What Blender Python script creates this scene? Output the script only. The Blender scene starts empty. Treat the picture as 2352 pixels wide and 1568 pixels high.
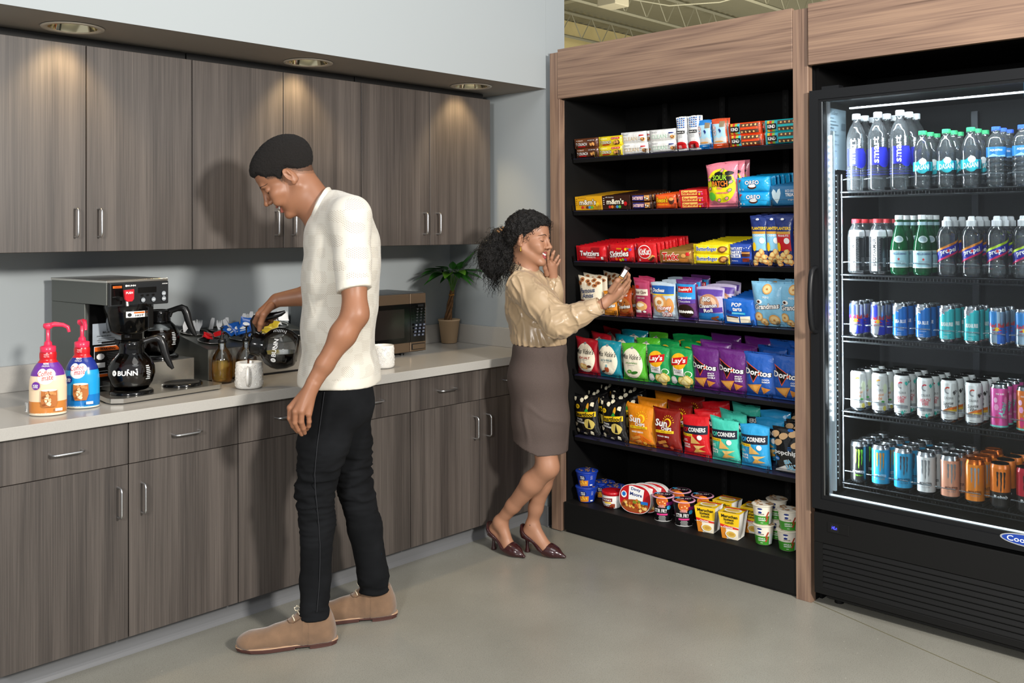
import bpy, bmesh, math, random
import numpy as np
from mathutils import Vector, Matrix, noise as mnoise
SC = bpy.context.scene
COL = SC.collection
R = math.radians
# ------------------------------------------------------------------ camera, world, lights, exposure
CAM = np.array([-3.5531, -3.7976, 1.4665])
F_PX, PX, PY = 2196.83, 1163.92, 508.62
_yw, _pt, _rl = R(43.9382), R(0.4957), R(-0.2272)
_f = np.array([math.cos(_yw)*math.cos(_pt), math.sin(_yw)*math.cos(_pt), math.sin(_pt)])
_r0 = np.array([math.sin(_yw), -math.cos(_yw), 0.0]); _u0 = np.cross(_r0, _f)
_r = _r0*math.cos(_rl)+_u0*math.sin(_rl); _u = -_r0*math.sin(_rl)+_u0*math.cos(_rl)
cam_data = bpy.data.cameras.new('camera')
cam = bpy.data.objects.new('camera', cam_data); COL.objects.link(cam)
cam.matrix_world = Matrix(((_r[0], _u[0], -_f[0], CAM[0]), (_r[1], _u[1], -_f[1], CAM[1]), (_r[2], _u[2], -_f[2], CAM[2]), (0, 0, 0, 1)))
cam_data.sensor_width = 36.0
cam_data.lens = F_PX*36/2352
cam_data.shift_x = (1176-PX)/2352
cam_data.shift_y = (PY-784)/2352
cam_data.clip_start = 0.05; cam_data.clip_end = 200
SC.camera = cam
def at(px, py, d):
    "the point seen at a pixel of the 2352x1568 photograph, d metres in front of the camera"
    v = _f + _r*(px-PX)/F_PX + _u*(PY-py)/F_PX
    return CAM + v*d

world = bpy.data.worlds.new('world'); SC.world = world; world.use_nodes = True
world.node_tree.nodes['Background'].inputs[0].default_value = (0.90, 0.94, 1.0, 1)
world.node_tree.nodes['Background'].inputs[1].default_value = 0.50
def area(name, loc, target, size, power, color, spread=180):
    l = bpy.data.lights.new(name, 'AREA'); l.shape = 'DISK'; l.size = size; l.energy = power; l.color = color
    l.spread = R(spread)
    o = bpy.data.objects.new(name, l); COL.objects.link(o); o.location = loc
    o.rotation_euler = (Vector(target)-Vector(loc)).to_track_quat('-Z', 'Y').to_euler()
    return o
area('studio_light', (-1.95, -5.3, 2.45), (-0.9, -0.8, 1.0), 0.42, 200, (1.0, 0.955, 0.89))
area('studio_light', (-5.2, -3.9, 2.3), (-0.6, -1.2, 1.0), 0.6, 105, (1.0, 0.98, 0.95))
area('overhead_fill', (-1.9, -3.2, 4.6), (-1.6, -1.6, 0.0), 2.2, 45, (1.0, 0.97, 0.93))  # soft fill added overhead, no fixture behind it
SC.view_settings.view_transform = 'Standard'
SC.view_settings.look = 'None'
SC.view_settings.gamma = 1.0
SC.view_settings.use_curve_mapping = False
SC.view_settings.exposure = 0.16
SC.cycles.max_bounces = 10; SC.cycles.transmission_bounces = 10; SC.cycles.transparent_max_bounces = 24
SC.cycles.glossy_bounces = 4; SC.cycles.diffuse_bounces = 4
SC.cycles.sample_clamp_indirect = 6; SC.cycles.use_denoising = True
SC.cycles.caustics_reflective = False; SC.cycles.caustics_refractive = False

# ------------------------------------------------------------------ helpers
def lin(h):
    if isinstance(h, str):
        h = h.lstrip('#'); c = [int(h[i:i+2], 16)/255 for i in (0, 2, 4)]
    else: c = list(h)
    return tuple(x/12.92 if x <= .04045 else ((x+.055)/1.055)**2.4 for x in c)+(1.0,)
_M = {}
def mat(color, rough=.5, metal=0., name=None, spec=.5, trans=0., ior=1.45, emit=0., coat=0., bump=None, var=None, sss=0., aniso=0., sheen=0., alpha=1.):
    "one procedural surface; bump=(scale,strength,dist), var=(scale,amount)"
    key = (str(color), rough, metal, spec, trans, ior, emit, coat, str(bump), str(var), sss, aniso, sheen, alpha)
    if key in _M: return _M[key]
    m = bpy.data.materials.new(name or 'surface'); m.use_nodes = True
    nt = m.node_tree; b = nt.nodes['Principled BSDF']; I = b.inputs
    I['Base Color'].default_value = lin(color); I['Roughness'].default_value = rough; I['Metallic'].default_value = metal
    I['Specular IOR Level'].default_value = spec; I['IOR'].default_value = ior; I['Transmission Weight'].default_value = trans
    I['Coat Weight'].default_value = coat; I['Anisotropic'].default_value = aniso; I['Alpha'].default_value = alpha
    I['Coat Roughness'].default_value = .06
    if sss: I['Subsurface Weight'].default_value = sss; I['Subsurface Radius'].default_value = (.012, .005, .003); I['Subsurface Scale'].default_value = 1.
    if sheen: I['Sheen Weight'].default_value = sheen
    if emit: I['Emission Color'].default_value = lin(color); I['Emission Strength'].default_value = emit
    N = nt.nodes.new
    if bump or var:
        tc = N('ShaderNodeTexCoord')
    if bump:
        n = N('ShaderNodeTexNoise'); n.inputs['Scale'].default_value = bump[0]; n.inputs['Detail'].default_value = 4
        bp = N('ShaderNodeBump'); bp.inputs['Strength'].default_value = bump[1]; bp.inputs['Distance'].default_value = bump[2]
        nt.links.new(tc.outputs['Object'], n.inputs['Vector']); nt.links.new(n.outputs['Fac'], bp.inputs['Height']); nt.links.new(bp.outputs['Normal'], I['Normal'])
    if var:
        n = N('ShaderNodeTexNoise'); n.inputs['Scale'].default_value = var[0]; n.inputs['Detail'].default_value = 5
        r = N('ShaderNodeValToRGB'); c = lin(color)
        r.color_ramp.elements[0].position = .3; r.color_ramp.elements[1].position = .7
        r.color_ramp.elements[0].color = tuple(x*(1-var[1]) for x in c[:3])+(1,)
        r.color_ramp.elements[1].color = tuple(min(1, x*(1+var[1])) for x in c[:3])+(1,)
        nt.links.new(tc.outputs['Object'], n.inputs['Vector']); nt.links.new(n.outputs['Fac'], r.inputs['Fac']); nt.links.new(r.outputs['Color'], I['Base Color'])
    _M[key] = m
    return m
def thin(c, rough=.02, ior=1.4, refr=.4, haze=0.):
    "clear plastic or glass: part straight through, part refracting, with a gloss on top"
    k = ('thin', c, rough, ior, refr, haze)
    if k in _M: return _M[k]
    m = bpy.data.materials.new('clear'); m.use_nodes = True; nt = m.node_tree; nt.nodes.clear(); N = nt.nodes.new; L = nt.links.new
    o = N('ShaderNodeOutputMaterial'); m1 = N('ShaderNodeMixShader'); m2 = N('ShaderNodeMixShader'); t = N('ShaderNodeBsdfTransparent'); g = N('ShaderNodeBsdfGlossy'); r = N('ShaderNodeBsdfGlass'); f = N('ShaderNodeFresnel')
    t.inputs[0].default_value = lin(c); r.inputs['Color'].default_value = lin(c); r.inputs['IOR'].default_value = 1.25; r.inputs['Roughness'].default_value = rough; g.inputs['Roughness'].default_value = max(rough, .05); f.inputs['IOR'].default_value = ior
    m1.inputs[0].default_value = refr; L(t.outputs[0], m1.inputs[1]); L(r.outputs[0], m1.inputs[2]); L(f.outputs[0], m2.inputs[0]); L(m1.outputs[0], m2.inputs[1]); L(g.outputs[0], m2.inputs[2]); 
    if haze:
        m3 = N('ShaderNodeMixShader'); d = N('ShaderNodeBsdfDiffuse'); d.inputs[0].default_value = lin(c); m3.inputs[0].default_value = haze; L(m2.outputs[0], m3.inputs[1]); L(d.outputs[0], m3.inputs[2]); L(m3.outputs[0], o.inputs[0])
    else: L(m2.outputs[0], o.inputs[0])
    _M[k] = m; return m
def grain(name, cols, scale, rough=.45, axis='Z', warp=0., bumps=.1, detail=6, pos=(.3, .5, .7), coarse=None):
    "streaky wood: noise stretched along an axis, shifted per object"
    m = bpy.data.materials.new(name); m.use_nodes = True; nt = m.node_tree; b = nt.nodes['Principled BSDF']; N = nt.nodes.new; L = nt.links.new
    b.inputs['Roughness'].default_value = rough
    tc = N('ShaderNodeTexCoord'); oi = N('ShaderNodeObjectInfo'); mul = N('ShaderNodeVectorMath'); mul.operation = 'SCALE'; mul.inputs['Scale'].default_value = 7.0
    cx = N('ShaderNodeCombineXYZ'); L(oi.outputs['Random'], cx.inputs[0]); L(oi.outputs['Random'], cx.inputs[1]); L(oi.outputs['Random'], cx.inputs[2]); L(cx.outputs[0], mul.inputs[0])
    add = N('ShaderNodeVectorMath'); add.operation = 'ADD'; L(tc.outputs['Object'], add.inputs[0]); L(mul.outputs[0], add.inputs[1])
    src = add.outputs[0]
    mp = N('ShaderNodeMapping'); mp.inputs['Scale'].default_value = scale; L(src, mp.inputs['Vector'])
    n = N('ShaderNodeTexNoise'); n.inputs['Scale'].default_value = 1; n.inputs['Detail'].default_value = detail; n.inputs['Roughness'].default_value = .65; n.inputs['Distortion'].default_value = warp
    L(mp.outputs[0], n.inputs['Vector'])
    fac = n.outputs['Fac']
    if coarse:
        mp2 = N('ShaderNodeMapping'); mp2.inputs['Scale'].default_value = coarse; L(src, mp2.inputs['Vector'])
        n2 = N('ShaderNodeTexNoise'); n2.inputs['Scale'].default_value = 1; n2.inputs['Detail'].default_value = 2; L(mp2.outputs[0], n2.inputs['Vector'])
        mx = N('ShaderNodeMix'); mx.inputs[0].default_value = .5; L(n.outputs['Fac'], mx.inputs[2]); L(n2.outputs['Fac'], mx.inputs[3]); fac = mx.outputs[0]
    r = N('ShaderNodeValToRGB'); L(fac, r.inputs['Fac'])
    e = r.color_ramp.elements; e[0].position = pos[0]; e[0].color = lin(cols[0]); e[1].position = pos[-1]; e[1].color = lin(cols[-1])
    for i in range(1, len(cols)-1):
        k = e.new(pos[i]); k.color = lin(cols[i])
    L(r.outputs['Color'], b.inputs['Base Color'])
    if bumps:
        bp = N('ShaderNodeBump'); bp.inputs['Strength'].default_value = bumps; bp.inputs['Distance'].default_value = .001; L(n.outputs['Fac'], bp.inputs['Height']); L(bp.outputs['Normal'], b.inputs['Normal'])
    return m

class MB:
    "collects shapes with their materials and links them as ONE mesh object"
    def __init__(s): s.v = []; s.f = []; s.m = []; s.s = []; s.mats = []; s.n = 0
    def mi(s, m):
        if m not in s.mats: s.mats.append(m)
        return s.mats.index(m)
    def add(s, v, f, m, smooth=False, xf=None):
        v = np.asarray(v, float).reshape(-1, 3)
        if xf is not None:
            M = np.array(xf); v = v@M[:3, :3].T+M[:3, 3]
        k = s.n; s.v.append(v); s.n += len(v); i = s.mi(m)
        s.f += [tuple(int(a)+k for a in q) for q in f]; s.m += [i]*len(f); s.s += [smooth]*len(f)
        return s
    def box(s, a, b, m, bev=0., xf=None, seg=2):
        x0, y0, z0 = a; x1, y1, z1 = b
        if bev <= 0:
            v = [(x0, y0, z0), (x1, y0, z0), (x1, y1, z0), (x0, y1, z0), (x0, y0, z1), (x1, y0, z1), (x1, y1, z1), (x0, y1, z1)]
            return s.add(v, [(3, 2, 1, 0), (4, 5, 6, 7), (0, 1, 5, 4), (1, 2, 6, 5), (2, 3, 7, 6), (3, 0, 4, 7)], m, False, xf)
        bm = bmesh.new(); bmesh.ops.create_cube(bm, size=1)
        for w in bm.verts: w.co = Vector((x0+(w.co.x+.5)*(x1-x0), y0+(w.co.y+.5)*(y1-y0), z0+(w.co.z+.5)*(z1-z0)))
        bmesh.ops.bevel(bm, geom=bm.edges[:], offset=bev, segments=seg, affect='EDGES', profile=.5)
        return s.bm(bm, m, False, xf)
    def bm(s, bm, m, smooth=False, xf=None):
        bm.verts.index_update()
        s.add([w.co[:] for w in bm.verts], [[w.index for w in f.verts] for f in bm.faces], m, smooth, xf); bm.free(); return s
    def lathe(s, prof, m, seg=24, xf=None, smooth=True, close=False, ang=2*math.pi, a0=0.):
        "prof: (radius, z) up the outside; smooth"
        full = abs(ang-2*math.pi) < 1e-6; n = seg if full else seg+1
        v = []; f = []
        for r, z in prof:
            for i in range(n):
                a = a0+ang*i/seg; v.append((r*math.cos(a), r*math.sin(a), z))
        for j in range(len(prof)-1):
            for i in range(seg):
                k = (i+1) % n; f.append((j*n+i, j*n+k, (j+1)*n+k, (j+1)*n+i))
        if full and prof[0][0] > 1e-6 and close: f.append(tuple(reversed(range(n))))
        if full and prof[-1][0] > 1e-6 and close: f.append(tuple((len(prof)-1)*n+i for i in range(n)))
        return s.add(v, f, m, smooth, xf)
    def cyl(s, a, b, r, m, seg=16, r2=None, smooth=True):
        a = Vector(a); b = Vector(b); d = b-a; q = d.to_track_quat('Z', 'Y').to_matrix().to_4x4(); q.translation = a
        L = d.length; r2 = r if r2 is None else r2
        s.lathe([(r, 0), (r2, L)], m, seg, q, smooth)
        for rr, z, rev in ((r, 0, 1), (r2, L, 0)):
            v = [(rr*math.cos(2*math.pi*i/seg), rr*math.sin(2*math.pi*i/seg), z) for i in range(seg)]
            s.add(v, [tuple(reversed(range(seg))) if rev else tuple(range(seg))], m, False, q)
        return s
    def tube(s, pts, r, m, seg=8, smooth=True, caps=True, flat=1.):
        pts = [Vector(q) for q in pts]; n = len(pts); rr = r if hasattr(r, '__len__') else [r]*n
        v = []; up = None
        for i, q in enumerate(pts):
            t = (pts[min(i+1, n-1)]-pts[max(i-1, 0)]).normalized()
            if up is None:
                up = Vector((0, 0, 1)) if abs(t.z) < .9 else Vector((1, 0, 0))
            x = up-t*up.dot(t); x.normalize(); y = t.cross(x); up = x
            for k in range(seg):
                a = 2*math.pi*k/seg; c = q+x*math.cos(a)*rr[i]*flat+y*math.sin(a)*rr[i]; v.append(c[:])
        f = [(i*seg+k, i*seg+(k+1) % seg, (i+1)*seg+(k+1) % seg, (i+1)*seg+k) for i in range(n-1) for k in range(seg)]
        s.add(v, f, m, smooth)
        if caps:
            s.add(v[:seg], [tuple(reversed(range(seg)))], m, False); s.add(v[-seg:], [tuple(range(seg))], m, False)
        return s
    def prism(s, poly, axis, a, b, m, xf=None, smooth=False):
        "extrude a 2-D outline along an axis (0,1,2)"
        n = len(poly); v = []
        for h in (a, b):
            for p in poly:
                q = list(p); q.insert(axis, h); v.append(q)
        f = [tuple(range(n)), tuple(reversed(range(n, 2*n)))]
        s.add(v, f, m, False, xf)
        s.add(v, [(i, i+n, (i+1) % n+n, (i+1) % n) for i in range(n)], m, smooth, xf)
        return s
    def ball(s, c, r, m, seg=16, rings=10, xf=None, rot=None):
        r = (r, r, r) if not hasattr(r, '__len__') else r
        v = []; f = []
        for j in range(rings+1):
            t = math.pi*j/rings
            for i in range(seg):
                a = 2*math.pi*i/seg; q = Vector((r[0]*math.sin(t)*math.cos(a), r[1]*math.sin(t)*math.sin(a), r[2]*math.cos(t)))
                if rot is not None: q = rot@q
                v.append((q+Vector(c))[:])
        for j in range(rings):
            for i in range(seg):
                k = (i+1) % seg; f.append((j*seg+i, (j+1)*seg+i, (j+1)*seg+k, j*seg+k))
        return s.add(v, f, m, True, xf)
    def surf(s, fn, nu, nv, m, smooth=True, u=(0, 1), v=(0, 1), flip=False, wrap=False):
        P = [fn(u[0]+(u[1]-u[0])*i/nu, v[0]+(v[1]-v[0])*j/nv) for j in range(nv+1) for i in range(nu+1)]
        f = []
        for j in range(nv):
            for i in range(nu):
                q = (j*(nu+1)+i, j*(nu+1)+i+1, (j+1)*(nu+1)+i+1, (j+1)*(nu+1)+i); f.append(q[::-1] if flip else q)
        return s.add(P, f, m, smooth)
    def build(s, name, parent=None, loc=None, weld=False):
        me = bpy.data.meshes.new(name)
        V = np.concatenate(s.v) if s.v else np.zeros((0, 3))
        me.from_pydata(V.tolist(), [], s.f)
        for m in s.mats: me.materials.append(m)
        me.polygons.foreach_set('material_index', s.m); me.polygons.foreach_set('use_smooth', s.s)
        me.update()
        if weld:
            b = bmesh.new(); b.from_mesh(me); bmesh.ops.remove_doubles(b, verts=b.verts, dist=1e-5); b.to_mesh(me); b.free()
        o = bpy.data.objects.new(name, me); COL.objects.link(o)
        if parent: o.parent = parent
        if loc is not None: o.location = loc
        return o
def tag(o, label=None, cat=None, group=None, kind=None):
    if label: o['label'] = label
    if cat: o['category'] = cat
    if group: o['group'] = group
    if kind: o['kind'] = kind
    return o
def thing(name, loc, label, cat, group=None, rz=0.):
    o = bpy.data.objects.new(name, None); COL.objects.link(o); o.location = loc; o.rotation_euler = (0, 0, rz)
    o.empty_display_size = .05
    return tag(o, label, cat, group)
def dup(o, loc=None, rz=None, label=None, group=None, parent=None):
    c = o.copy(); COL.objects.link(c); c.parent = parent
    if loc is not None: c.location = loc
    if rz is not None: c.rotation_euler = rz if hasattr(rz, '__len__') else (0, 0, rz)
    if label: c['label'] = label
    if group: c['group'] = group
    for ch in list(o.children): dup(ch, parent=c)
    return c
def T(x=0, y=0, z=0, rx=0, ry=0, rz=0, s=1):
    return Matrix.Translation((x, y, z))@Matrix.Rotation(rz, 4, 'Z')@Matrix.Rotation(ry, 4, 'Y')@Matrix.Rotation(rx, 4, 'X')@Matrix.Scale(s, 4)
# -------- printing on packages: flat art pushed through a surface function S(u, v, lift)
_TX = {}
def text_mesh(s, bold=0.):
    k = (s, bold)
    if k in _TX: return _TX[k]
    c = bpy.data.curves.new('t', 'FONT'); c.body = s; c.size = 1; c.resolution_u = 2; c.offset = bold; c.align_x = 'LEFT'
    o = bpy.data.objects.new('t', c); me = bpy.data.meshes.new_from_object(o)
    v = np.array([w.co[:2] for w in me.vertices]).reshape(-1, 2); f = [tuple(q.vertices) for q in me.polygons]
    bpy.data.objects.remove(o); bpy.data.curves.remove(c); bpy.data.meshes.remove(me)
    if len(v):
        a = v.min(0); b = v.max(0); v = (v-a)/np.maximum(b-a, 1e-6)-.5
        asp = (b[0]-a[0])/(b[1]-a[1])
    else: asp = 1
    _TX[k] = (v, f, asp); return _TX[k]
class Art:
    def __init__(s, mb, S, eps=.0003, cell=.007): s.mb = mb; s.S = S; s.k = 3; s.eps = eps; s.cell = cell
    def _put(s, P, F, m, lift=None):
        h = s.k*s.eps if lift is None else lift
        V = [s.S(a, b, h) for a, b in P]; s.mb.add(V, F, m, False); s.k += 1
    def rect(s, u0, v0, u1, v1, m, n=6, nv=6, skew=0.):
        n = max(1, min(40, int(abs(u1-u0)/s.cell+.99))); nv = max(1, min(40, int(abs(v1-v0)/s.cell+.99)))
        P = [(u0+(u1-u0)*i/n, v0+(v1-v0)*j/nv+skew*(i/n-.5)) for j in range(nv+1) for i in range(n+1)]
        s._put(P, [(j*(n+1)+i, j*(n+1)+i+1, (j+1)*(n+1)+i+1, (j+1)*(n+1)+i) for j in range(nv) for i in range(n)], m); return s
    def poly(s, pts, m):
        # fan about the centre, subdivided once along each spoke so it follows the surface
        c = np.mean(pts, 0); R_ = max(np.hypot(*(np.array(p)-c)) for p in pts); K_ = max(1, min(12, int(R_/s.cell+.99)))
        if K_ > 1:
            q = []
            for i, p in enumerate(pts):
                a = np.array(p, float); e = np.array(pts[(i+1) % len(pts)], float); d = max(1, int(np.hypot(*(e-a))/s.cell/1.5+.5))
                q += [tuple(a+(e-a)*j/d) for j in range(d)]
            pts = q
        n = len(pts); P = [tuple(c)]+[tuple(c+(np.array(p)-c)*(j+1)/K_) for j in range(K_) for p in pts]
        F = [(0, 1+i, 1+(i+1) % n) for i in range(n)]+[(1+j*n+i, 1+(j+1)*n+i, 1+(j+1)*n+(i+1) % n, 1+j*n+(i+1) % n) for j in range(K_-1) for i in range(n)]
        s._put(P, F, m); return s
    def disc(s, u, v, ru, rv, m, n=20, rot=0., rag=0., seed=0):
        rnd = random.Random(seed); q = []
        for i in range(n):
            a = 2*math.pi*i/n; k = 1+rag*(rnd.random()-.5)*2; x = ru*k*math.cos(a); y = rv*k*math.sin(a)
            q.append((u+x*math.cos(rot)-y*math.sin(rot), v+x*math.sin(rot)+y*math.cos(rot)))
        return s.poly(q, m)
    def text(s, t, u, v, w, h, m, rot=0., shear=0., bold=0., under=None, grow=.04):
        bold = min(bold, .028); s.k += 2; P, F, asp = text_mesh(t, bold)
        if len(P) == 0: return s
        if h is None: h = w/asp
        def go(Q, mm):
            x = Q[:, 0]*w+Q[:, 1]*h*shear; y = Q[:, 1]*h
            X = u+x*math.cos(rot)-y*math.sin(rot); Y = v+x*math.sin(rot)+y*math.cos(rot)
            s._put(list(zip(X, Y)), F, mm)
        if under is not None:
            P2, F2, a2 = text_mesh(t, bold+min(grow, .05)); F0 = F; F = F2
            go(P2*np.array([1+.06, 1+.14]), under); F = F0
        go(P, m); return s
def cmat(c, rough=.35): return mat(c, rough)
# ------------------------------------------------------------------ the setting
YW, XL, SOFF_Y, SOFF_Z = 0.058, -3.6, -0.649, 2.166
W_TOP = 3.35
def struct(mb, name, loc=None): return tag(mb.build(name, loc=loc), kind='structure')
m_wall = mat('#9ca2a4', .7, bump=(220, .12, .0006), name='painted wall')
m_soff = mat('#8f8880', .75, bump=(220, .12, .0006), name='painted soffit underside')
m_lam = grain('laminate', ('#2b2624', '#403a36', '#524b46', '#665e58'), (230, 230, 2.4), .45, pos=(.30, .44, .57, .78), coarse=(17, 17, .5), bumps=.05)
m_quartz = mat('#a8a59f', .22, var=(900, .09), name='counter slab')
m_walnut = None
def walnut(name, scale, coarse):
    "walnut: wavy rings along the grain"
    m = bpy.data.materials.new(name); m.use_nodes = True; nt = m.node_tree; b = nt.nodes['Principled BSDF']; N = nt.nodes.new; L = nt.links.new
    b.inputs['Roughness'].default_value = .5
    tc = N('ShaderNodeTexCoord'); oi = N('ShaderNodeObjectInfo'); cb = N('ShaderNodeCombineXYZ'); L(oi.outputs['Random'], cb.inputs[2 if coarse[2] > 1 else 1])
    sc = N('ShaderNodeVectorMath'); sc.operation = 'SCALE'; sc.inputs['Scale'].default_value = 5; L(cb.outputs[0], sc.inputs[0])
    ad = N('ShaderNodeVectorMath'); L(tc.outputs['Object'], ad.inputs[0]); L(sc.outputs[0], ad.inputs[1])
    mp = N('ShaderNodeMapping'); mp.inputs['Scale'].default_value = coarse; L(ad.outputs[0], mp.inputs['Vector'])
    n = N('ShaderNodeTexNoise'); n.inputs['Scale'].default_value = 1; n.inputs['Detail'].default_value = 2; n.inputs['Roughness'].default_value = .45; L(mp.outputs[0], n.inputs['Vector'])
    mu = N('ShaderNodeMath'); mu.operation = 'MULTIPLY'; mu.inputs[1].default_value = 7; L(n.outputs['Fac'], mu.inputs[0])
    si = N('ShaderNodeMath'); si.operation = 'PINGPONG'; si.inputs[1].default_value = .5; L(mu.outputs[0], si.inputs[0])
    mp2 = N('ShaderNodeMapping'); mp2.inputs['Scale'].default_value = scale; L(ad.outputs[0], mp2.inputs['Vector'])
    n2 = N('ShaderNodeTexNoise'); n2.inputs['Scale'].default_value = 1; n2.inputs['Detail'].default_value = 6; L(mp2.outputs[0], n2.inputs['Vector'])
    ml = N('ShaderNodeMath'); ml.operation = 'MULTIPLY'; ml.inputs[1].default_value = .62; L(si.outputs[0], ml.inputs[0])
    ad2 = N('ShaderNodeMath'); L(ml.outputs[0], ad2.inputs[0]); m3 = N('ShaderNodeMath'); m3.operation = 'MULTIPLY'; m3.inputs[1].default_value = 1.15; L(n2.outputs['Fac'], m3.inputs[0]); L(m3.outputs[0], ad2.inputs[1])
    r = N('ShaderNodeValToRGB'); L(ad2.outputs[0], r.inputs['Fac']); e = r.color_ramp.elements
    e[0].position = .40; e[0].color = lin('#604a3c'); e[1].position = .95; e[1].color = lin('#8f7460'); k = e.new(.6); k.color = lin('#7a6152')
    L(r.outputs['Color'], b.inputs['Base Color']); return m
m_walH = walnut('walnut across', (4, 2.2, 150), (3, .62, 8))
m_walV = walnut('walnut upright', (130, 130, 3), (10, 10, .8))

def floor_mat():
    m = bpy.data.materials.new('polished concrete'); m.use_nodes = True; nt = m.node_tree; b = nt.nodes['Principled BSDF']; N = nt.nodes.new; L = nt.links.new
    tc = N('ShaderNodeTexCoord')
    n = N('ShaderNodeTexNoise'); n.inputs['Scale'].default_value = 1.6; n.inputs['Detail'].default_value = 5; L(tc.outputs['Object'], n.inputs['Vector'])
    r = N('ShaderNodeValToRGB'); e = r.color_ramp.elements; e[0].position = .3; e[0].color = lin('#848278'); e[1].position = .72; e[1].color = lin('#99978d'); L(n.outputs['Fac'], r.inputs['Fac'])
    n2 = N('ShaderNodeTexNoise'); n2.inputs['Scale'].default_value = 330; n2.inputs['Detail'].default_value = 2; L(tc.outputs['Object'], n2.inputs['Vector'])
    r2 = N('ShaderNodeValToRGB'); e = r2.color_ramp.elements; e[0].position = .36; e[0].color = (.42, .41, .40, 1); e[1].position = .44; e[1].color = (1, 1, 1, 1); L(n2.outputs['Fac'], r2.inputs['Fac'])
    mx = N('ShaderNodeMix'); mx.data_type = 'RGBA'; mx.blend_type = 'MULTIPLY'; mx.inputs[0].default_value = .7; L(r.outputs['Color'], mx.inputs[6]); L(r2.outputs['Color'], mx.inputs[7])
    v = N('ShaderNodeTexVoronoi'); v.inputs['Scale'].default_value = 16; L(tc.outputs['Object'], v.inputs['Vector'])
    r3 = N('ShaderNodeValToRGB'); e = r3.color_ramp.elements; e[0].position = .0; e[0].color = (1, 1, 1, 1); e[1].position = .05; e[1].color = (0, 0, 0, 1); L(v.outputs['Distance'], r3.inputs['Fac'])
    mx2 = N('ShaderNodeMix'); mx2.data_type = 'RGBA'; L(r3.outputs['Color'], mx2.inputs[0]); L(mx.outputs[2], mx2.inputs[6]); mx2.inputs[7].default_value = lin('#c8c4b8')
    # the saw-cut joint
    sx = N('ShaderNodeSeparateXYZ'); L(tc.outputs['Object'], sx.inputs[0])
    ax, ay = .003, -2.02; bx, by = -.225, -2.789; dx, dy = bx-ax, by-ay; ln = math.hypot(dx, dy); nx, ny = dy/ln, -dx/ln
    m1 = N('ShaderNodeMath'); m1.operation = 'MULTIPLY'; m1.inputs[1].default_value = nx; L(sx.outputs[0], m1.inputs[0])
    m2 = N('ShaderNodeMath'); m2.operation = 'MULTIPLY_ADD'; m2.inputs[1].default_value = ny; L(sx.outputs[1], m2.inputs[0]); L(m1.outputs[0], m2.inputs[2])
    m3 = N('ShaderNodeMath'); m3.operation = 'SUBTRACT'; m3.inputs[1].default_value = nx*ax+ny*ay; L(m2.outputs[0], m3.inputs[0])
    m4 = N('ShaderNodeMath'); m4.operation = 'ABSOLUTE'; L(m3.outputs[0], m4.inputs[0])
    m5 = N('ShaderNodeMath'); m5.operation = 'LESS_THAN'; m5.inputs[1].default_value = .0028; L(m4.outputs[0], m5.inputs[0])
    mx3 = N('ShaderNodeMix'); mx3.data_type = 'RGBA'; L(m5.outputs[0], mx3.inputs[0]); L(mx2.outputs[2], mx3.inputs[6]); mx3.inputs[7].default_value = lin('#6d6852')
    L(mx3.outputs[2], b.inputs['Base Color'])
    n4 = N('ShaderNodeTexNoise'); n4.inputs['Scale'].default_value = 5; n4.inputs['Detail'].default_value = 6; L(tc.outputs['Object'], n4.inputs['Vector'])
    mr = N('ShaderNodeMapRange'); mr.inputs[3].default_value = .2; mr.inputs[4].default_value = .42; L(n4.outputs['Fac'], mr.inputs[0]); L(mr.outputs[0], b.inputs['Roughness'])
    return m
struct(MB().box((-7, -8, -.1), (26, 20, 0), floor_mat()), 'floor')
struct(MB().box((XL, YW, 0), (.141, YW+.12, W_TOP), m_wall), 'wall_back')
struct(MB().box((0, SOFF_Y, 0), (.141, YW, W_TOP), m_wall), 'wall_right')
CANS = ((-2.228, -.46), (-1.268, -.455), (-.33, -.455))
b = MB(); b.box((XL, SOFF_Y, SOFF_Z), (-.0005, SOFF_Y+.02, W_TOP), m_wall); b.box((XL, SOFF_Y+.02, W_TOP-.02), (-.0005, YW-.001, W_TOP), m_wall)
xs = [XL]
for cx, cy in CANS: xs += [cx-.13, cx+.13]
xs.append(-.0005); zz = SOFF_Z-.0005
for i in range(0, 8, 2): b.add([(xs[i], SOFF_Y, zz), (xs[i+1], SOFF_Y, zz), (xs[i+1], YW-.001, zz), (xs[i], YW-.001, zz)], [(3, 2, 1, 0)], m_soff)
for cx, cy in CANS:
    y0, y1 = SOFF_Y, YW-.001; P = []; n = 40
    for i in range(n):
        a = 2*math.pi*i/n+math.pi/4; c, s_ = math.cos(a), math.sin(a)
        k = 1/max(abs(c), abs(s_)); X = cx+.13*max(-1, min(1, c*k)); Y = cy+(y1-cy if s_ > 0 else cy-y0)*max(-1, min(1, s_*k)) 
        P += [(X, Y, zz), (cx+.08*c, cy+.08*s_, zz)]
    b.add(P, [(2*i, 2*i+1, (2*i+3) % (2*n), (2*i+2) % (2*n)) for i in range(n)], m_soff)
struct(b, 'wall_soffit')
m_base = mat('#6d6e70', .4, name='vinyl cove base')
def cove(x0, x1, y, name):
    pr = [(y, .0), (y-.012, .0), (y-.0095, .004), (y-.005, .012), (y-.003, .02), (y-.003, .098), (y, .1)]
    b = MB(); b.prism(pr, 0, x0, x1, m_base, smooth=False); return struct(b, name)
cove(XL, -.001, -.532, 'baseboard_left')
b = MB().box((-.006, SOFF_Y-.006, 0), (.12, SOFF_Y, .1), m_base, .003); b.box((-.014, SOFF_Y-.014, 0), (.12, SOFF_Y, .006), m_base, .002)
b.box((-.006, SOFF_Y-.002, 0), (0, -.534, .1), m_base); struct(b, 'baseboard_right')

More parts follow.
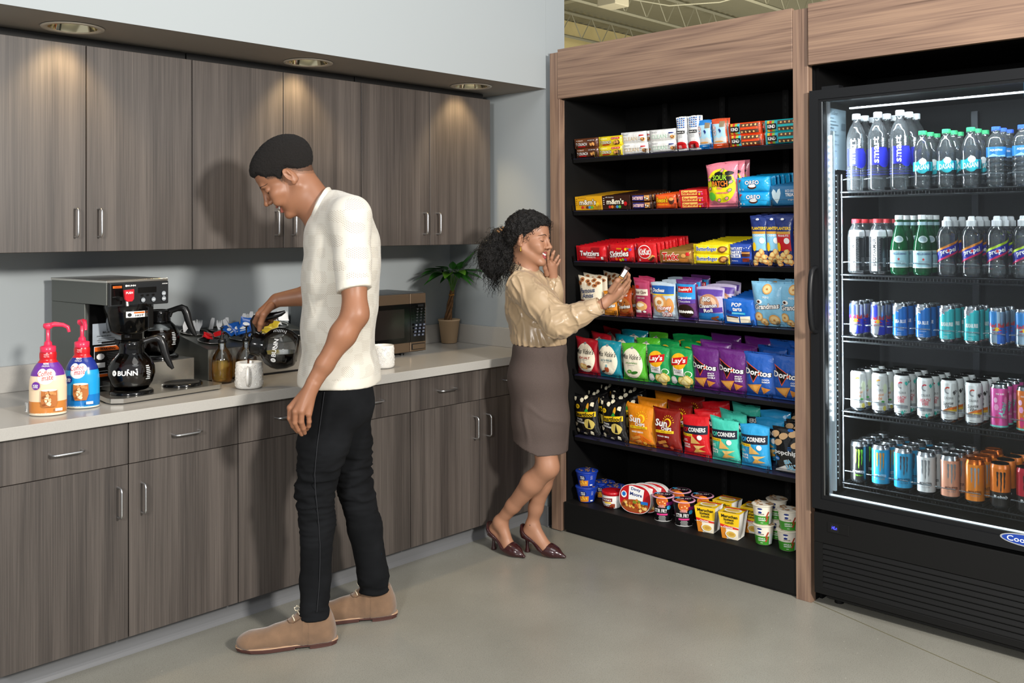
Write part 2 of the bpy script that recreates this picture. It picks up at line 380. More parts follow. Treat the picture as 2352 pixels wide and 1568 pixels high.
# the warehouse beyond: roof deck on joists, yellow end wall
m_deck = mat('#8f8c78', .8, name='painted roof deck'); m_steel = mat('#8d8a76', .7, name='painted roof steel')
m_yel = mat('#cdbd88', .85, name='yellow block wall')
ZC = 5.6
b = MB()
for i in range(110):
    x = 2+i*.2
    b.add([(x, -10, ZC), (x+.06, -10, ZC+.045), (x+.14, -10, ZC+.045), (x+.2, -10, ZC), (x, 20, ZC), (x+.06, 20, ZC+.045), (x+.14, 20, ZC+.045), (x+.2, 20, ZC)], [(0, 1, 5, 4), (1, 2, 6, 5), (2, 3, 7, 6)], m_deck)
struct(b, 'ceiling')
struct(MB().box((2, 8.45, 0), (30, 8.6, ZC), m_yel), 'wall_far')
struct(MB().box((29, -12, 0), (29.2, 8.45, ZC), mat('#8a8570', .9)), 'wall_far')
def joist(x0, y0, x1, y1, z=ZC, dep=.45):
    b = MB(); a = Vector((x0, y0, z-.04)); c = Vector((x1, y1, z-.04)); L = (c-a).length; n = int(L/.6); d = (c-a)/n
    b.tube([a, c], .035, m_steel, 4, False); lo = Vector((0, 0, -dep)); b.tube([a+lo, c+lo], .03, m_steel, 4, False)
    for i in range(n):
        p = a+d*i; b.tube([p, p+d*.5+lo], .012, m_steel, 4, False); b.tube([p+d*.5+lo, p+d], .012, m_steel, 4, False)
    return b.build('roof_joist')
for k, w in enumerate(('nearest to the break room', 'second from the break room', 'third from the break room', 'nearest to the yellow wall')):
    tag(joist(3, 2.0+1.95*k, 28, 2.0+1.95*k), f'pale steel bar joist under the warehouse roof deck, {w}', 'roof joist', 'bar joists under the roof deck')
for x, w in ((8.3, 'nearer'), (14.5, 'farther')):
    tag(MB().box((x, -10, ZC-.42), (x+.16, 8.4, ZC-.05), m_steel).build('roof_beam'), f'solid pale roof beam crossing the joists, the {w} one', 'roof beam', 'solid roof beams')
tag(MB().tube([(7.4, -6, 4.95), (7.4, 8.4, 4.95)], .035, m_steel, 10).build('ceiling_pipe'), 'long pale pipe hung under the warehouse roof joists', 'pipe')
t = thing('junction_box', (7.9, 5.0, 4.95), 'pale junction box hung under the roof deck with cables and struts', 'junction box')
MB().box((-.17, -.17, -.14), (.17, .17, .12), mat('#b3ac94', .6), .01).build('housing', t); b = MB()
for a, c in ((-.6, -.5), (.6, -.4), (-.4, .6), (.5, .6)): b.tube([(0, 0, .12), (a, c, .6)], .02, m_steel, 6)
b.tube([(.1, -.1, .0), (.6, -.6, -.12), (1.2, -1.1, -.05), (1.9, -1.6, .2)], .012, m_steel, 6); b.build('strut', t)
area('warehouse_fill', (7, 3, 2.6), (8.5, 5, 6), 3.0, 120, (1, .95, .82))  # unseen uplights added to brighten the roof deck
area('warehouse_fill', (15, 2, 2.6), (16, 4, 6), 3.0, 120, (1, .95, .82))
area('warehouse_fill', (9, 2, 3.5), (11, 8.4, 3.8), 2.0, 110, (1, .93, .76))  # unseen fill added to brighten the yellow wall

# recessed downlights in the soffit
m_trimr = mat('#c9c2b4', .4, .3); m_refl = mat('#d9cda8', .12, 1.)
def can(x, y, label):
    t = thing('recessed_downlight', (x, y, SOFF_Z-.0015), label, 'ceiling light', 'downlights in the soffit')
    MB().lathe([(.079, .001), (.079, -.003), (.1, -.004), (.102, -.001)], m_trimr, 40).build('trim_ring', t)
    MB().lathe([(.079, 0), (.072, .03), (.055, .07), (.03, .09)], m_refl, 40).build('reflector', t)
    MB().ball((0, 0, .06), (.022, .022, .02), mat('#ffdca0', .5, emit=7.)).build('bulb', t)
    l = bpy.data.lights.new('downlight_glow', 'SPOT'); l.energy = 15; l.color = (1, .74, .4); l.spot_size = R(88); l.spot_blend = .75; l.shadow_soft_size = .03
    o = bpy.data.objects.new('downlight_glow', l); COL.objects.link(o); o.parent = t; o.location = (0, 0, .035)
    o.rotation_euler = (R(12), 0, 0)
can(-2.228, -.46, 'round recessed downlight at the left end of the soffit, above the first wall cabinet')
can(-1.268, -.455, 'round recessed downlight in the soffit above the head of the standing man')
can(-.33, -.455, 'round recessed downlight above the wall cabinet nearest the shelving')
# ------------------------------------------------------------------ cabinets
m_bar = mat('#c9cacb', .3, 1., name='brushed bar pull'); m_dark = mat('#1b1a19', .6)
def pull(parent, x, z, y, L, horiz):
    h = L/2; d = .032; r = .004
    c = []
    for k in range(7):
        a = math.pi/2*k/6; c.append((-h+.014-.014*math.cos(a), -d+.014-.014*math.sin(a)))
    pr = [(-h, 0)]+c+[(-q[0], q[1]) for q in reversed(c)]+[(h, 0)]
    pts = [(x+s, y+q, z) if horiz else (x, y+q, z+s) for s, q in pr]
    MB().tube(pts, r, m_bar, 10).build('handle', parent)
DW = .4114
def panel(name, parent, x0, x1, z0, z1, y): return MB().box((x0+.0018, y, z0+.0012), (x1-.0018, y+.019, z1-.0012), m_lam, .0009, seg=1).build(name, parent)
def upper(xs, label):
    x0, x1, x2 = xs; t = thing('wall_cabinet', (x0, YW, 1.394), label, 'wall cabinet', 'grey-brown laminate wall cabinets')
    W = x2-x0; H = 2.1313-1.394; yf = -.35-YW
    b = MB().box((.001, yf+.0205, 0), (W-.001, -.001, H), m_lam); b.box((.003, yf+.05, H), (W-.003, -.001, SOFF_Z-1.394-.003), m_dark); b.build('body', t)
    for a, c, hx in ((0, x1-x0, x1-x0-.04), (x1-x0, W, x1-x0+.043)):
        d = panel('door', t, a, c, 0, H, yf); pull(d, hx, .104, yf, .1, False)
    return t
U = [-2.543, -2.137, -1.7305, -1.3205, -.9145, -.5065, -.0925]
upper(U[0:3], 'grey-brown two-door wall cabinet at the far left, above the coffee brewer')
upper(U[2:5], 'grey-brown two-door wall cabinet behind the man\'s head')
upper(U[4:7], 'grey-brown two-door wall cabinet above the microwave, next to the wall corner')
Lx = [-2.521, -2.1065, -1.692, -1.2766, -.861, -.4423, -.03]
def lower(xs, label):
    x0, x1, x2 = xs; t = thing('base_cabinet', (x0, YW, .0932), label, 'base cabinet', 'grey-brown laminate base cabinets')
    W = x2-x0; zt = .8225-.0932; zd = .6786-.0932; yf = -.62-YW
    b = MB().box((.001, yf+.0205, 0), (W-.001, -.001, zt), m_lam); b.box((.001, -.53-YW, -.0932), (W-.001, -.001, 0), m_base); b.build('body', t)
    for i, (a, c) in enumerate(((0, x1-x0), (x1-x0, W))):
        dr = panel('drawer', t, a, c, zd, zt, yf); pull(dr, (a+c)/2, zd+.075, yf, .1, True)
        d = panel('door', t, a, c, 0, zd, yf); pull(d, (x1-x0)+(-.037 if i == 0 else .046), zd-.122, yf, .1, False)
    return t
lower(Lx[0:3], 'base cabinet with two drawers over two doors at the far left, below the creamer bottles')
lower(Lx[2:5], 'base cabinet with two drawers over two doors partly behind the man\'s legs')
lower(Lx[4:7], 'base cabinet with two drawers over two doors behind the woman\'s legs')
t = thing('countertop', (0, YW, .864), 'pale grey stone worktop running along the back wall over the base cabinets', 'countertop')
MB().box((XL, -.648-YW, -.0395), (-.0005, -.0005, 0), m_quartz, .002, seg=2).build('slab', t)
MB().box((XL, -.0205, 0.0003), (-.0205, -.0005, .098), m_quartz, .001, seg=1).build('backsplash', t)
MB().box((-.0205, -.648-YW, 0.0003), (-.0005, -.0005, .098), m_quartz, .001, seg=1).build('backsplash', t)
# ------------------------------------------------------------------ snack display with walnut surround
m_blk = mat('#0e0e0e', .6, spec=.25, name='black powder coat'); m_blk2 = mat('#080808', .75, spec=.15); m_slot = mat('#040404', .7)
m_clear = mat('#ffffff', .03, trans=1., ior=1.2, spec=.6); m_track = mat('#2c2b45', .3, name='product track')
m_gap = mat('#d6cfc4', .5)
G0, G1 = -.756, -1.976
t = thing('snack_display_unit', (.0, (G0+G1)/2, 0), 'tall black snack shelving unit framed in walnut panels with seven stocked shelves', 'shelving unit')
oy = (G0+G1)/2
def part(b, n, p=t, o=(0, oy, 0)): return b.build(n, p, loc=(-o[0], -o[1], -o[2]))
part(MB().box((-.02, -.753, .004), (.018, -.691, 2.332), m_walV, .0008, seg=1), 'side_post')
part(MB().box((-.02, -2.0425, .0), (.018, -1.979, 2.336), m_walV, .0008, seg=1), 'side_post')
part(MB().box((-.023, -1.978, 2.1035), (-.003, -.744, 2.345), m_walH, .0008, seg=1), 'header')
part(MB().box((.5, -2.0318, 0), (.53, -.7627, 2.1), m_blk2), 'back_panel')
part(MB().box((.0182, -.7625, 0), (.53, -.7532, 2.1), m_blk), 'side_panel'); part(MB().box((.0182, -2.041, 0), (.53, -2.032, 2.1), m_blk), 'side_panel')
part(MB().box((-.003, -1.976, 2.1002), (.53, -.7535, 2.12), m_blk).box((.0185, -2.041, 2.1002), (.53, -1.976, 2.12), m_blk), 'top_panel')
b = MB()
for y in (-1.03, -1.36, -1.69):
    b.box((.47, y-.015, .15), (.5, y+.015, 2.1), m_blk)
    for k in range(60): b.box((.4692, y-.004, .2+k*.0315), (.47, y+.004, .218+k*.0315), m_slot)
part(b, 'slotted_upright')
part(MB().box((-.012, G1, .012), (.5, -.7635, .1465), m_blk, .002).box((.02, -2.03, .012), (.5, G1, .1465), m_blk).box((0, G1+.01, 0), (.3, G0-.01, .012), m_slot), 'base')
TILT = .12
SHZ = (1.812, 1.555, 1.308, 1.053, .752, .452)
DIV = {0: (-.767, -.915, -1.057, -1.21, -1.37, -1.47, -1.555, -1.64, -1.8, -1.95), 1: (-.767, -.935, -1.105, -1.24, -1.37, -1.53, -1.685, -1.84, -1.95),
       2: (-.767, -.97, -1.135, -1.26, -1.455, -1.63, -1.745, -1.855, -1.95), 3: (-.767, -.93, -1.03, -1.13, -1.225, -1.36, -1.475, -1.605, -1.75, -1.865, -1.95),
       4: (-.767, -.905, -1.045, -1.185, -1.45, -1.58, -1.71, -1.83, -1.95), 5: (-.767, -.92, -1.09, -1.22, -1.38, -1.53, -1.68, -1.815, -1.95)}
for i, z in enumerate(SHZ):
    b = MB().box((0, -2.03-oy, -.02), (.4, -.77-oy, 0), m_blk, .0015, seg=1)
    b.box((-.0005, -2.029-oy, 0), (.38, -.772-oy, .0015), m_track)
    for y in (-.78-oy, -2.02-oy): b.prism([(.4, -.09), (.4, -.02), (.06, -.02), (.06, -.028)], 1, y-.002, y+.002, m_blk)
    s = b.build('shelf', t, (.06, 0, z)); s.rotation_euler = (0, -TILT, 0)
    for y in DIV[i]:
        y -= oy
        MB().box((.002, y-.0008, .0016), (.012, y+.0008, .03), m_clear).box((-.0015, y-.007, .0016), (.0005, y+.007, .03), m_clear).box((.002, y-.005, .0016), (.015, y+.005, .004), m_clear).build('clear_divider', s)
    MB().box((-.0012, -2.02-oy, .032), (.0002, -.767-oy, .0335), m_clear).build('front_rail', s)

# ------------------------------------------------------------------ glass door cooler under a walnut header
t = thing('cooler_header', (0, -2.75, 2.108), 'wide walnut panel mounted above the glass door drinks cooler', 'panel')
MB().box((-.033, -.72, 0), (-.008, .699, .24), m_walH, .0008, seg=1).build('header_board', t)
MB().box((-.008, -.72, 0), (.6, .699, .02), m_blk2).build('top_panel', t)
MB().box((.5, -.72, -2.1), (.52, .705, .25), m_blk2).build('back_panel', t)  # unseen black sheet added to stop warehouse light showing above the cooler
m_frame = mat('#141517', .38, spec=.35, name='cooler frame'); m_grl = mat('#0f0f0f', .5, spec=.3); m_in = mat('#060707', .6, spec=.2)
FY0, FY1 = -2.058, -3.44
t = thing('drinks_cooler', (.0, -2.75, 0), 'black glass door drinks cooler filled with bottles and cans, right of the walnut post', 'refrigerator')
oy = -2.75
def part(b, n, p=t, o=(0, -2.75, 0)): return b.build(n, p, loc=(-o[0], -o[1], -o[2]))
b = MB()   # cabinet: five walls round the chamber
b.box((.01, FY0-.05, .37), (.498, FY0-.006, 2.0), m_in); b.box((.01, FY1+.006, .37), (.498, FY1+.05, 2.0), m_in)
b.box((.49, FY1+.05, .37), (.498, FY0-.05, 2.0), m_in); b.box((.01, FY1+.05, 1.965), (.498, FY0-.05, 2.0), m_in); b.box((.01, FY1+.05, .37), (.498, FY0-.05, .42), m_in)
b.box((.02, FY1+.01, .03), (.498, FY0-.01, .37), m_in); b.box((.05, -2.0425-.012, .0), (.498, -2.0428, 2.1075), m_blk2)
part(b, 'body')
gy0, gy1, gz0, gz1 = -2.105, FY1+.047, .436, 1.958
b = MB()
def mitre(pts_out, pts_in, x0, x1, m):
    for k in range(4):
        a, c = k, (k+1) % 4; o0, o1, i0, i1 = pts_out[a], pts_out[c], pts_in[a], pts_in[c]
        P = [(x0, *o0), (x0, *o1), (x0, *i1), (x0, *i0), (x1, *o0), (x1, *o1), (x1, *i1), (x1, *i0)]
        b.add(P, [(0, 1, 2, 3), (7, 6, 5, 4), (0, 4, 5, 1), (3, 2, 6, 7)], m)
OUT = [(FY0, .381), (FY0, 2.004), (FY1, 2.004), (FY1, .381)]; MID = [(FY0-.036, .42), (FY0-.036, 1.968), (FY1+.036, 1.968), (FY1+.036, .42)]; INN = [(gy0, gz0), (gy0, gz1), (gy1, gz1), (gy1, gz0)]
mitre(OUT, MID, -.04, .008, m_frame); mitre(MID, INN, -.034, .008, m_frame)
part(b, 'door_frame')
b = MB()
b.box((-.036, gy0-.006, gz0), (-.03, gy0-.001, gz1), mat('#9a9c9e', .25, 1.)); b.box((-.03, gy0-.02, gz0), (.0, gy0-.0185, gz1), mat('#b9bcbf', .3, .6))
part(b, 'glass_gasket')
m_glass = bpy.data.materials.new('door glass'); m_glass.use_nodes = True; nt = m_glass.node_tree; nt.nodes.clear()
o_ = nt.nodes.new('ShaderNodeOutputMaterial'); mx_ = nt.nodes.new('ShaderNodeMixShader'); tr_ = nt.nodes.new('ShaderNodeBsdfTransparent'); gl_ = nt.nodes.new('ShaderNodeBsdfGlossy'); fr_ = nt.nodes.new('ShaderNodeFresnel')
gl_.inputs['Roughness'].default_value = .0; fr_.inputs['IOR'].default_value = 1.35; tr_.inputs[0].default_value = (.93, .96, .97, 1)
nt.links.new(fr_.outputs[0], mx_.inputs[0]); nt.links.new(tr_.outputs[0], mx_.inputs[1]); nt.links.new(gl_.outputs[0], mx_.inputs[2]); nt.links.new(mx_.outputs[0], o_.inputs[0])
part(MB().box((-.03, gy1, gz0), (-.026, gy0, gz1), m_glass), 'door_glass')
# lighting inside: two upright strips, one across the top
m_led = mat('#dfe9ee', .4, emit=1.0, name='lit diffuser'); m_dots = mat('#ffffff', .4, emit=14.)
b = MB(); b.box((.002, -2.136, .45), (.012, -2.118, 1.845), mat('#8f9aa0', .4, emit=.35)); b.box((-.0, -2.131, .72), (.002, -2.123, 1.83), m_led)
for k in range(44): b.box((-.0012, -2.13, .74+k*.025), (0, -2.124, .752+k*.025), m_dots)
part(b, 'light_strip')
b = MB(); b.box((.002, FY1+.06, 1.925), (.014, -2.2, 1.931), mat('#e8eef2', .4, emit=1.2))
for k in range(50): b.box((.001, -2.235-.022*k, 1.926), (.002, -2.224-.022*k, 1.93), m_dots)
part(b, 'light_strip')
part(MB().box((-.02, gy1, gz0), (-.008, gy0-.02, gz0+.004), mat('#dfe6ea', .4, emit=.9)), 'light_strip')
for loc, sz, sy, rot, pw in (((.03, -2.14, 1.15), .03, 1.4, (0, R(-60), 0), 0),):
    pass
def strip_lamp(loc, sx, sy, power, target):
    l = bpy.data.lights.new('cooler_lamp', 'AREA'); l.shape = 'RECTANGLE'; l.size = sx; l.size_y = sy; l.energy = power; l.color = (.86, .94, 1.)
    o = bpy.data.objects.new('cooler_lamp', l); COL.objects.link(o); o.location = loc
    o.rotation_euler = (Vector(target)-Vector(loc)).to_track_quat('-Z', 'Y').to_euler(); return o
strip_lamp((.03, -2.13, 1.15), .015, 1.35, 13, (.3, -2.5, 1.15))
strip_lamp((.03, -3.37, 1.15), .015, 1.35, 13, (.3, -3.0, 1.15))
l = strip_lamp((.03, -2.75, 1.93), 1.2, .012, 8., (.25, -2.75, 1.3))
b = MB()   # shelf standard with slots given a glow of their own, rail
b.box((.08, -2.118, .45), (.092, -2.11, 1.68), m_in)
for k in range(56): b.box((.0, -2.1475, .5+k*.0225), (.003, -2.1445, .5045+k*.0225), mat('#c9d6dc', .3, emit=.5))
b.cyl((.085, -2.13, .45), (.085, -2.13, 1.68), .0035, mat('#787c80', .3, .9), 8)
part(b, 'shelf_standard')
part(MB().box((.47, -2.515, .45), (.488, -2.49, 1.93), mat('#2a2c2e', .35, .8)), 'shelf_standard')
# notices on the inner wall
m_note = mat('#66767e', .6); m_ink = mat('#3d4a52', .6); m_haz = mat('#a9a82c', .5)
def notice():
    b = MB(); b.box((.02, -2.1105, 1.70), (.17, -2.108, 1.94), m_note)
    S = lambda u, v, h: (.02+u, -2.1105-h, 1.70+v)
    A = Art(b, S); A.text('CoolSmart', .045, .222, .06, .014, m_ink); 
    for k in range(11): A.rect(.008, .2-k*.013, .008+.03+.02*((k*7) % 3), .2035-k*.013, m_ink, 1, 1)
    A.rect(.1, .16, .135, .185, m_ink, 1, 1); A.rect(.012, .02, .03, .04, m_ink, 1, 1)
    part(b, 'rating_label')
    b = MB(); b.box((.02, -2.1105, 1.58), (.062, -2.108, 1.698), mat('#9aa2a6', .5)); S = lambda u, v, h: (.02+u, -2.1105-h, 1.58+v); A = Art(b, S)
    A.rect(.001, .001, .041, .045, m_haz, 1, 1); A.poly([(.006, .055), (.036, .055), (.021, .105)], m_ink); A.poly([(.009, .057), (.033, .057), (.021, .099)], m_haz); A.disc(.021, .07, .006, .011, m_ink, 10)
    A.text('FLAMMABLE', .021, .034, .032, .006, m_ink); A.text('REFRIGERANT', .021, .023, .034, .006, m_ink); A.text('R290 PROPANE', .021, .011, .034, .006, m_ink)
    part(b, 'hazard_label')
notice()
FS = (1.612, 1.289, 1.047, .755, .474)
m_wire = mat('#26282a', .3, .7)
FB = (-2.135, -3.37)
for i, z in enumerate(FS):
    b = MB()
    for dz in (-.004, -.022): b.tube([(.068, FB[0], z+dz), (.068, FB[1], z+dz)], .0035, m_wire, 6)
    b.tube([(.46, FB[0], z-.004), (.46, FB[1], z-.004)], .0035, m_wire, 6)
    for y in FB: b.tube([(.068, y, z-.004), (.46, y, z-.004)], .004, m_wire, 6)
    for k in range(96): y = FB[0]-.006-k*.0128; b.tube([(.068, y, z-.022), (.0665, y, z-.003), (.46, y, z-.003)], .0013, m_wire, 4, caps=False)
    s = part(b, 'shelf')
    m_pvc = mat('#b9c4ca', .08, trans=.85, ior=1.3)
    for k in range(16):
        y = -2.2207-.0855*k
        if y < -3.36: break
        part(MB().box((.072, y-.001, z+.0005), (.45, y+.001, z+.012), m_wire).tube([(.07, y+.078, z+.045), (.062, y+.06, z+.047), (.058, y+.042, z+.047), (.062, y+.024, z+.047), (.07, y+.006, z+.045)], .0022, m_pvc, 6), 'product_lane', s, (0, 0, 0))
b = MB()   # lower grille panel with louvres
b.box((-.034, FY1+.004, .25), (-.01, FY0-.005, .364), m_grl, .002); b.box((-.034, FY1+.004, .052), (-.01, FY0-.005, .078), m_grl, .002)
b.box((-.034, FY0-.04, .078), (-.01, FY0-.005, .25), m_grl); b.box((-.01, FY1+.004, .07), (.0, FY0-.01, .26), m_slot)
for k in range(8):
    z = .078+k*.0215; b.prism([(-.030, z+.019), (-.012, z+.0215), (-.012, z), (-.034, z+.001), (-.034, z+.004)], 1, FY1+.03, FY0-.04, m_grl)
part(b, 'vent_panel')
b = MB(); b.box((-.0365, -2.205, .298), (-.034, -2.118, .338), m_grl, .001, seg=1); b.box((-.037, -2.164, .303), (-.0365, -2.131, .334), m_slot)
A = Art(b, lambda u, v, h: (-.037-h, -2.148-u, .319+v)); A.text('HLn', 0, 0, .020, .012, mat('#3a3cf0', .5, emit=4.), shear=.15, bold=.0)
part(b, 'temperature_display')
b = MB()
for y in (-2.12, -3.38): b.cyl((.06, y, 0), (.06, y, .04), .018, m_blk, 12); b.cyl((.45, y, 0), (.45, y, .04), .018, m_blk, 12)
b.box((.02, FY1+.01, .022), (.04, FY0-.03, .05), m_slot)
part(b, 'foot')
b = MB(); c = []
for k in range(13):
    a = math.pi*k/12; c.append((-.04-.045*math.sin(a)**.6, 1.19+.125*math.cos(a)))
b.tube([(x, -2.078, z) for x, z in c], .011, m_frame, 8, flat=.9); part(b, 'handle')
b = MB(); m_bdg = mat('#1d3f9a', .3); A = Art(b, lambda u, v, h: (-.0402-h, -2.83-u, .42+v))
A.disc(0, 0, .092, .021, mat('#c8ccd4', .25, .6), 32); A.disc(0, 0, .086, .017, m_bdg, 32); A.text('CoolSmart', 0, 0, .14, .018, mat('#e8eefc', .4), bold=.01)
part(b, 'badge')
b = MB(); b.box((-.0305, -2.91, 1.905), (-.0302, -2.822, 1.955), mat('#2ea3dd', .4)); A = Art(b, lambda u, v, h: (-.0306-h, -2.866-u, 1.93+v)); A.text('energy', 0, .003, .06, .016, mat('#f2f8ff', .4), shear=.2); A.rect(-.04, -.022, .04, -.014, mat('#f2f8ff', .4), 1, 1)
part(b, 'energy_sticker')
b = MB().box((.0, -2.16, 2.004), (.04, -2.09, 2.022), m_frame); part(b, 'hinge')
# ------------------------------------------------------------------ snacks: every packet an object, its printing in its own mesh
FILM = dict(rough=.26, coat=.35)
def film(c, rough=.26): return mat(c, rough, coat=.5, bump=(34, .55, .006))
def ink(c): return mat(c, .34)
WHITE, BLK, REDI, YEL, GOLD, CREAM = ink('#f1f1ee'), ink('#141213'), ink('#c4161c'), ink('#f3c81e'), ink('#c9963a'), ink('#efe6cf')
NAVY, BLUE, GRN, ORNG, BRN, GREY, PINK = ink('#1b2f78'), ink('#1d6fc4'), ink('#2f8a36'), ink('#e4661c'), ink('#4a2516'), ink('#8a8d90'), ink('#e2418a')
TAN, CHIP, CHIP2, LGRY = ink('#d99a55'), ink('#dca34a'), ink('#e9cf8a'), ink('#cfd3d4')
def fbm(x, y, s): return mnoise.noise(Vector((x, y, s*3.17)))
def bag(w, h, t, m, art=None, seed=0, seal='v', crumple=1., nu=None, nv=None, m2=None, split=0., tex=.22):
    mb = MB(); sd = seed*1.7+.3; nu = max(14, int(w/.004)); nv = max(8, int(h/.004))
    def prof(u, v):
        a = 2*u/w; q = v/h; e = .045 if seal == 'v' else 0
        if seal == 'v':
            q2 = max(0, min(1, (q-e)/(1-2*e))); g = (max(0, 1-abs(a)**3)**.7)*(max(0, math.sin(math.pi*q2**.85))**.45)
        else:
            a2 = max(-1, min(1, a/.9)); g = (max(0, 1-abs(a2)**6)**.6)*(max(0, 1-abs(2*q-1)**3.2)**.6)
        n = fbm(u*22, v*16, sd)*.5+fbm(u*60, v*34, sd+9)*.22
        if seal == 'v': n += (abs(fbm(u*75, sd, v*7))*.9)*(max(0, abs(q-.5)-.18)*2)
        return t/2*g*(1+tex*n*crumple)
    def S(u, v, l, back=False):
        q = v/h
        if seal == 'v':
            k = 1-.075*math.sin(math.pi*q); lean = fbm(q*2.2+u*3, sd, 1.)*.006*crumple
            drop = -.010*crumple*max(0, q-.8)*5*abs(2*u/w)*fbm(u*9, sd, 4.)*2.
        else: k = 1; lean = 0; drop = 0
        d = prof(u, v)
        return (u*k, (d+lean if back else -d+lean)-(0 if back else l), v+drop)
    SF = lambda a, c: S(-w/2+w*a, h*c, 0); SB = lambda a, c: S(-w/2+w*a, h*c, 0, True)
    mb.surf(SF, nu, nv, m); mb.surf(SB, nu, nv, m2 or m, flip=True)
    off = min([S(u*w, v*h, 0)[2] for u in (-.5, 0, .5) for v in (0,)])
    if art: art(Art(mb, S), w, h)
    return mb
def boxpack(w, h, d, m, art=None, top=None, side=None):
    mb = MB().box((-w/2, 0, 0), (w/2, d, h), m, .0008, seg=1)
    if art: art(Art(mb, lambda u, v, l: (u, -l, v)), w, h)
    if top: top(Art(mb, lambda u, v, l: (u, v, h+l)), w, d)
    return mb
def cup(r0, r1, h, m, art=None, lid=None, lidart=None, lidh=.004, bulge=0., rim=.003):
    "tapered tub: r0 at the foot, r1 at the rim"
    n = 8; pr = [(0, 0), (r0-.002, 0), (r0, .002)]+[(r0+(r1-r0)*k/n+bulge*math.sin(math.pi*k/n), h*k/n) for k in range(1, n+1)]
    mb = MB().lathe(pr, m, 32); mb.lathe([(r1, h-.002), (r1+rim, h-.001), (r1+rim, h+lidh), (r1, h+lidh+.0012), (0, h+lidh+.0012)], lid or m, 32)
    def S(u, v, l):
        k = v/h; r = r0+(r1-r0)*k+bulge*math.sin(math.pi*max(0, min(1, k)))+l; a = u/((r0+r1)/2)-math.pi/2
        return (r*math.cos(a), r*math.sin(a), v)
    if art: art(Art(mb, S, .00012), r0+r1, h)
    if lidart: lidart(Art(mb, lambda u, v, l: (u, v, h+lidh+.0013+l), .00012), r1)
    return mb
def chips(A, pts, r, c1=None, c2=None, seed=1, ry=.8):
    rnd = random.Random(seed)
    for x, y in pts:
        A.disc(x, y, r, r*ry, c2 or CHIP, 12, rnd.random()*3, .12, rnd.random()); A.disc(x-.1*r, y+.1*r, r*.72, r*ry*.7, c1 or CHIP2, 10, rnd.random()*3, .2, rnd.random())
def lines(A, u, v, w, n, m, dv=.005, hh=.0016, seed=3):
    rnd = random.Random(seed)
    for k in range(n):
        ww = w*(.6+.4*rnd.random()); A.rect(u-ww/2, v-dv*k, u+ww/2, v-dv*k+hh, m, 3, 1)
K = {}
def kind(name):
    def d(f): K[name] = f; return f
    return d
# --- top shelf
def crunch(base, cap_, s):
    def art(A, w, h):
        A.rect(-w*.42, h*.62, -w*.1, h*.86, base, 3, 2); A.text("bar dipper's", -w*.24, h*.76, w*.28, h*.13, WHITE); A.rect(w*.08, h*.66, w*.4, h*.86, cap_, 4, 2)
        A.text('18 G 200 CAL', w*.24, h*.76, w*.28, h*.1, WHITE); A.text("'T CRUNCH", -w*.16, h*.4, w*.46, h*.3, WHITE, bold=.01, shear=.1, under=BRN)
        A.rect(-w*.3, h*.1, 0, h*.2, REDI, 3, 1); chips(A, [(w*.24, h*.3), (w*.34, h*.36)], h*.26, TAN, BRN, s)
    return bag(.148, .047, .024, film('#5d331d' if s == 1 else '#e8d028'), art, s, 'u', nu=20, nv=8)
K['nut_bar'] = lambda: crunch(ink('#7a4a2c'), BRN, 1); K['lemon_bar'] = lambda: crunch(ink('#e9d93c'), REDI, 2)
def clean(c, s):
    def art(A, w, h):
        A.text('READY', -w*.26, h*.78, w*.22, h*.12, GREY); A.text('CLEAN', -w*.1, h*.4, w*.56, h*.34, c); A.rect(w*.26, h*.6, w*.42, h*.7, REDI if s == 3 else NAVY, 2, 1)
        lines(A, w*.26, h*.52, w*.1, 3, GREY, h*.12, h*.04); A.disc(w*.38, h*.3, h*.2, h*.17, TAN, 12, 0, .15); chips(A, [(w*.38, h*.31)], h*.15, TAN, BRN, s)
    return bag(.148, .052, .026, film('#e9e9e6'), art, s, 'u', nu=20, nv=8)
K['clean_gold'] = lambda: clean(ink('#dcc39a'), 3); K['clean_green'] = lambda: clean(ink('#bfe0c8'), 4)
@kind('fruit_bar')
def _():
    def art(A, w, h):
        for i in range(4):
            for j in range(5): A.disc(-w*.33+w*.22*i, h*.68+h*.065*j, w*.07, h*.022, BLUE if (i+j) % 3 else NAVY, 8)
        A.rect(-w*.42, h*.5, w*.42, h*.585, BLK, 4, 2); A.text("that's it.", 0, h*.543, w*.66, h*.045, WHITE, bold=.02); lines(A, 0, h*.45, w*.5, 3, GREY, h*.035, h*.01)
        A.rect(-w*.46, h*.06, w*.46, h*.2, REDI, 6, 3); A.disc(0, h*.2, w*.44, h*.06, REDI, 16); lines(A, -w*.1, h*.14, w*.4, 3, WHITE, h*.03, h*.01)
    return bag(.056, .152, .02, film('#eceeee'), art, 5, 'v', nu=10, nv=18)
def climb(c, s):
    cc = ink(c)
    def art(A, w, h):
        A.rect(-w*.44, h*.2, w*.44, h*.82, ink('#a9d3e6'), 6, 6); A.poly([(-w*.44, h*.3), (-w*.2, h*.38), (0, h*.33), (w*.2, h*.4), (w*.44, h*.32), (w*.44, h*.14), (-w*.44, h*.14)], ink('#c9cbc8'))
        A.rect(w*.08, h*.7, w*.42, h*.9, ink('#8a7a60'), 4, 3); A.text('CLIF', -w*.3, h*.6, h*.34, w*.2, WHITE, rot=math.pi/2, bold=.03, under=REDI, grow=.1)
        A.poly([(w*.02, h*.62), (w*.1, h*.66), (w*.2, h*.58), (w*.12, h*.5)], NAVY); A.disc(-w*.02, h*.22, w*.3, h*.03, TAN, 12); A.rect(-w*.44, h*.05, w*.44, h*.15, cc, 6, 2); lines(A, 0, h*.09, w*.5, 1, WHITE)
    return bag(.074, .128, .024, film(c), art, s, 'v', nu=10, nv=14)
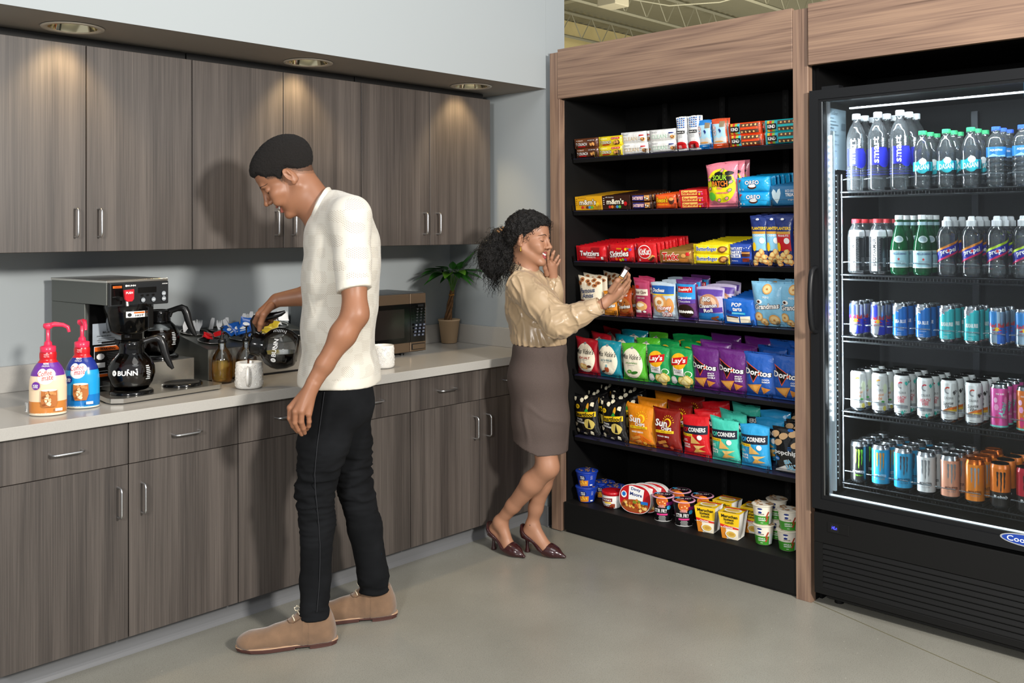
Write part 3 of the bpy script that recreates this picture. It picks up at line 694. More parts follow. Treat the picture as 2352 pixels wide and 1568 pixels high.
K['climb_blue'] = lambda: climb('#1c7fd0', 6); K['climb_red'] = lambda: climb('#cf4a1c', 7)
def kindbar(c, s):
    cc = ink(c)
    def art(A, w, h):
        for k, q in enumerate(('#e9c83a', '#d8402c', '#9dc24a', '#3fb4c9')): A.rect(-w*.42+w*.075*k, h*.05, -w*.42+w*.075*(k+1), h*.95, ink(q), 2, 6)
        A.rect(-w*.1, h*.1, w*.42, h*.9, ink('#5b4032'), 8, 5); chips(A, [(w*(-.06+.06*k), h*(.76 if k % 2 else .2)) for k in range(8)], h*.1, CHIP2, TAN, s); A.rect(-w*.08, h*.4, w*.42, h*.6, cc, 8, 2)
        A.rect(-w*.4, h*.24, -w*.12, h*.72, BLK, 4, 3); A.text('KIND', -w*.26, h*.48, w*.22, h*.28, WHITE, bold=.02)
    return bag(.162, .05, .024, film(c), art, s, 'u', nu=20, nv=8)
K['kind_orange'] = lambda: kindbar('#e0481c', 8); K['kind_teal'] = lambda: kindbar('#2bb5b9', 9)
# --- second shelf
def candybox(bg, s):
    def art(A, w, h):
        A.text("m&m's", -w*.02, h*.58, w*.62, h*.4, ink('#f4ead2'), bold=.03, under=BRN if s == 1 else ink('#0a0505'), grow=.07)
        for k, c in enumerate(('#c9302a', '#d97a2a', '#5a3018', '#3a8ac9', '#5fae3a')): A.disc(-w*.22+w*.09*k, h*.2, w*.05, h*.11, ink(c), 14)
        lines(A, -w*.42, h*.8, w*.06, 4, WHITE if s == 2 else BRN, h*.14, h*.04); A.text('peanut' if s == 1 else 'milk chocolate', -w*.2, h*.9, w*.3, h*.08, BRN if s == 1 else WHITE)
        A.disc(w*.36, h*.4, w*.06, h*.16, YEL if s == 1 else REDI, 14)
    return boxpack(.166, .066, .026, mat(bg, .4), art, None)
K['yellow_box'] = lambda: candybox('#e0a51a', 1); K['brown_box'] = lambda: candybox('#33190f', 2)
@kind('nougat_bar')
def _():
    def art(A, w, h):
        A.rect(-w*.4, h*.12, w*.16, h*.88, NAVY, 8, 4); A.text('SATISFIES', -w*.12, h*.5, w*.5, h*.42, WHITE, shear=.2, bold=.02, under=REDI, grow=.05); A.rect(w*.18, h*.15, w*.4, h*.85, TAN, 4, 3); chips(A, [(w*.24, h*.5), (w*.33, h*.4)], h*.22, CREAM, BRN, 3)
    return bag(.122, .034, .022, film('#42210f'), art, 10, 'u', nu=18, nv=7)
@kind('cup_packet')
def _():
    def art(A, w, h):
        A.rect(-w*.42, h*.2, w*.2, h*.9, ink('#e8641c'), 6, 4); A.text("Reese's", -w*.12, h*.62, w*.52, h*.36, YEL, shear=.15, bold=.02, under=BRN, grow=.08); A.text('peanut butter cups', -w*.1, h*.28, w*.44, h*.12, YEL); A.disc(w*.3, h*.55, w*.12, h*.26, BRN, 12); A.disc(w*.3, h*.66, w*.1, h*.12, TAN, 12)
    return bag(.118, .064, .022, film('#e2521b'), art, 11, 'u', nu=16, nv=8)
@kind('chew_stick')
def _():
    def art(A, w, h):
        A.rect(-w*.42, h*.1, w*.16, h*.9, ink('#f0c868'), 8, 4); A.text('Starburst', -w*.12, h*.5, w*.54, h*.55, REDI, shear=.15, bold=.02); A.text('original', w*.28, h*.6, w*.18, h*.3, WHITE); A.disc(w*.26, h*.22, w*.04, h*.16, YEL, 8); A.disc(w*.36, h*.25, w*.04, h*.16, PINK, 8)
    return boxpack(.138, .0265, .026, mat('#c51d22', .35), art)
@kind('sour_bag')
def _():
    def art(A, w, h):
        A.disc(0, h*.48, w*.47, h*.38, ink('#e9dc22'), 28); A.disc(0, h*.62, w*.3, h*.16, BLK, 18, 0, .3, 2); A.text('SOUR', 0, h*.665, w*.48, h*.12, ink('#9fd436'), bold=.03, shear=.05, under=BLK, grow=.08)
        A.text('PATCH', 0, h*.53, w*.52, h*.12, ink('#f0822a'), bold=.03, under=BLK, grow=.08); A.text('KIDS', 0, h*.43, w*.16, h*.05, PINK, bold=.02); A.text('watermelon', .012, h*.33, w*.4, h*.05, PINK, bold=.02)
        for x, y in ((-.36, .62), (.36, .56), (-.33, .42), (.32, .38), (.2, .2), (-.05, .16), (.1, .82)): A.disc(w*x, h*y, w*.075, h*.04, GRN, 12, .5); A.disc(w*x, h*y, w*.055, h*.028, ink('#f08a9a'), 12, .5)
        A.disc(-w*.27, h*.25, w*.12, h*.1, ink('#5cbf3a'), 14, 0, .1); A.disc(w*.32, h*.76, w*.12, h*.05, BLK, 14, 0, .2)
    return bag(.158, .193, .05, film('#e58193'), art, 12)
@kind('sandwich_cookies')
def _():
    def art(A, w, h):
        A.text('OREO', 0, h*.66, w*.42, h*.28, WHITE, bold=.03, under=NAVY, grow=.08); A.disc(0, h*.38, w*.13, h*.17, BRN, 18); A.disc(0, h*.43, w*.11, h*.1, WHITE, 16); A.poly([(-w*.42, h*.86), (-w*.32, h*.86), (-w*.42, h*.62)], REDI); A.text('2X', -w*.28, h*.2, w*.06, h*.1, WHITE); A.disc(-w*.38, h*.22, w*.03, h*.07, WHITE, 8)
    return bag(.158, .062, .034, film('#189ed8'), art, 13, 'u', nu=20, nv=9)
@kind('rice_square')
def _():
    def art(A, w, h):
        q = [(-.0, .12), (-.2, .42), (-.24, .66), (-.16, .82), (-.06, .76), (0, .62), (.07, .8), (.16, .84), (.2, .62), (.14, .36)]
        A.poly([(w*(x*.62-.22), h*y) for x, y in q], ink('#cfe6ef')); A.text('RICE KRISPIES', w*.22, h*.72, w*.34, h*.12, WHITE); A.text('TREATS', w*.22, h*.54, w*.34, h*.16, WHITE, bold=.02); A.text('original', w*.22, h*.3, w*.2, h*.1, WHITE)
    return bag(.15, .086, .03, film('#2a6f9e'), art, 14, 'u', nu=18, nv=9)
# --- third shelf
@kind('licorice')
def _():
    def art(A, w, h):
        A.rect(w*.02, h*.3, w*.3, h*.9, ink('#8f1018'), 5, 4); A.text('Twizzlers', -w*.02, h*.52, w*.62, h*.34, WHITE, bold=.03, under=ink('#7a0c10'), grow=.05); A.text('TWISTS', w*.02, h*.26, w*.3, h*.1, WHITE); A.rect(w*.34, h*.12, w*.4, h*.3, WHITE, 1, 1)
    return bag(.188, .074, .028, film('#c4141f'), art, 15, 'u', nu=20, nv=9)
@kind('fruit_candy')
def _():
    def art(A, w, h):
        for k, (x, y) in enumerate(((.3, .8), (.22, .72), (.38, .7), (-.4, .5), (-.38, .66), (.1, .14), (.0, .1), (.2, .14), (-.14, .16), (.32, .86))): A.disc(w*x, h*y, w*.045, h*.08, ink(('#7ac13a', '#f2c41e', '#6a3aa0', '#e0641e', '#d8202a')[k % 5]), 10)
        A.text('Skittles', -w*.02, h*.47, w*.72, h*.36, WHITE, shear=.1, bold=.04, rot=.07, under=ink('#8a0c14'), grow=.05); A.text('ORIGINAL', 0, h*.76, w*.2, h*.08, YEL)
    return bag(.154, .084, .03, film('#c9151e'), art, 16, 'u', nu=18, nv=9)
@kind('wafer')
def _():
    def art(A, w, h):
        A.disc(-w*.06, h*.56, w*.32, h*.36, WHITE, 24); A.disc(-w*.06, h*.56, w*.29, h*.32, ink('#d01820'), 24); A.text('KitKat', -w*.06, h*.57, w*.52, h*.34, WHITE, shear=.12, bold=.04, rot=.06)
        A.poly([(w*.08, h*.2), (w*.3, h*.42), (w*.42, h*.34), (w*.2, h*.1)], TAN); A.poly([(w*.12, h*.14), (w*.2, h*.06), (w*.4, h*.26), (w*.36, h*.34)], BRN); lines(A, -w*.3, h*.16, w*.1, 2, WHITE, h*.07, h*.03)
    return bag(.116, .088, .02, film('#cf1c22'), art, 17, 'u', nu=14, nv=9)
@kind('caramel_bar')
def _():
    def art(A, w, h):
        A.rect(-w*.44, h*.12, w*.4, h*.45, ink('#a8692e'), 10, 3); A.text('Twix', -w*.14, h*.54, w*.52, h*.6, ink('#cf1c22'), shear=.2, bold=.05, rot=.05, under=CREAM, grow=.06); A.disc(w*.26, h*.6, w*.07, h*.16, TAN, 12); A.disc(w*.22, h*.25, w*.1, h*.16, ink('#b0702e'), 12); A.rect(w*.33, h*.6, w*.42, h*.86, REDI, 2, 2)
    return bag(.178, .058, .028, mat('#b98a45', .25, .5, coat=.3), art, 18, 'u', nu=20, nv=8)
@kind('peanut_bar')
def _():
    def art(A, w, h):
        A.text('Butterfinger', -w*.1, h*.5, w*.56, h*.5, ink('#1c4fa8'), shear=.1, bold=.02, under=WHITE, grow=.04); A.disc(w*.32, h*.5, w*.12, h*.34, ink('#7a4a1c'), 14, .2, .08); A.disc(w*.33, h*.52, w*.07, h*.2, TAN, 12, .2, .1)
    return bag(.186, .044, .026, film('#f0da1e'), art, 19, 'u', nu=20, nv=8)
@kind('fig_bar')
def _():
    def art(A, w, h):
        A.text("NATURE'S", -w*.14, h*.8, w*.5, h*.14, WHITE, bold=.02); A.text('BAKERY', -w*.14, h*.62, w*.5, h*.16, WHITE, bold=.03); A.rect(-w*.4, h*.36, w*.04, h*.52, WHITE, 3, 2); A.text('FIG BAR', -w*.18, h*.44, w*.36, h*.11, ink('#274aa6'), bold=.02)
        A.rect(w*.1, h*.42, w*.42, h*.66, BRN, 4, 3); A.rect(w*.1, h*.56, w*.42, h*.62, TAN, 4, 1); A.rect(w*.12, h*.16, w*.4, h*.34, ink('#7a2d1c'), 4, 2); A.text('blueberry', -w*.2, h*.2, w*.26, h*.07, WHITE)
        for k in range(5): A.disc(w*(.04+.09*k), h*(.82+.03*(k % 2)), w*.02, h*.03, LGRY, 6)
    return bag(.112, .088, .024, film('#2448a5'), art, 20, 'u', nu=14, nv=9)
def nuts(c, s):
    def art(A, w, h):
        A.text('PLANTERS', 0, h*.74, w*.84, h*.06, YEL, bold=.03); A.rect(-w*.4, h*.6, w*.4, h*.68, GOLD, 4, 1); A.rect(-w*.4, h*.3, w*.4, h*.63, ink(c), 4, 4); A.text('CASHEWS' if s == 21 else 'PEANUTS', w*.02, h*.6, w*.6, h*.04, WHITE, bold=.02)
        A.disc(w*.2, h*.5, w*.16, h*.06, WHITE, 14); chips(A, [(w*x, h*y) for x, y in ((-.2, .14), (.05, .1), (.25, .18), (-.05, .22), (.15, .28), (-.3, .06), (.3, .08))], w*.15, CHIP2, TAN, s, 1.2); A.disc(-w*.25, h*.38, w*.11, h*.09, YEL, 12); A.disc(0, h*.92, w*.1, h*.02, WHITE, 8)
    return bag(.082, .212, .03, film('#1b2f70'), art, s, nu=10, nv=22)
K['cashews'] = lambda: nuts('#8cc7e6', 21); K['peanuts'] = lambda: nuts('#c4242a', 22)
# --- fourth shelf
@kind('cookie_bag')
def _():
    def art(A, w, h):
        for x, y in ((-.3, .92), (-.05, .9), (.2, .93), (.38, .87), (-.38, .84), (.05, .84), (.28, .8)): A.disc(w*x, h*y, w*.09, h*.05, ink('#a5673a'), 12, 0, .1); A.disc(w*x+.002, h*y, w*.04, h*.02, BRN, 8, 0, .2)
        A.text('Famous', -w*.02, h*.66, w*.66, h*.13, ink('#2c3f66'), shear=.2, bold=.02, rot=.1); A.text('Amos', .0, h*.52, w*.5, h*.13, ink('#2c3f66'), shear=.2, bold=.02, rot=.1)
        A.rect(-w*.36, h*.24, w*.2, h*.4, BRN, 5, 2); A.text('CHOCOLATE CHIP', -w*.08, h*.32, w*.46, h*.05, WHITE); chips(A, [(-w*.2, h*.12), (w*.05, h*.12), (w*.25, h*.16)], w*.12, TAN, ink('#a5673a'), 3)
    return bag(.148, .175, .055, film('#e6dac2', .35), art, 23)
def granny(c, c2, s, w_=.082, h_=.118, t_='Grandmas'):
    def art(A, w, h):
        A.disc(0, h*.45, w*.42, h*.3, ink(c2), 22, 0, .03); 
        for x, y in ((-.2, .5), (.1, .58), (.22, .4), (-.05, .3), (.05, .45)): A.disc(w*x, h*y, w*.045, h*.03, BRN, 8, 0, .2)
        A.disc(-w*.22, h*.66, w*.14, h*.08, WHITE, 14); A.text(t_, 0, h*.4, w*.86, h*.15, WHITE, shear=.2, bold=.03, rot=.1, under=BRN, grow=.08); A.text('CHOCOLATE CHIP', 0, h*.84, w*.6, h*.06, WHITE)
    return bag(w_, h_, .03, film(c), art, s)
K['cookie_orange'] = lambda: granny('#dc8a1e', '#d98f3e', 24); K['cookie_rust'] = lambda: granny('#9e3f14', '#a8622c', 25)
@kind('bear_claw')
def _():
    def art(A, w, h):
        A.rect(-w*.4, h*.7, w*.4, h*.88, ink('#b4446a'), 4, 2); A.rect(-w*.36, h*.56, w*.42, h*.72, ink('#e9dccb'), 4, 3); A.text('Bear Claw', .0, h*.645, w*.72, h*.075, ink('#6a3b34'), bold=.01); A.text('CHERRY CHEESE', 0, h*.5, w*.5, h*.035, WHITE); A.disc(-w*.2, h*.78, w*.14, h*.04, REDI, 12)
        A.disc(w*.0, h*.3, w*.34, h*.12, ink('#d9a566'), 18, 0, .1); A.disc(-w*.05, h*.33, w*.22, h*.05, CREAM, 14, 0, .2); A.rect(-w*.36, h*.13, w*.0, h*.2, WHITE, 3, 1); A.disc(w*.2, h*.16, w*.1, h*.03, WHITE, 8)
    return bag(.09, .186, .036, film('#a63458'), art, 26)
@kind('honey_bun')
def _():
    def art(A, w, h):
        A.rect(-w*.46, h*.68, w*.46, h*.9, ink('#1f5cab'), 8, 3); A.text('Duchess', -w*.12, h*.78, w*.5, h*.1, WHITE, shear=.15, bold=.03, under=NAVY, grow=.04); A.rect(-w*.46, h*.65, w*.46, h*.68, YEL, 8, 1)
        A.disc(-w*.08, h*.42, w*.32, h*.24, ink('#d79a58'), 24, 0, .03); A.disc(-w*.1, h*.46, w*.2, h*.14, ink('#efe0c4'), 18, 0, .05); A.disc(-w*.08, h*.46, w*.1, h*.06, ink('#c98a48'), 14); A.disc(w*.32, h*.38, w*.13, h*.2, ink('#d0924e'), 16)
        A.text('Honey', w*.1, h*.3, w*.56, h*.15, WHITE, shear=.15, bold=.04, rot=.08, under=REDI, grow=.12); A.text('Bun', w*.16, h*.15, w*.36, h*.14, WHITE, shear=.15, bold=.04, rot=.08, under=REDI, grow=.12)
    return bag(.138, .17, .05, film('#b7c9d6'), art, 27)
@kind('cupcakes')
def _():
    def art(A, w, h):
        A.rect(-w*.46, h*.52, w*.46, h*.9, ink('#2a8fd0'), 6, 5); A.rect(-w*.38, h*.7, w*.36, h*.84, REDI, 4, 3); A.text("Freshley's", 0, h*.77, w*.64, h*.1, WHITE, shear=.1, bold=.03, rot=.1); A.rect(-w*.46, h*.44, w*.46, h*.54, ink('#4a2a8a'), 6, 2); A.text('Cupcakes', -w*.02, h*.57, w*.7, h*.08, WHITE, bold=.03)
        A.text('Chocolate', -w*.02, h*.49, w*.6, h*.05, WHITE); A.disc(0, h*.25, w*.4, h*.17, ink('#25130c'), 22); A.poly([(w*(-.36+.06*k), h*(.24+(.03 if k % 2 else -.0))) for k in range(13)]+[(w*(.36-.06*k), h*(.19+(.03 if k % 2 else 0))) for k in range(13)], WHITE); A.rect(-w*.46, h*.02, w*.46, h*.07, ink('#4a2a8a'), 4, 1)
    return bag(.108, .182, .05, film('#5c2f6a'), art, 28)
@kind('cinnamon_roll')
def _():
    def art(A, w, h):
        A.rect(-w*.46, h*.74, w*.46, h*.92, ink('#5b3f9a'), 6, 3); A.disc(0, h*.52, w*.38, h*.28, ink('#b98466'), 24); A.disc(0, h*.54, w*.3, h*.2, ink('#dcb89a'), 22); A.disc(0, h*.54, w*.16, h*.1, ink('#b07a5a'), 18)
        A.rect(-w*.46, h*.06, w*.46, h*.28, ink('#2377bd'), 8, 3); A.rect(-w*.46, h*.28, w*.46, h*.42, ink('#4b2f8e'), 8, 2, .008); A.text('BIG', -w*.06, h*.66, w*.28, h*.12, WHITE, bold=.05, under=BRN, grow=.06); A.text('Cinnamon', -w*.02, h*.48, w*.68, h*.11, WHITE, bold=.03, shear=.1, rot=.1, under=ink('#3a1f6a'), grow=.06)
        A.text('Roll', 0, h*.35, w*.34, h*.1, WHITE, bold=.03, rot=.1, under=ink('#3a1f6a'), grow=.06); A.rect(w*.06, h*.12, w*.34, h*.18, ink('#8a4a24'), 3, 1, .01); A.rect(w*.1, h*.06, w*.3, h*.12, ink('#8a4a24'), 3, 1, -.01)
    return bag(.142, .158, .05, film('#b3a9c6'), art, 29)
@kind('toaster_pastry')
def _():
    def art(A, w, h):
        A.text('POP', -w*.04, h*.8, w*.3, h*.15, WHITE, bold=.06, shear=.1); A.text('tarts', -w*.02, h*.62, w*.28, h*.14, WHITE, bold=.06); A.rect(-w*.2, h*.42, w*.22, h*.5, ink('#25b0d8'), 5, 1); A.text('frosted blueberry', 0, h*.46, w*.36, h*.045, WHITE)
        A.rect(-w*.36, h*.1, w*.02, h*.34, CREAM, 5, 3, -.004); A.rect(w*.06, h*.1, w*.36, h*.36, CREAM, 5, 3, .004); A.rect(-w*.34, h*.29, w*.0, h*.34, BRN, 4, 1, -.004); A.disc(-w*.3, h*.52, w*.05, h*.07, NAVY, 10); A.disc(-w*.22, h*.48, w*.05, h*.07, NAVY, 10)
    return bag(.158, .108, .026, film('#1b63c0'), art, 30, 'u', nu=18, nv=10)
@kind('mini_cookies')
def _():
    def art(A, w, h):
        A.text('Grandmas', -.0, h*.46, w*.8, h*.12, WHITE, shear=.2, bold=.04, rot=.08, under=BRN, grow=.07); A.text('MINI', 0, h*.66, w*.2, h*.05, WHITE); A.disc(-w*.22, h*.56, w*.1, h*.05, WHITE, 14); A.disc(-w*.24, h*.56, w*.05, h*.03, BRN, 10)
        for x, y, r in ((.05, .84, .15), (-.28, .22, .14), (.22, .16, .17), (-.1, .1, .12)): A.disc(w*x, h*y, w*r, w*r*.95, ink('#cf9a55'), 20); A.disc(w*x, h*y, w*r*.78, w*r*.7, ink('#e4c48a'), 18); A.disc(w*x, h*y, w*.035, w*.03, ink('#b67c3a'), 8)
    return bag(.148, .19, .05, film('#7db8d8', .35), art, 31)
# --- fifth shelf
def kettle(c, s, t2, c3):
    def art(A, w, h):
        A.disc(0, h*.48, w*.42, h*.4, CREAM, 30); A.disc(0, h*.88, w*.06, h*.03, GREY, 12); A.text("Miss Vickie's", 0, h*.66, w*.78, h*.14, BLK, shear=.25, bold=.005); A.text(t2, 0, h*.49, w*.5, h*.06, ink(c3), bold=.02); lines(A, 0, h*.43, w*.4, 1, GREY)
        if s == 32: chips(A, [(-w*.12, h*.26), (-w*.05, h*.25), (w*.02, h*.24)], w*.1, CHIP2, TAN, 1, 1.); A.disc(w*.2, h*.26, w*.09, h*.04, BRN, 12)
        elif s == 33: A.disc(0, h*.24, w*.09, h*.08, ink('#a14a2a'), 14); A.rect(-w*.03, h*.3, w*.03, h*.38, ink('#7aa9b0'), 2, 2); A.disc(-w*.16, h*.18, w*.1, h*.03, BRN, 10, .3)
        else: A.disc(-w*.1, h*.26, w*.1, h*.05, ink('#3d8a2a'), 14, .2); A.disc(w*.1, h*.24, w*.14, h*.04, ink('#2f6f22'), 14, .2); A.disc(-w*.1, h*.26, w*.05, h*.025, ink('#9fc46a'), 10)
        lines(A, 0, h*.13, w*.4, 2, GREY, .005, .001)
    return bag(.142, .178, .06, film(c), art, s)
K['kettle_red'] = lambda: kettle('#a51523', 32, 'SEA SALT', '#a5352c'); K['kettle_teal'] = lambda: kettle('#0f8092', 33, 'SALT & VINEGAR', '#4a7a86'); K['kettle_green'] = lambda: kettle('#4fae2a', 34, 'JALAPEÑO', '#4a8a3a')
@kind('wavy_green')
def _():
    def art(A, w, h):
        A.rect(-w*.28, h*.3, w*.16, h*.6, WHITE, 5, 4, -.002); A.disc(-w*.04, h*.66, w*.3, h*.2, ink('#f2b01e'), 26); A.rect(-w*.36, h*.58, w*.3, h*.76, REDI, 6, 4, .014); A.text("Lay's", -w*.03, h*.67, w*.54, h*.16, WHITE, shear=.12, bold=.05, rot=.09)
        A.text('SOUR CREAM', -w*.06, h*.44, w*.34, h*.035, ink('#3a3a3a')); A.text('& ONION', -w*.06, h*.39, w*.24, h*.035, ink('#3a3a3a'), bold=.02)
        A.disc(w*.32, h*.36, w*.12, h*.08, WHITE, 16); A.disc(w*.32, h*.36, w*.1, h*.066, GRN, 16); chips(A, [(-w*.28, h*.17)], w*.13, WHITE, LGRY, 2, 1.1); chips(A, [(w*.08, h*.16), (w*.26, h*.2), (w*.14, h*.1)], w*.17, ink('#ecdc9a'), ink('#cdb45e'), 3, 1.)
    return bag(.14, .18, .06, film('#16904a'), art, 35)
def tort(c, s, t2):
    def art(A, w, h):
        A.poly([(-w*.42, h*.8), (w*.06, h*.6), (-w*.16, h*.34)], ink('#e0542a')); A.poly([(-w*.39, h*.77), (w*.03, h*.595), (-w*.16, h*.375)], BLK); A.poly([(-w*.34, h*.72), (-w*.06, h*.6), (-w*.17, h*.45)], ink('#100a12'))
        A.text('Doritos', -w*.02, h*.575, w*.84, h*.13, WHITE, bold=.05, shear=.05, rot=-.06, under=BLK, grow=.08); A.poly([(w*.0, h*.56), (w*.1, h*.6), (w*.08, h*.53)], ink('#e0542a'))
        for i, q in enumerate(t2.split()): A.text(q, w*.24, h*.43-h*.05*i, w*.22, h*.035, WHITE, bold=.04, shear=.15)
        A.poly([(-w*.38, h*.29), (w*.12, h*.33), (-w*.08, h*.08)], ink('#d08a3a')); A.poly([(w*.1, h*.27), (w*.36, h*.22), (w*.12, h*.1)], ink('#c47c2e')); A.poly([(-w*.3, h*.27), (w*.04, h*.29), (-w*.1, h*.14)], ink('#dda04e'))
    return bag(.152, .19, .06, film(c), art, s)
K['tortilla_purple'] = lambda: tort('#5c1f6e', 36, 'SPICY SWEET CHILI'); K['tortilla_blue'] = lambda: tort('#1f54a8', 37, 'COOL RANCH')
# --- sixth shelf
@kind('popcorn')
def _():
    def art(A, w, h):
        A.rect(-w*.44, h*.5, w*.44, h*.62, YEL, 8, 3, .012); A.text('Smartfood', 0, h*.56, w*.8, h*.1, BLK, shear=.2, bold=.03, rot=.07); A.text('WHITE', -w*.2, h*.43, w*.26, h*.045, WHITE, bold=.02, rot=-.1); A.text('CHEDDAR', -w*.17, h*.365, w*.36, h*.045, WHITE, bold=.02, rot=-.1)
        A.disc(w*.2, h*.34, w*.2, h*.13, ink('#d6c065'), 16, 0, .08); A.poly([(w*.14, h*.24), (w*.22, h*.46), (w*.26, h*.24)], BLK); A.disc(w*.16, h*.76, w*.05, h*.09, ink('#dfa02a'), 12, -.2); A.poly([(w*.04, h*.64), (w*.14, h*.74), (w*.2, h*.64)], GRN); A.disc(-w*.26, h*.74, w*.1, h*.055, YEL, 14); A.text('70', -w*.26, h*.74, w*.1, h*.04, BLK)
        for k, (x, y) in enumerate(((-.1, .9), (.34, .82), (-.36, .3), (.28, .12), (.0, .08), (-.3, .14), (.05, .97), (-.38, .9))): A.disc(w*x, h*y, w*.07, h*.05, ink('#ece4c8'), 12, 0, .25, k)
    return bag(.152, .2, .06, film('#0f0f10', .2), art, 38)
def sun(c, s, c2, t2):
    def art(A, w, h):
        if s == 39: 
            for k in range(7): a = -.9+.3*k; A.poly([(0, h*.34), (w*.5*math.sin(a), h*.34-h*.32*math.cos(a)), (w*.5*math.sin(a+.12), h*.34-h*.32*math.cos(a+.12))], ORNG)
        for k in range(9): a = .1+.36*k; A.poly([(w*(.14+.15*math.cos(a)), h*(.7+.12*math.sin(a))), (w*(.14+.2*math.cos(a+.06)), h*(.7+.17*math.sin(a+.06))), (w*(.14+.2*math.cos(a-.06)), h*(.7+.17*math.sin(a-.06)))], YEL)
        A.disc(w*.14, h*.7, w*.13, h*.1, YEL, 18); A.disc(w*.12, h*.69, w*.1, h*.08, ink(c), 18); A.text('Sun', -w*.1, h*.68, w*.46, h*.16, WHITE, bold=.05, shear=.08); A.text('CHIPS', w*.1, h*.56, w*.38, h*.075, WHITE, bold=.05); A.rect(-w*.3, h*.46, w*.36, h*.52, YEL, 5, 1, .002)
        A.text('100% WHOLE GRAIN', w*.03, h*.49, w*.56, h*.03, BRN); A.text(t2, 0, h*.38, w*.44, h*.04, WHITE, bold=.02)
        for x, y, q in ((-.16, .2, .3), (.0, .24, .5), (.02, .14, -.3)): A.poly([(w*(x-.1), h*(y+.03)), (w*(x+.08), h*(y+.06)), (w*(x+.12), h*y), (w*(x-.06), h*(y-.04))], ink('#d08a3c'))
        A.disc(w*.24, h*.12, w*.07, h*.04, ink(c2), 12)
    return bag(.152, .195, .055, film(c), art, s)
K['wave_orange'] = lambda: sun('#d98418', 39, '#f0b040', 'HARVEST CHEDDAR'); K['wave_red'] = lambda: sun('#7e1812', 40, '#c9482a', 'HONEY BBQ')
def corner(c, s, t2):
    def art(A, w, h):
        A.rect(-w*.47, h*.56, w*.47, h*.76, ink('#182030'), 8, 4, .006); A.text('POP', -w*.31, h*.65, w*.24, h*.1, ink(c) if s != 41 else REDI, bold=.04, rot=.05); A.text('CORNERS', w*.12, h*.67, w*.6, h*.1, WHITE, bold=.04, rot=.05); A.rect(-w*.46, h*.5, -w*.04, h*.56, YEL, 4, 1)
        A.text('NEVER FRIED', -w*.24, h*.53, w*.36, h*.03, BRN); A.disc(w*.24, h*.5, w*.09, h*.06, WHITE, 14); 
        for i, q in enumerate(t2.split()): A.text(q, -w*.28, h*.3-h*.06*i, w*.26, h*.045, WHITE, bold=.03)
        A.poly([(-w*.06, h*.54), (-w*.1, h*.34), (w*.26, h*.36)], ink('#d9ac5e')); A.poly([(0, h*.3), (w*.42, h*.32), (w*.1, h*.2)], ink('#e3bd74')); A.poly([(-w*.04, h*.12), (w*.4, h*.17), (w*.1, h*.24)], ink('#cf9c4c')); lines(A, -w*.3, h*.42, w*.2, 2, WHITE, .006, .002)
    return bag(.142, .188, .055, film(c), art, s)
K['corner_red'] = lambda: corner('#cc1a22', 41, 'KETTLE CORN'); K['corner_teal'] = lambda: corner('#45c4ad', 42, 'SEA SALT'); K['corner_blue'] = lambda: corner('#2f9fd8', 43, 'WHITE CHEDDAR')
@kind('puffed')
def _():
    def art(A, w, h):
        A.poly([(-w*.46, h*.06), (-w*.1, h*.2), (w*.2, h*.1), (w*.46, h*.16), (w*.46, h*.03), (-w*.46, h*.03)], WHITE); A.text('popchips', 0, h*.48, w*.86, h*.13, WHITE, bold=.05); A.disc(-w*.34, h*.34, w*.09, h*.05, BLUE, 12); A.text('50%', -w*.34, h*.34, w*.12, h*.03, WHITE, bold=.02)
        A.text('SEA', w*.02, h*.3, w*.24, h*.09, ink('#58b8e0'), bold=.07, rot=.3, under=WHITE, grow=.06); A.text('SALT', w*.14, h*.18, w*.38, h*.12, ink('#58b8e0'), bold=.07, rot=.15, under=WHITE, grow=.06)
        for x, y in ((-.28, .7), (-.1, .84), (.2, .9), (.3, .68), (-.38, .86)): A.disc(w*x, h*y, w*.15, h*.065, ink('#d8b184'), 14, .3, .06)
        A.disc(w*.1, h*.97, w*.1, h*.03, BLUE, 10); lines(A, w*.12, h*.62, w*.16, 3, BLUE, .006, .002)
    return bag(.142, .19, .055, film('#151719'), art, 44)
TH = math.cos(TILT), math.sin(TILT)
ORD = ('', 'second', 'third', 'fourth', 'fifth', 'sixth', 'seventh', 'eighth', 'ninth', 'tenth')
SHELFN = ('top shelf', 'second shelf', 'third shelf', 'fourth shelf', 'fifth shelf', 'sixth shelf')
PROTO = {}
rs = random.Random(5)
def stock(row, y, k, name, desc, cat, deep=1, step=.03, stack=1, hh=.05, front='', lean=0., x0=.021, jit=.004, zj=0.):
    z0 = SHZ[row]
    for d in range(deep):
        for s in range(stack):
            q = x0+d*step; up = .0040+s*hh
            jx, jr = (rs.uniform(-jit, jit), rs.uniform(-.05, .05)*(jit/.004)) if (d or s) else (0, rs.uniform(-.02, .02))
            loc = (.06+q*TH[0]-up*TH[1], y+jx, z0+q*TH[1]+up*TH[0]+(zj*d if d else 0)); rot = (TILT+lean+(rs.uniform(-.02, .02) if d else 0), 0, -math.pi/2+jr)
            pos = ('at the front of the ' if d == 0 else '')
            where = f'front of the {SHELFN[row]}' if d == 0 else f'{ORD[d]} from the front'
            if stack > 1: where += (', lower', ', upper' if stack == 2 else ', middle', ', upper')[s]
            lab = desc+(', at the ' if d == 0 else ', ')+where
            if k in PROTO: o = dup(PROTO[k], loc, rot, lab, desc+'s')
            else:
                o = K[k]().build(name); PROTO[k] = o; o.location = loc; o.rotation_euler = rot; tag(o, lab, cat, desc+'s')
S_ = stock
S_(0, -.85, 'nut_bar', 'snack_bar', 'brown wrapped crunch bar', 'snack bar', 3, .034, 2, .046)
S_(0, -.993, 'lemon_bar', 'snack_bar', 'yellow wrapped crunch bar', 'snack bar', 3, .034, 2, .046)
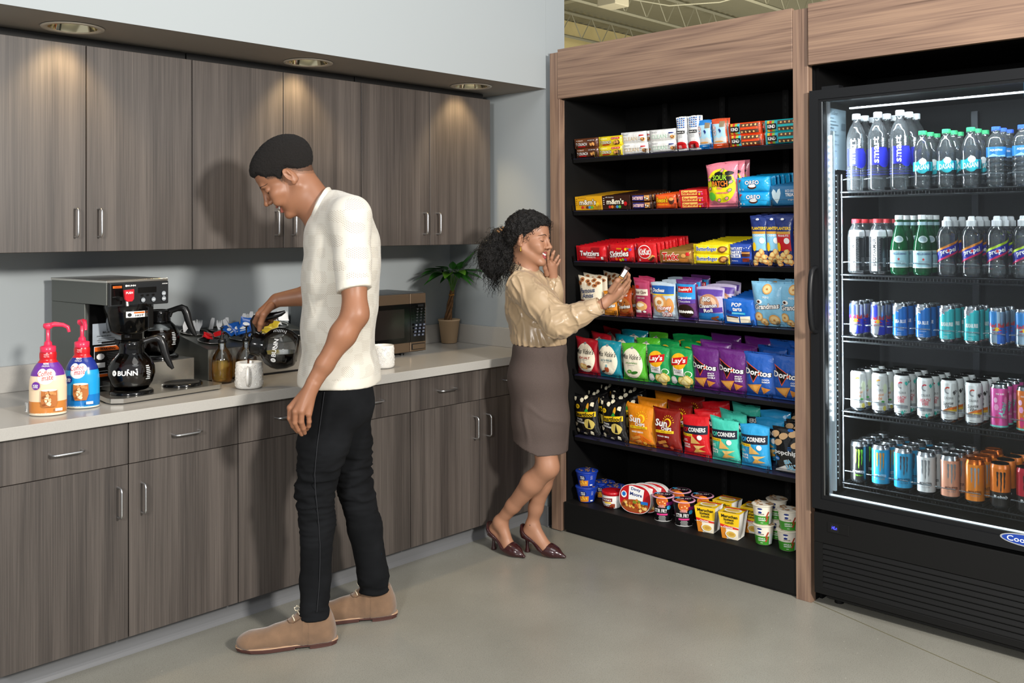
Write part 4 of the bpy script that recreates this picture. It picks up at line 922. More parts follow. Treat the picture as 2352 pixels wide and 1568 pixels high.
S_(0, -1.136, 'clean_gold', 'snack_bar', 'white bar with gold lettering', 'snack bar', 3, .034, 2, .051)
S_(0, -1.294, 'clean_green', 'snack_bar', 'white bar with mint lettering', 'snack bar', 3, .034, 2, .051)
S_(0, -1.398, 'fruit_bar', 'snack_bar', 'dotted white fruit bar in the left column', 'snack bar', 2, .03)
S_(0, -1.462, 'fruit_bar', 'snack_bar', 'dotted white fruit bar in the right column', 'snack bar', 2, .03)
S_(0, -1.515, 'climb_blue', 'snack_bar', 'blue wrapped oat bar', 'snack bar', 2, .034)
S_(0, -1.59, 'climb_red', 'snack_bar', 'orange-red wrapped oat bar', 'snack bar', 2, .034)
S_(0, -1.716, 'kind_orange', 'snack_bar', 'orange wrapped nut bar', 'snack bar', 3, .034, 2, .05)
S_(0, -1.885, 'kind_teal', 'snack_bar', 'teal wrapped nut bar', 'snack bar', 3, .034, 2, .05)
S_(1, -.853, 'yellow_box', 'candy_box', 'yellow box of chocolate candies', 'candy box', 10, .031, jit=.002)
S_(1, -1.021, 'brown_box', 'candy_box', 'dark brown box of chocolate candies', 'candy box', 10, .031, jit=.002)
S_(1, -1.173, 'nougat_bar', 'chocolate_bar', 'brown nougat bar with blue lettering panel', 'chocolate bar', 6, .03, 2, .034)
S_(1, -1.306, 'cup_packet', 'chocolate_packet', 'orange packet of chocolate cups', 'candy packet', 6, .032, 1, .064)
S_(1, -1.45, 'chew_stick', 'candy_stick', 'red and yellow stick of fruit chews', 'candy', 5, .034, 3, .027)
S_(1, -1.597, 'sour_bag', 'candy_bag', 'pink and yellow bag of sour candy', 'candy bag', 3, .06, jit=.008, x0=.034)
S_(1, -1.755, 'sandwich_cookies', 'cookie_packet', 'blue packet of sandwich cookies', 'cookies', 6, .04, 2, .061)
S_(1, -1.895, 'rice_square', 'snack_packet', 'blue packet with a white heart', 'snack packet', 5, .04, 1)
S_(2, -.874, 'licorice', 'candy_packet', 'dark red packet of licorice twists', 'candy packet', 9, .033, zj=.0)
S_(2, -1.054, 'fruit_candy', 'candy_packet', 'red packet with rainbow candies', 'candy packet', 8, .036)
S_(2, -1.2, 'wafer', 'chocolate_bar', 'bright red wafer bar', 'chocolate bar', 10, .03)
S_(2, -1.36, 'caramel_bar', 'chocolate_bar', 'gold wrapped caramel bar', 'chocolate bar', 8, .034)
S_(2, -1.545, 'peanut_bar', 'chocolate_bar', 'bright yellow peanut bar', 'chocolate bar', 9, .033, 2, .043)
S_(2, -1.688, 'fig_bar', 'snack_bar', 'royal blue fig bar', 'snack bar', 9, .031)
S_(2, -1.784, 'cashews', 'nut_bag', 'navy nut tube with pale blue panel, left one', 'nut bag', 3, .045, jit=.008)
S_(2, -1.848, 'cashews', 'nut_bag', 'navy nut tube with pale blue panel, right one', 'nut bag', 2, .045, x0=.022)
S_(2, -1.9, 'peanuts', 'nut_bag', 'navy nut tube with red panel, left one', 'nut bag', 3, .045, x0=.012, jit=.008)
S_(2, -1.955, 'peanuts', 'nut_bag', 'navy nut tube with red panel, by the post', 'nut bag', 2, .045, x0=.04)
S_(3, -.868, 'cookie_bag', 'cookie_bag', 'cream bag of chocolate chip cookies', 'cookie bag', 3, .075, x0=.03, jit=.03)
S_(3, -.99, 'cookie_orange', 'cookie_packet', 'orange cookie packet', 'cookies', 4, .036, x0=.02)
S_(3, -1.078, 'cookie_rust', 'cookie_packet', 'rust brown cookie packet', 'cookies', 4, .036, x0=.02)
S_(3, -1.178, 'bear_claw', 'pastry_packet', 'raspberry pink pastry packet', 'pastry', 2, .05, x0=.022)
S_(3, -1.292, 'honey_bun', 'pastry_packet', 'glazed bun packet with a blue top', 'pastry', 3, .07, x0=.03, jit=.015)
S_(3, -1.416, 'cupcakes', 'pastry_packet', 'blue and purple cupcake packet', 'pastry', 3, .065, x0=.03, jit=.012)
S_(3, -1.538, 'cinnamon_roll', 'pastry_packet', 'purple cinnamon roll packet', 'pastry', 3, .07, x0=.03, jit=.015)
S_(3, -1.68, 'toaster_pastry', 'pastry_packet', 'royal blue toaster pastry packet', 'pastry', 8, .032, jit=.006)
S_(3, -1.815, 'mini_cookies', 'cookie_bag', 'pale blue mini cookie bag in the left column', 'cookie bag', 2, .07, x0=.03)
S_(3, -1.93, 'mini_cookies', 'cookie_bag', 'pale blue mini cookie bag beside the walnut post', 'cookie bag', 2, .07, x0=.036)
for y, k, d in ((-.84, 'kettle_red', 'red and cream kettle chip bag'), (-.975, 'kettle_teal', 'teal and cream kettle chip bag'), (-1.12, 'kettle_green', 'lime green and cream kettle chip bag'),
                (-1.262, 'wavy_green', 'green potato chip bag, left column'), (-1.385, 'wavy_green', 'green potato chip bag, right column'), (-1.512, 'tortilla_purple', 'purple tortilla chip bag, left column'),
                (-1.645, 'tortilla_purple', 'purple tortilla chip bag, right column'), (-1.775, 'tortilla_blue', 'blue tortilla chip bag, left column'), (-1.905, 'tortilla_blue', 'blue tortilla chip bag, beside the walnut post')):
    S_(4, y, k, 'chip_bag', d, 'chip bag', 3, .098, x0=.036, jit=.022, lean=-.02, zj=.006)
for y, k, d in ((-.835, 'popcorn', 'black popcorn bag, left column'), (-1.0, 'popcorn', 'black popcorn bag, right column'), (-1.155, 'wave_orange', 'orange whole grain chip bag'), (-1.3, 'wave_red', 'dark red whole grain chip bag'),
                (-1.455, 'corner_red', 'red corn chip bag'), (-1.6, 'corner_teal', 'mint green corn chip bag'), (-1.745, 'corner_blue', 'sky blue corn chip bag'), (-1.9, 'puffed', 'black puffed chip bag')):
    S_(5, y, k, 'chip_bag', d, 'chip bag', 3, .098, x0=.036, jit=.022, lean=-.02, zj=.004)
# --- bottom deck: bowls and cups
ZB = .1475
def put(k, name, locs, labs, cat, group=None, rz=0.):
    for i, (p, l) in enumerate(zip(locs, labs)):
        r = (0, 0, -math.pi/2+.38+rz+rs.uniform(-.15, .15))
        if k in PROTO: dup(PROTO[k], p, r, l, group)
        else: o = K[k]().build(name); PROTO[k] = o; o.location = p; o.rotation_euler = r; tag(o, l, cat, group)
@kind('mac')
def _():
    def art(A, w, h):
        A.rect(-w*.34, h*.06, w*.2, h*.46, ink('#d98a2a'), 8, 3, .004); chips(A, [(w*x, h*y) for x, y in ((-.2, .2), (-.05, .26), (.08, .3), (-.12, .36))], w*.09, ink('#f0c04a'), ink('#e0982a'), 2, .6); A.disc(-w*.1, h*.66, w*.17, h*.2, ink('#12225e'), 18); A.text('MAC &', -w*.1, h*.74, w*.2, h*.1, WHITE, bold=.03); A.text('CHEESE', -w*.1, h*.62, w*.22, h*.09, WHITE, bold=.03)
        A.poly([(-w*.2, h*.54), (-w*.1, h*.46), (0, h*.54), (-w*.1, h*.5)], YEL); A.rect(w*.3, h*.1, w*.46, h*.2, WHITE, 3, 1); lines(A, w*.36, h*.8, w*.14, 4, WHITE, .005, .001)
    def la(A, r):
        rr = random.Random(4)
        for k in range(20):
            a = rr.uniform(0, 6.28); q = r*math.sqrt(rr.random())*.82; x, y = q*math.cos(a), q*math.sin(a); c = rr.uniform(0, 6.28); L = []
            for s in range(5): L.append((x+.009*math.cos(c+s*.5), y+.009*math.sin(c+s*.5)))
            for s in range(4, -1, -1): L.append((x+.005*math.cos(c+s*.5), y+.005*math.sin(c+s*.5)))
            A.poly(L, ink('#e0a83a'))
    return cup(.038, .053, .068, mat('#1c3fae', .35), art, mat('#1b3a9c', .35), la)
zz = .0745
put('mac', 'noodle_bowl', [(.075, -.835, ZB), (.078, -.833, ZB+zz), (.19, -.85, ZB), (.165, -.94, ZB)], ['blue macaroni bowl under another on the bottom deck, nearest the wall', 'blue macaroni bowl stacked on top of its twin at the end of the bottom deck', 'blue macaroni bowl standing behind the stacked pair', 'blue macaroni bowl behind the chili tub'], 'food bowl', 'blue macaroni bowls')
@kind('chili')
def _():
    def art(A, w, h):
        A.rect(-w*.6, h*.0+.001, w*.2, h*.3, ink('#4a1410'), 8, 2); A.rect(-w*.5, h*.52, w*.12, h*.78, ink('#7a1a16'), 8, 3, .004); A.text('CHUNKY', -w*.18, h*.65, w*.5, h*.13, WHITE, bold=.04); A.rect(-w*.3, h*.4, w*.06, h*.5, YEL, 4, 1); A.text('CHILI', -w*.24, h*.24, w*.4, h*.13, WHITE, bold=.04)
        chips(A, [(w*x, h*y) for x, y in ((.05, .2), (.14, .24), (.1, .32), (.2, .18), (.2, .32))], w*.07, ink('#a84a2a'), ink('#6a2414'), 3); A.disc(w*.36, h*.6, w*.06, h*.1, LGRY, 10)
    return cup(.041, .047, .062, mat('#e6e4e0', .35), art, mat('#b8131f', .3), None, .014, .003)
put('chili', 'chili_tub', [(.083, -.985, ZB), (.20, -1.06, ZB)], ['white chili tub with a red lid, between the macaroni and stew', 'red-lidded chili tub standing behind the front one'], 'food tub', 'red-lidded chili tubs', 0)
@kind('stew')
def _():
    n = 36; w, h = .165, .13; P = []
    for i in range(n):
        a = 2*math.pi*i/n; P.append((w/2*(abs(math.cos(a))**.75)*(1 if math.cos(a) > 0 else -1), h/2+h/2*(abs(math.sin(a))**.85)*(1 if math.sin(a) > 0 else -1)))
    mb = MB().prism(P, 1, 0, .03, mat('#e9e8e4', .45)); A = Art(mb, lambda u, v, l: (u, -l, v), .0001)
    A.poly([(x*.97, (z-h/2)*.97+h/2) for x, z in P], mat('#b8151e', .4)); A.poly([(-w*.1, h*.95), (w*.28, h*.86), (w*.24, h*.42), (-w*.2, h*.44), (-w*.2, h*.93)], WHITE)
    A.text('Dinty', w*.02, h*.82, w*.3, h*.13, NAVY, bold=.04, rot=-.08); A.text('Moore', w*.03, h*.66, w*.38, h*.12, NAVY, bold=.04, rot=-.08); A.disc(-.0, h*.26, w*.44, h*.22, ink('#9a4a1e'), 24)
    rr = random.Random(8)
    for k in range(34):
        a = rr.uniform(0, 6.28); q = math.sqrt(rr.random()); A.disc(w*.4*q*math.cos(a), h*.27+h*.19*q*math.sin(a), w*.05, h*.055, ink(('#cf7a2a', '#dfb050', '#6a2c16', '#b0461e', '#7a8a2a', '#e9c47a')[k % 6]), 6, rr.random()*3, .2, k)
    A.disc(-w*.34, h*.62, w*.09, h*.12, WHITE, 14); A.disc(-w*.34, h*.63, w*.06, h*.08, BLUE, 12); A.rect(w*.2, h*.36, w*.42, h*.46, BLUE, 3, 1)
    return mb
for i, (x, y) in enumerate(((.055, -1.135), (.095, -1.155), (.135, -1.175))):
    lab = ('white and red beef stew box, front of the three', 'white and red beef stew box, middle of the three', 'white and red beef stew box, rear of the three')[i]
    if i: dup(PROTO['stew'], (x, y, ZB+.003), (-.1, 0, -math.pi/2+.15), lab)
    else: o = K['stew']().build('stew_box'); PROTO['stew'] = o; o.location = (x, y, ZB+.003); o.rotation_euler = (-.1, 0, -math.pi/2+.15); tag(o, lab, 'food box', 'beef stew boxes')
@kind('noodle')
def _():
    def art(A, w, h):
        A.disc(0, h*.86, w*.3, h*.24, ink('#e8862a'), 20); A.disc(0, h*.84, w*.24, h*.17, ink('#c9602a'), 18, 0, .1); chips(A, [(w*x, h*y) for x, y in ((-.1, .8), (.05, .85), (.14, .78))], w*.06, CHIP2, ORNG, 3); A.text('CUP', -w*.02, h*.68, w*.26, h*.06, REDI, bold=.04, under=WHITE); A.text('NOODLES', -w*.02, h*.62, w*.34, h*.05, REDI, bold=.03, under=WHITE)
        A.rect(w*.22, h*.7, w*.8, h*.84, ink('#8a1f6a'), 6, 2, .002); A.disc(w*.36, h*.6, w*.12, h*.09, ink('#34a8dc'), 16); A.text('STIR FRY', -w*.08, h*.46, w*.7, h*.16, WHITE, bold=.02); A.rect(-w*.3, h*.27, w*.3, h*.34, PINK, 6, 1, .001); lines(A, 0, h*.22, w*.5, 4, WHITE, .006, .0016); A.rect(-w*1.2, 0.001, w*1.2, h*.03, WHITE, 20, 1)
    def la(A, r):
        A.disc(0, 0, r, r, ink('#d88ab0'), 30); A.disc(0, 0, r*.92, r*.92, ink('#1a1216'), 30); A.disc(-r*.4, -r*.3, r*.4, r*.35, ink('#c86a2a'), 16, 0, .1); A.text('STIR FRY', r*.05, r*.25, r*1.3, r*.3, WHITE, bold=.03); A.text('NOODLES', 0, -r*.1, r*.8, r*.16, PINK); A.disc(-r*.6, r*.5, r*.25, r*.2, ink('#34a8dc'), 14)
    return cup(.036, .048, .108, mat('#141214', .35), art, mat('#d9a6bd', .4), la, .001, rim=.004)
put('noodle', 'noodle_cup', [(.08, -1.278, ZB), (.082, -1.388, ZB), (.2, -1.29, ZB), (.2, -1.41, ZB)], ['black stir fry noodle cup in the front row next to the stew', 'black stir fry noodle cup in the front row next to the soup boxes', 'black stir fry noodle cup at the back, behind the one beside the stew', 'black stir fry noodle cup at the back, nearer the soup boxes'], 'noodle cup', 'stir fry noodle cups', .1)
@kind('soup')
def _():
    h = .112; w0, w1 = .07, .096; m = mat('#ece9e2', .4); mb = MB()
    def P(u, v): ww = w0+(w1-w0)*v/h; return ww
    mb.lathe([(0, 0), (w0/2-.002, 0), (w1/2-.002, h)], m, 28)
    for s in (-1, 1):
        mb.add([(-w0/2, s*w0/2, 0), (w0/2, s*w0/2, 0), (w1/2, s*w1/2, h), (-w1/2, s*w1/2, h)], [(0, 1, 2, 3) if s < 0 else (3, 2, 1, 0)], m)
    mb.add([(-w1/2, -w1/2, h), (w1/2, -w1/2, h), (w1/2, w1/2, h), (-w1/2, w1/2, h), (-w0/2, -w0/2, 0), (w0/2, -w0/2, 0), (w0/2, w0/2, 0), (-w0/2, w0/2, 0)], [(0, 1, 2, 3), (7, 6, 5, 4)], m)
    def S(u, v, l): ww = w0+(w1-w0)*v/h; return (u*ww, -ww/2-l, v)
    A = Art(mb, S); A.rect(-.5, h*.5, .5, h, YEL, 4, 2); A.poly([(-.5, h*.56), (0, h*.5), (.5, h*.46), (.5, h*.34), (0, h*.4), (-.5, h*.46)], ink('#d8301e'))
    A.rect(-.5, 0, .5, h*.4, CREAM, 4, 2); A.rect(-.5, 0, -.2, h*.42, ink('#d9862a'), 2, 2); A.text('Maruchan', .03, h*.88, .78, h*.12, BLK, bold=.04, rot=0); A.text('Instant', 0, h*.76, .5, h*.1, BLK, bold=.04); A.text('Lunch', .02, h*.65, .42, h*.1, BLK, bold=.04); A.text('Chicken', -.05, h*.46, .5, h*.08, WHITE, bold=.05)
    A.disc(.1, h*.2, .34, h*.16, WHITE, 22); A.disc(.1, h*.2, .28, h*.12, ink('#e0bb5a'), 20, 0, .05); A.disc(.12, h*.21, .16, h*.06, ink('#cfa040'), 14, 0, .15)
    A2 = Art(mb, lambda u, v, l: (u, v, h+l)); A2.rect(-w1/2, -w1/2, w1/2, w1/2, YEL, 1, 1); A2.disc(0, 0, w1*.4, w1*.3, WHITE, 20); A2.disc(0, 0, w1*.32, w1*.22, ink('#e0bb5a'), 18); A2.rect(-w1/2, w1*.22, w1/2, w1*.36, ink('#d8301e'), 1, 1); A2.text('Maruchan', 0, -w1*.4, w1*.6, w1*.1, BLK, bold=.03)
    for s in (-1, 1): A3 = Art(mb, lambda u, v, l: (s*(w0/2*.5+w1/2*.5+(v/h-.5)*(w1-w0)/2)+0, u, v)); 
    return mb
put('soup', 'soup_box', [(.085, -1.515, ZB), (.078, -1.64, ZB), (.215, -1.53, ZB), (.21, -1.67, ZB)], ['yellow and white instant soup box in the front row beside the noodle cups', 'yellow and white instant soup box in the front row beside the oatmeal', 'yellow instant soup box at the back, behind the one beside the noodle cups', 'yellow instant soup box at the back, behind the one beside the oatmeal'], 'soup box', 'instant soup boxes', -.2)
@kind('oat')
def _():
    def art(A, w, h):
        A.rect(-w*1.2, .002, w*1.2, h*.48, ink('#3f8f2c'), 20, 2); A.disc(-w*.16, h*.78, w*.1, h*.11, WHITE, 14); A.disc(-w*.16, h*.85, w*.13, h*.05, NAVY, 12); A.disc(-w*.16, h*.67, w*.1, h*.06, NAVY, 12); A.text('QUAKER', -w*.1, h*.58, w*.36, h*.06, BLK, bold=.02)
        A.text('APPLES &', -w*.08, h*.36, w*.4, h*.07, WHITE, bold=.03); A.text('CINNAMON', -w*.06, h*.26, w*.42, h*.07, WHITE, bold=.03); A.poly([(w*.12, h*.42), (w*.2, h*.4), (w*.34, h*.7), (w*.26, h*.72)], ink('#a5432a')); A.poly([(w*.12, h*.2), (w*.2, h*.18), (w*.32, h*.44), (w*.24, h*.46)], ink('#a5432a')); A.rect(w*.36, h*.06, w*.6, h*.62, LGRY, 4, 2); lines(A, -w*.06, h*.12, w*.2, 1, WHITE)
    def la(A, r):
        A.disc(0, 0, r, r*1., ink('#e6dfcf'), 26); rr = random.Random(2)
        for k in range(24): a = rr.uniform(0, 6.28); q = r*rr.uniform(.35, .95); A.disc(q*math.cos(a), q*math.sin(a), .007, .005, ink(('#9a6a42', '#c9a57a')[k % 2]), 8, rr.random()*3, .1)
    return cup(.033, .042, .08, mat('#e6dfcf', .4), art, mat('#dcd3c0', .4), la, .0015, rim=.004)
put('oat', 'oatmeal_cup', [(.095, -1.775, ZB), (.093, -1.772, ZB+.0835), (.092, -1.885, ZB), (.094, -1.888, ZB+.0835), (.2, -1.78, ZB), (.2, -1.78, ZB+.0835)], ['green and cream oatmeal cup, bottom of the stack beside the soup boxes', 'green and cream oatmeal cup, top of the stack beside the soup boxes', 'green and cream oatmeal cup, bottom of the stack beside the walnut post', 'green and cream oatmeal cup, top of the stack beside the walnut post', 'green and cream oatmeal cup at the back, lower one', 'green and cream oatmeal cup at the back, upper one'], 'oatmeal cup', 'oatmeal cups', .1)
# ------------------------------------------------------------------ drinks in the cooler
def clear_mat(c, rough=.02, ior=1.33):
    return mat(c, rough, trans=1., ior=ior, spec=.5)
m_water = thin('#f6fafc', .02, 1.7, .7, .035); m_watg = thin('#2fae6c', .02, 1.6, .3, .16); m_alu = mat('#c4c8cc', .25, 1.); m_alub = mat('#141414', .25, .6)
def bottle(prof, m, cap, caph, capr, art=None, seg=28, inner=None):
    "prof: list of (r, z); a shell with its water as one clear body, closed by a ribbed cap"
    mb = MB(); mb.lathe([(0, .004), (prof[0][0]*.7, .004), (prof[0][0]*.85, 0)]+prof, m, seg)
    ztop = prof[-1][1]; z = ztop-caph*.35; n = 48
    V = []; F = []
    for zz, k in ((z, 1), (z+caph*.9, 1), (z+caph, .93)):
        for i in range(n):
            r = capr*k*(1+(.03 if i % 2 else 0)*(k == 1)); a = 2*math.pi*i/n; V.append((r*math.cos(a), r*math.sin(a), zz))
    for j in range(2):
        for i in range(n): F.append((j*n+i, j*n+(i+1) % n, (j+1)*n+(i+1) % n, (j+1)*n+i))
    F.append(tuple(2*n+i for i in range(n))); F.append(tuple(reversed(range(n)))); mb.add(V, F, cap)
    mb.lathe([(capr*1.08, z-.004), (capr*1.08, z-.001)], m, 20)
    zs = [q[1] for q in prof]; rr = [q[0] for q in prof]
    def S(u, v, l):
        r = float(np.interp(v, zs, rr)); a = u/max(rr)-math.pi/2; return ((r+l+.0010)*math.cos(a), (r+l+.0010)*math.sin(a), v)
    if art: art(Art(mb, S, .00012), S)
    return mb
def wavy(pts, n=60, amp=0., k=0, z0=0, z1=1):
    zs = [p[1] for p in pts]; rr = [p[0] for p in pts]; out = []
    for i in range(n+1):
        z = zs[0]+(zs[-1]-zs[0])*i/n; r = float(np.interp(z, zs, rr))
        if z0 < z < z1: r += amp*math.sin((z-z0)*k)
        out.append((r, z))
    return out
D = {}
def drink(name):
    def d(f): D[name] = f; return f
    return d
@drink('tall_water')
def _():
    def art(A, S):
        A.rect(-.034, .098, .034, .165, ink('#2326a8')); A.disc(.02, .125, .026, .038, ink('#2c33c4'), 24)
        A.text('smart', -.010, .155, .1, .021, WHITE, rot=math.pi/2, bold=.02); A.text('water', .013, .185, .04, .010, WHITE, rot=math.pi/2, bold=.01)
        A.rect(-.1, .06, .1, .0625, ink('#2c33a4')); A.rect(-.1, .07, .1, .0715, ink('#2c33a4')); A.rect(-.1, .08, .1, .0815, ink('#2c33a4'))
    return bottle(wavy([(.036, .004), (.0375, .01), (.0375, .09), (.0365, .095), (.0375, .1), (.0375, .2), (.034, .225), (.024, .252), (.014, .268), (.0125, .278), (.0125, .29)]), m_water, mat('#e9ecee', .4), .021, .0155, art)
@drink('green_cap_water')
def _():
    def art(A, S):
        A.rect(-.1, .066, .1, .1, ink('#29b3bd')); A.disc(.0, .083, .022, .027, ink('#2bb9c4'), 24); A.disc(.002, .101, .013, .012, WHITE, 18)
        A.poly([(.024, .104), (.031, .094), (.030, .07), (.024, .062), (.027, .083)], NAVY); A.text('DASANI', -.001, .08, .050, .019, WHITE, bold=.02, shear=.1, rot=.08)
    return bottle(wavy([(.03, .004), (.0325, .012), (.0315, .05), (.0335, .065), (.033, .1), (.0315, .115), (.0335, .13), (.031, .15), (.022, .178), (.0125, .195), (.0115, .208)], 60, .0009, 280, .012, .06), m_water, mat('#2f9e63', .4), .015, .0145, art)
@drink('blue_cap_water')
def _():
    def art(A, S):
        A.rect(-.1, .105, .1, .14, ink('#2d7fc2')); A.poly([(-.034, .105), (-.01, .116), (.01, .104), (.034, .112), (.034, .105)], ink('#9fd0e8')); A.text('AQUAFINA', 0, .128, .046, .009, WHITE, bold=.03)
    return bottle(wavy([(.03, .004), (.0325, .012), (.0325, .1), (.0315, .103), (.0315, .142), (.0325, .15), (.027, .172), (.0125, .192), (.0115, .205)], 70, .0016, 340, .012, .1), m_water, mat('#2c56c0', .4), .013, .0145, art)
@drink('square_water')
def _():
    def art(A, S):
        A.rect(-.026, .012, -.004, .168, WHITE); A.rect(-.032, .145, .034, .17, ink('#dfe3e6')); A.text('BODYARMOR', -.0145, .085, .106, .0135, BLK, rot=math.pi/2, bold=.02); A.text('SPORT WATER', -.0145, .022, .018, .008, REDI); A.text('ALKALINE', -.0145, .157, .018, .005, REDI)
        A.rect(.008, .012, .034, .14, ink('#23262a')); lines(A, .022, .06, .018, 7, GREY)
    return bottle(wavy([(.031, .004), (.034, .012), (.034, .145), (.032, .165), (.022, .183), (.0165, .192), (.0165, .203)]), m_water, mat('#b51d28', .4), .016, .0185, art)
@drink('green_bottle')
def _():
    def art(A, S):
        A.rect(-.1, .03, .1, .092, ink('#a9d3dc')); A.rect(-.1, .028, .1, .031, WHITE); A.rect(-.1, .09, .1, .0925, WHITE); A.text('S.PELLEGRINO', 0, .08, .056, .0075, NAVY, bold=.02); A.poly([(.006*math.sin(math.pi*k/5)*(1 if k % 2 == 0 else .42), .06+.007*math.cos(math.pi*k/5)*(1 if k % 2 == 0 else .42)) for k in range(10)], REDI)
        lines(A, 0, .052, .05, 3, GREY, .006, .001); A.disc(0, .135, .019, .013, ink('#d5e2e4'), 20); A.disc(0, .135, .014, .009, ink('#a7c0c8'), 18); A.rect(-.1, .188, .1, .2, ink('#a9cdd8'))
    return bottle(wavy([(.029, .004), (.032, .01), (.032, .1), (.029, .125), (.02, .16), (.0135, .185), (.0135, .215)]), m_watg, mat('#eceeee', .4), .017, .0145, art)
def sport(c, s):
    def art(A, S):
        A.rect(-.1, .076, .1, .108, ink('#2328a0'), skew=.09); A.rect(-.1, .070, .1, .0775, ink('#c91f5a'), skew=.09); A.rect(-.1, .107, .1, .1155, ink(c), skew=.09); A.text('propel', 0, .092, .058, .023, WHITE, rot=.27, bold=.05, shear=.1); A.disc(.001, .094, .0045, .0055, REDI, 12)
        A.text('ENERGY BOOST' if s else 'ELECTROLYTE WATER', 0, .112, .05, .0035, BLK, rot=.27)
    mb = bottle(wavy([(.031, .004), (.0345, .014), (.0345, .04), (.0315, .06), (.0315, .072), (.0345, .08), (.0345, .13), (.035, .15), (.029, .168), (.016, .185), (.0155, .19)]), m_water, mat('#d4d8da', .35), .022, .0175, art)
    mb.lathe([(.015, .203), (.0125, .207), (.0115, .216), (.009, .219), (0, .219)], mat('#e2e6e8', .2), 20); return mb
D['sport_orange'] = lambda: sport('#e08a2a', 0); D['sport_lime'] = lambda: sport('#b9dc2a', 1)
def can(r, h, m, art=None, top=m_alu, tall=True):
    mb = MB(); nk = .008 if tall else .012
    pr = [(0, .003), (r*.72, .003), (r*.76, 0), (r*.82, .001), (r-.001, .009), (r, .013), (r, h-nk-.004), (r-.003, h-.006), (r*.86, h-.0025)]
    mb.lathe(pr[:6], m_alu, 32); mb.lathe(pr[5:7], m, 32); mb.lathe(pr[6:], m if top is m_alub else top, 32); mb.lathe([(r*.86, h-.0025), (r*.88, h), (r*.84, h+.0005), (r*.82, h-.004), (0, h-.004)], top, 32)
    mb.box((-.005, -.012, h-.004), (.005, .008, h-.0025), top, .0005, T(rz=.5), 1)
    def S(u, v, l): a = u/r-math.pi/2; rr = r if v < h-nk-.004 else r-.003*(v-(h-nk-.004))/(nk-.002); return ((rr+l+.0002)*math.cos(a), (rr+l+.0002)*math.sin(a), v)
    if art: art(Art(mb, S, .00012), r, h)
    return mb
def cm(c, rough=.3): return mat(c, rough, .12, coat=.3)
@drink('blue_silver_can')
def _():
    def art(A, r, h):
        w = 2*math.pi*r
        for k, m in ((0, ink('#1b2a9e')), (.5, ink('#1b2a9e'))):
            A.poly([(-w*.25+w*k, h*.52), (w*.0+w*k, h*.52), (w*.0+w*k, h*.93), (-w*.17+w*k, h*.93)], m); A.poly([(0+w*k, h*.07), (w*.25+w*k, h*.07), (w*.25+w*k, h*.50), (w*.06+w*k, h*.50)], m)
        A.text('Red Bull', .0, h*.55, .05, .015, REDI, bold=.05); A.disc(0, h*.45, .008, .007, YEL, 14); A.poly([(-.018, h*.42), (-.004, h*.47), (-.006, h*.41)], REDI); A.poly([(.018, h*.42), (.004, h*.47), (.006, h*.41)], REDI); A.text('ENERGY DRINK', 0, h*.35, .034, .005, REDI)
    return can(.0265, .134, mat('#b4b9c2', .25, .8), art)
def bull(c, t, t2='#ffffff'):
    def art(A, r, h):
        w = 2*math.pi*r; A.poly([(-w*.3, h*.93), (w*.06, h*.93), (w*.02, h*.86), (-w*.05, h*.84), (-w*.04, h*.76), (-w*.12, h*.78), (-w*.13, h*.7), (-w*.3, h*.66)], mat('#b4b9c2', .25, .8))
        A.text(t, 0, h*.5, .04, .013, ink(t2), bold=.03, under=WHITE if t2 != '#ffffff' else None); lines(A, 0, h*.3, .03, 2, WHITE, .006, .001); lines(A, -.006, h*.17, .02, 2, WHITE, .006, .0012)
    return can(.0265, .134, cm(c), art)
D['bright_blue_can'] = lambda: bull('#1773c9', 'SEA BLUE'); D['aqua_can'] = lambda: bull('#35bfc6', 'SUGAR FREE', '#dff6f6')
@drink('light_blue_silver_can')
def _():
    def art(A, r, h):
        w = 2*math.pi*r
        for k in (0, .5): A.poly([(-w*.25+w*k, h*.52), (w*.0+w*k, h*.52), (w*.0+w*k, h*.93), (-w*.2+w*k, h*.93)], ink('#2b86d0')); A.poly([(0+w*k, h*.07), (w*.22+w*k, h*.07), (w*.2+w*k, h*.50), (w*.0+w*k, h*.50)], ink('#2b66c0'))
        A.text('Red Bull', .0, h*.55, .05, .015, REDI, bold=.05); A.disc(0, h*.45, .008, .007, YEL, 14); A.poly([(-.018, h*.42), (-.004, h*.47), (-.006, h*.41)], REDI); A.poly([(.018, h*.42), (.004, h*.47), (.006, h*.41)], REDI); A.text('SUGARFREE', 0, h*.35, .034, .005, REDI)
    return can(.0265, .134, mat('#a9c6dc', .25, .7), art)
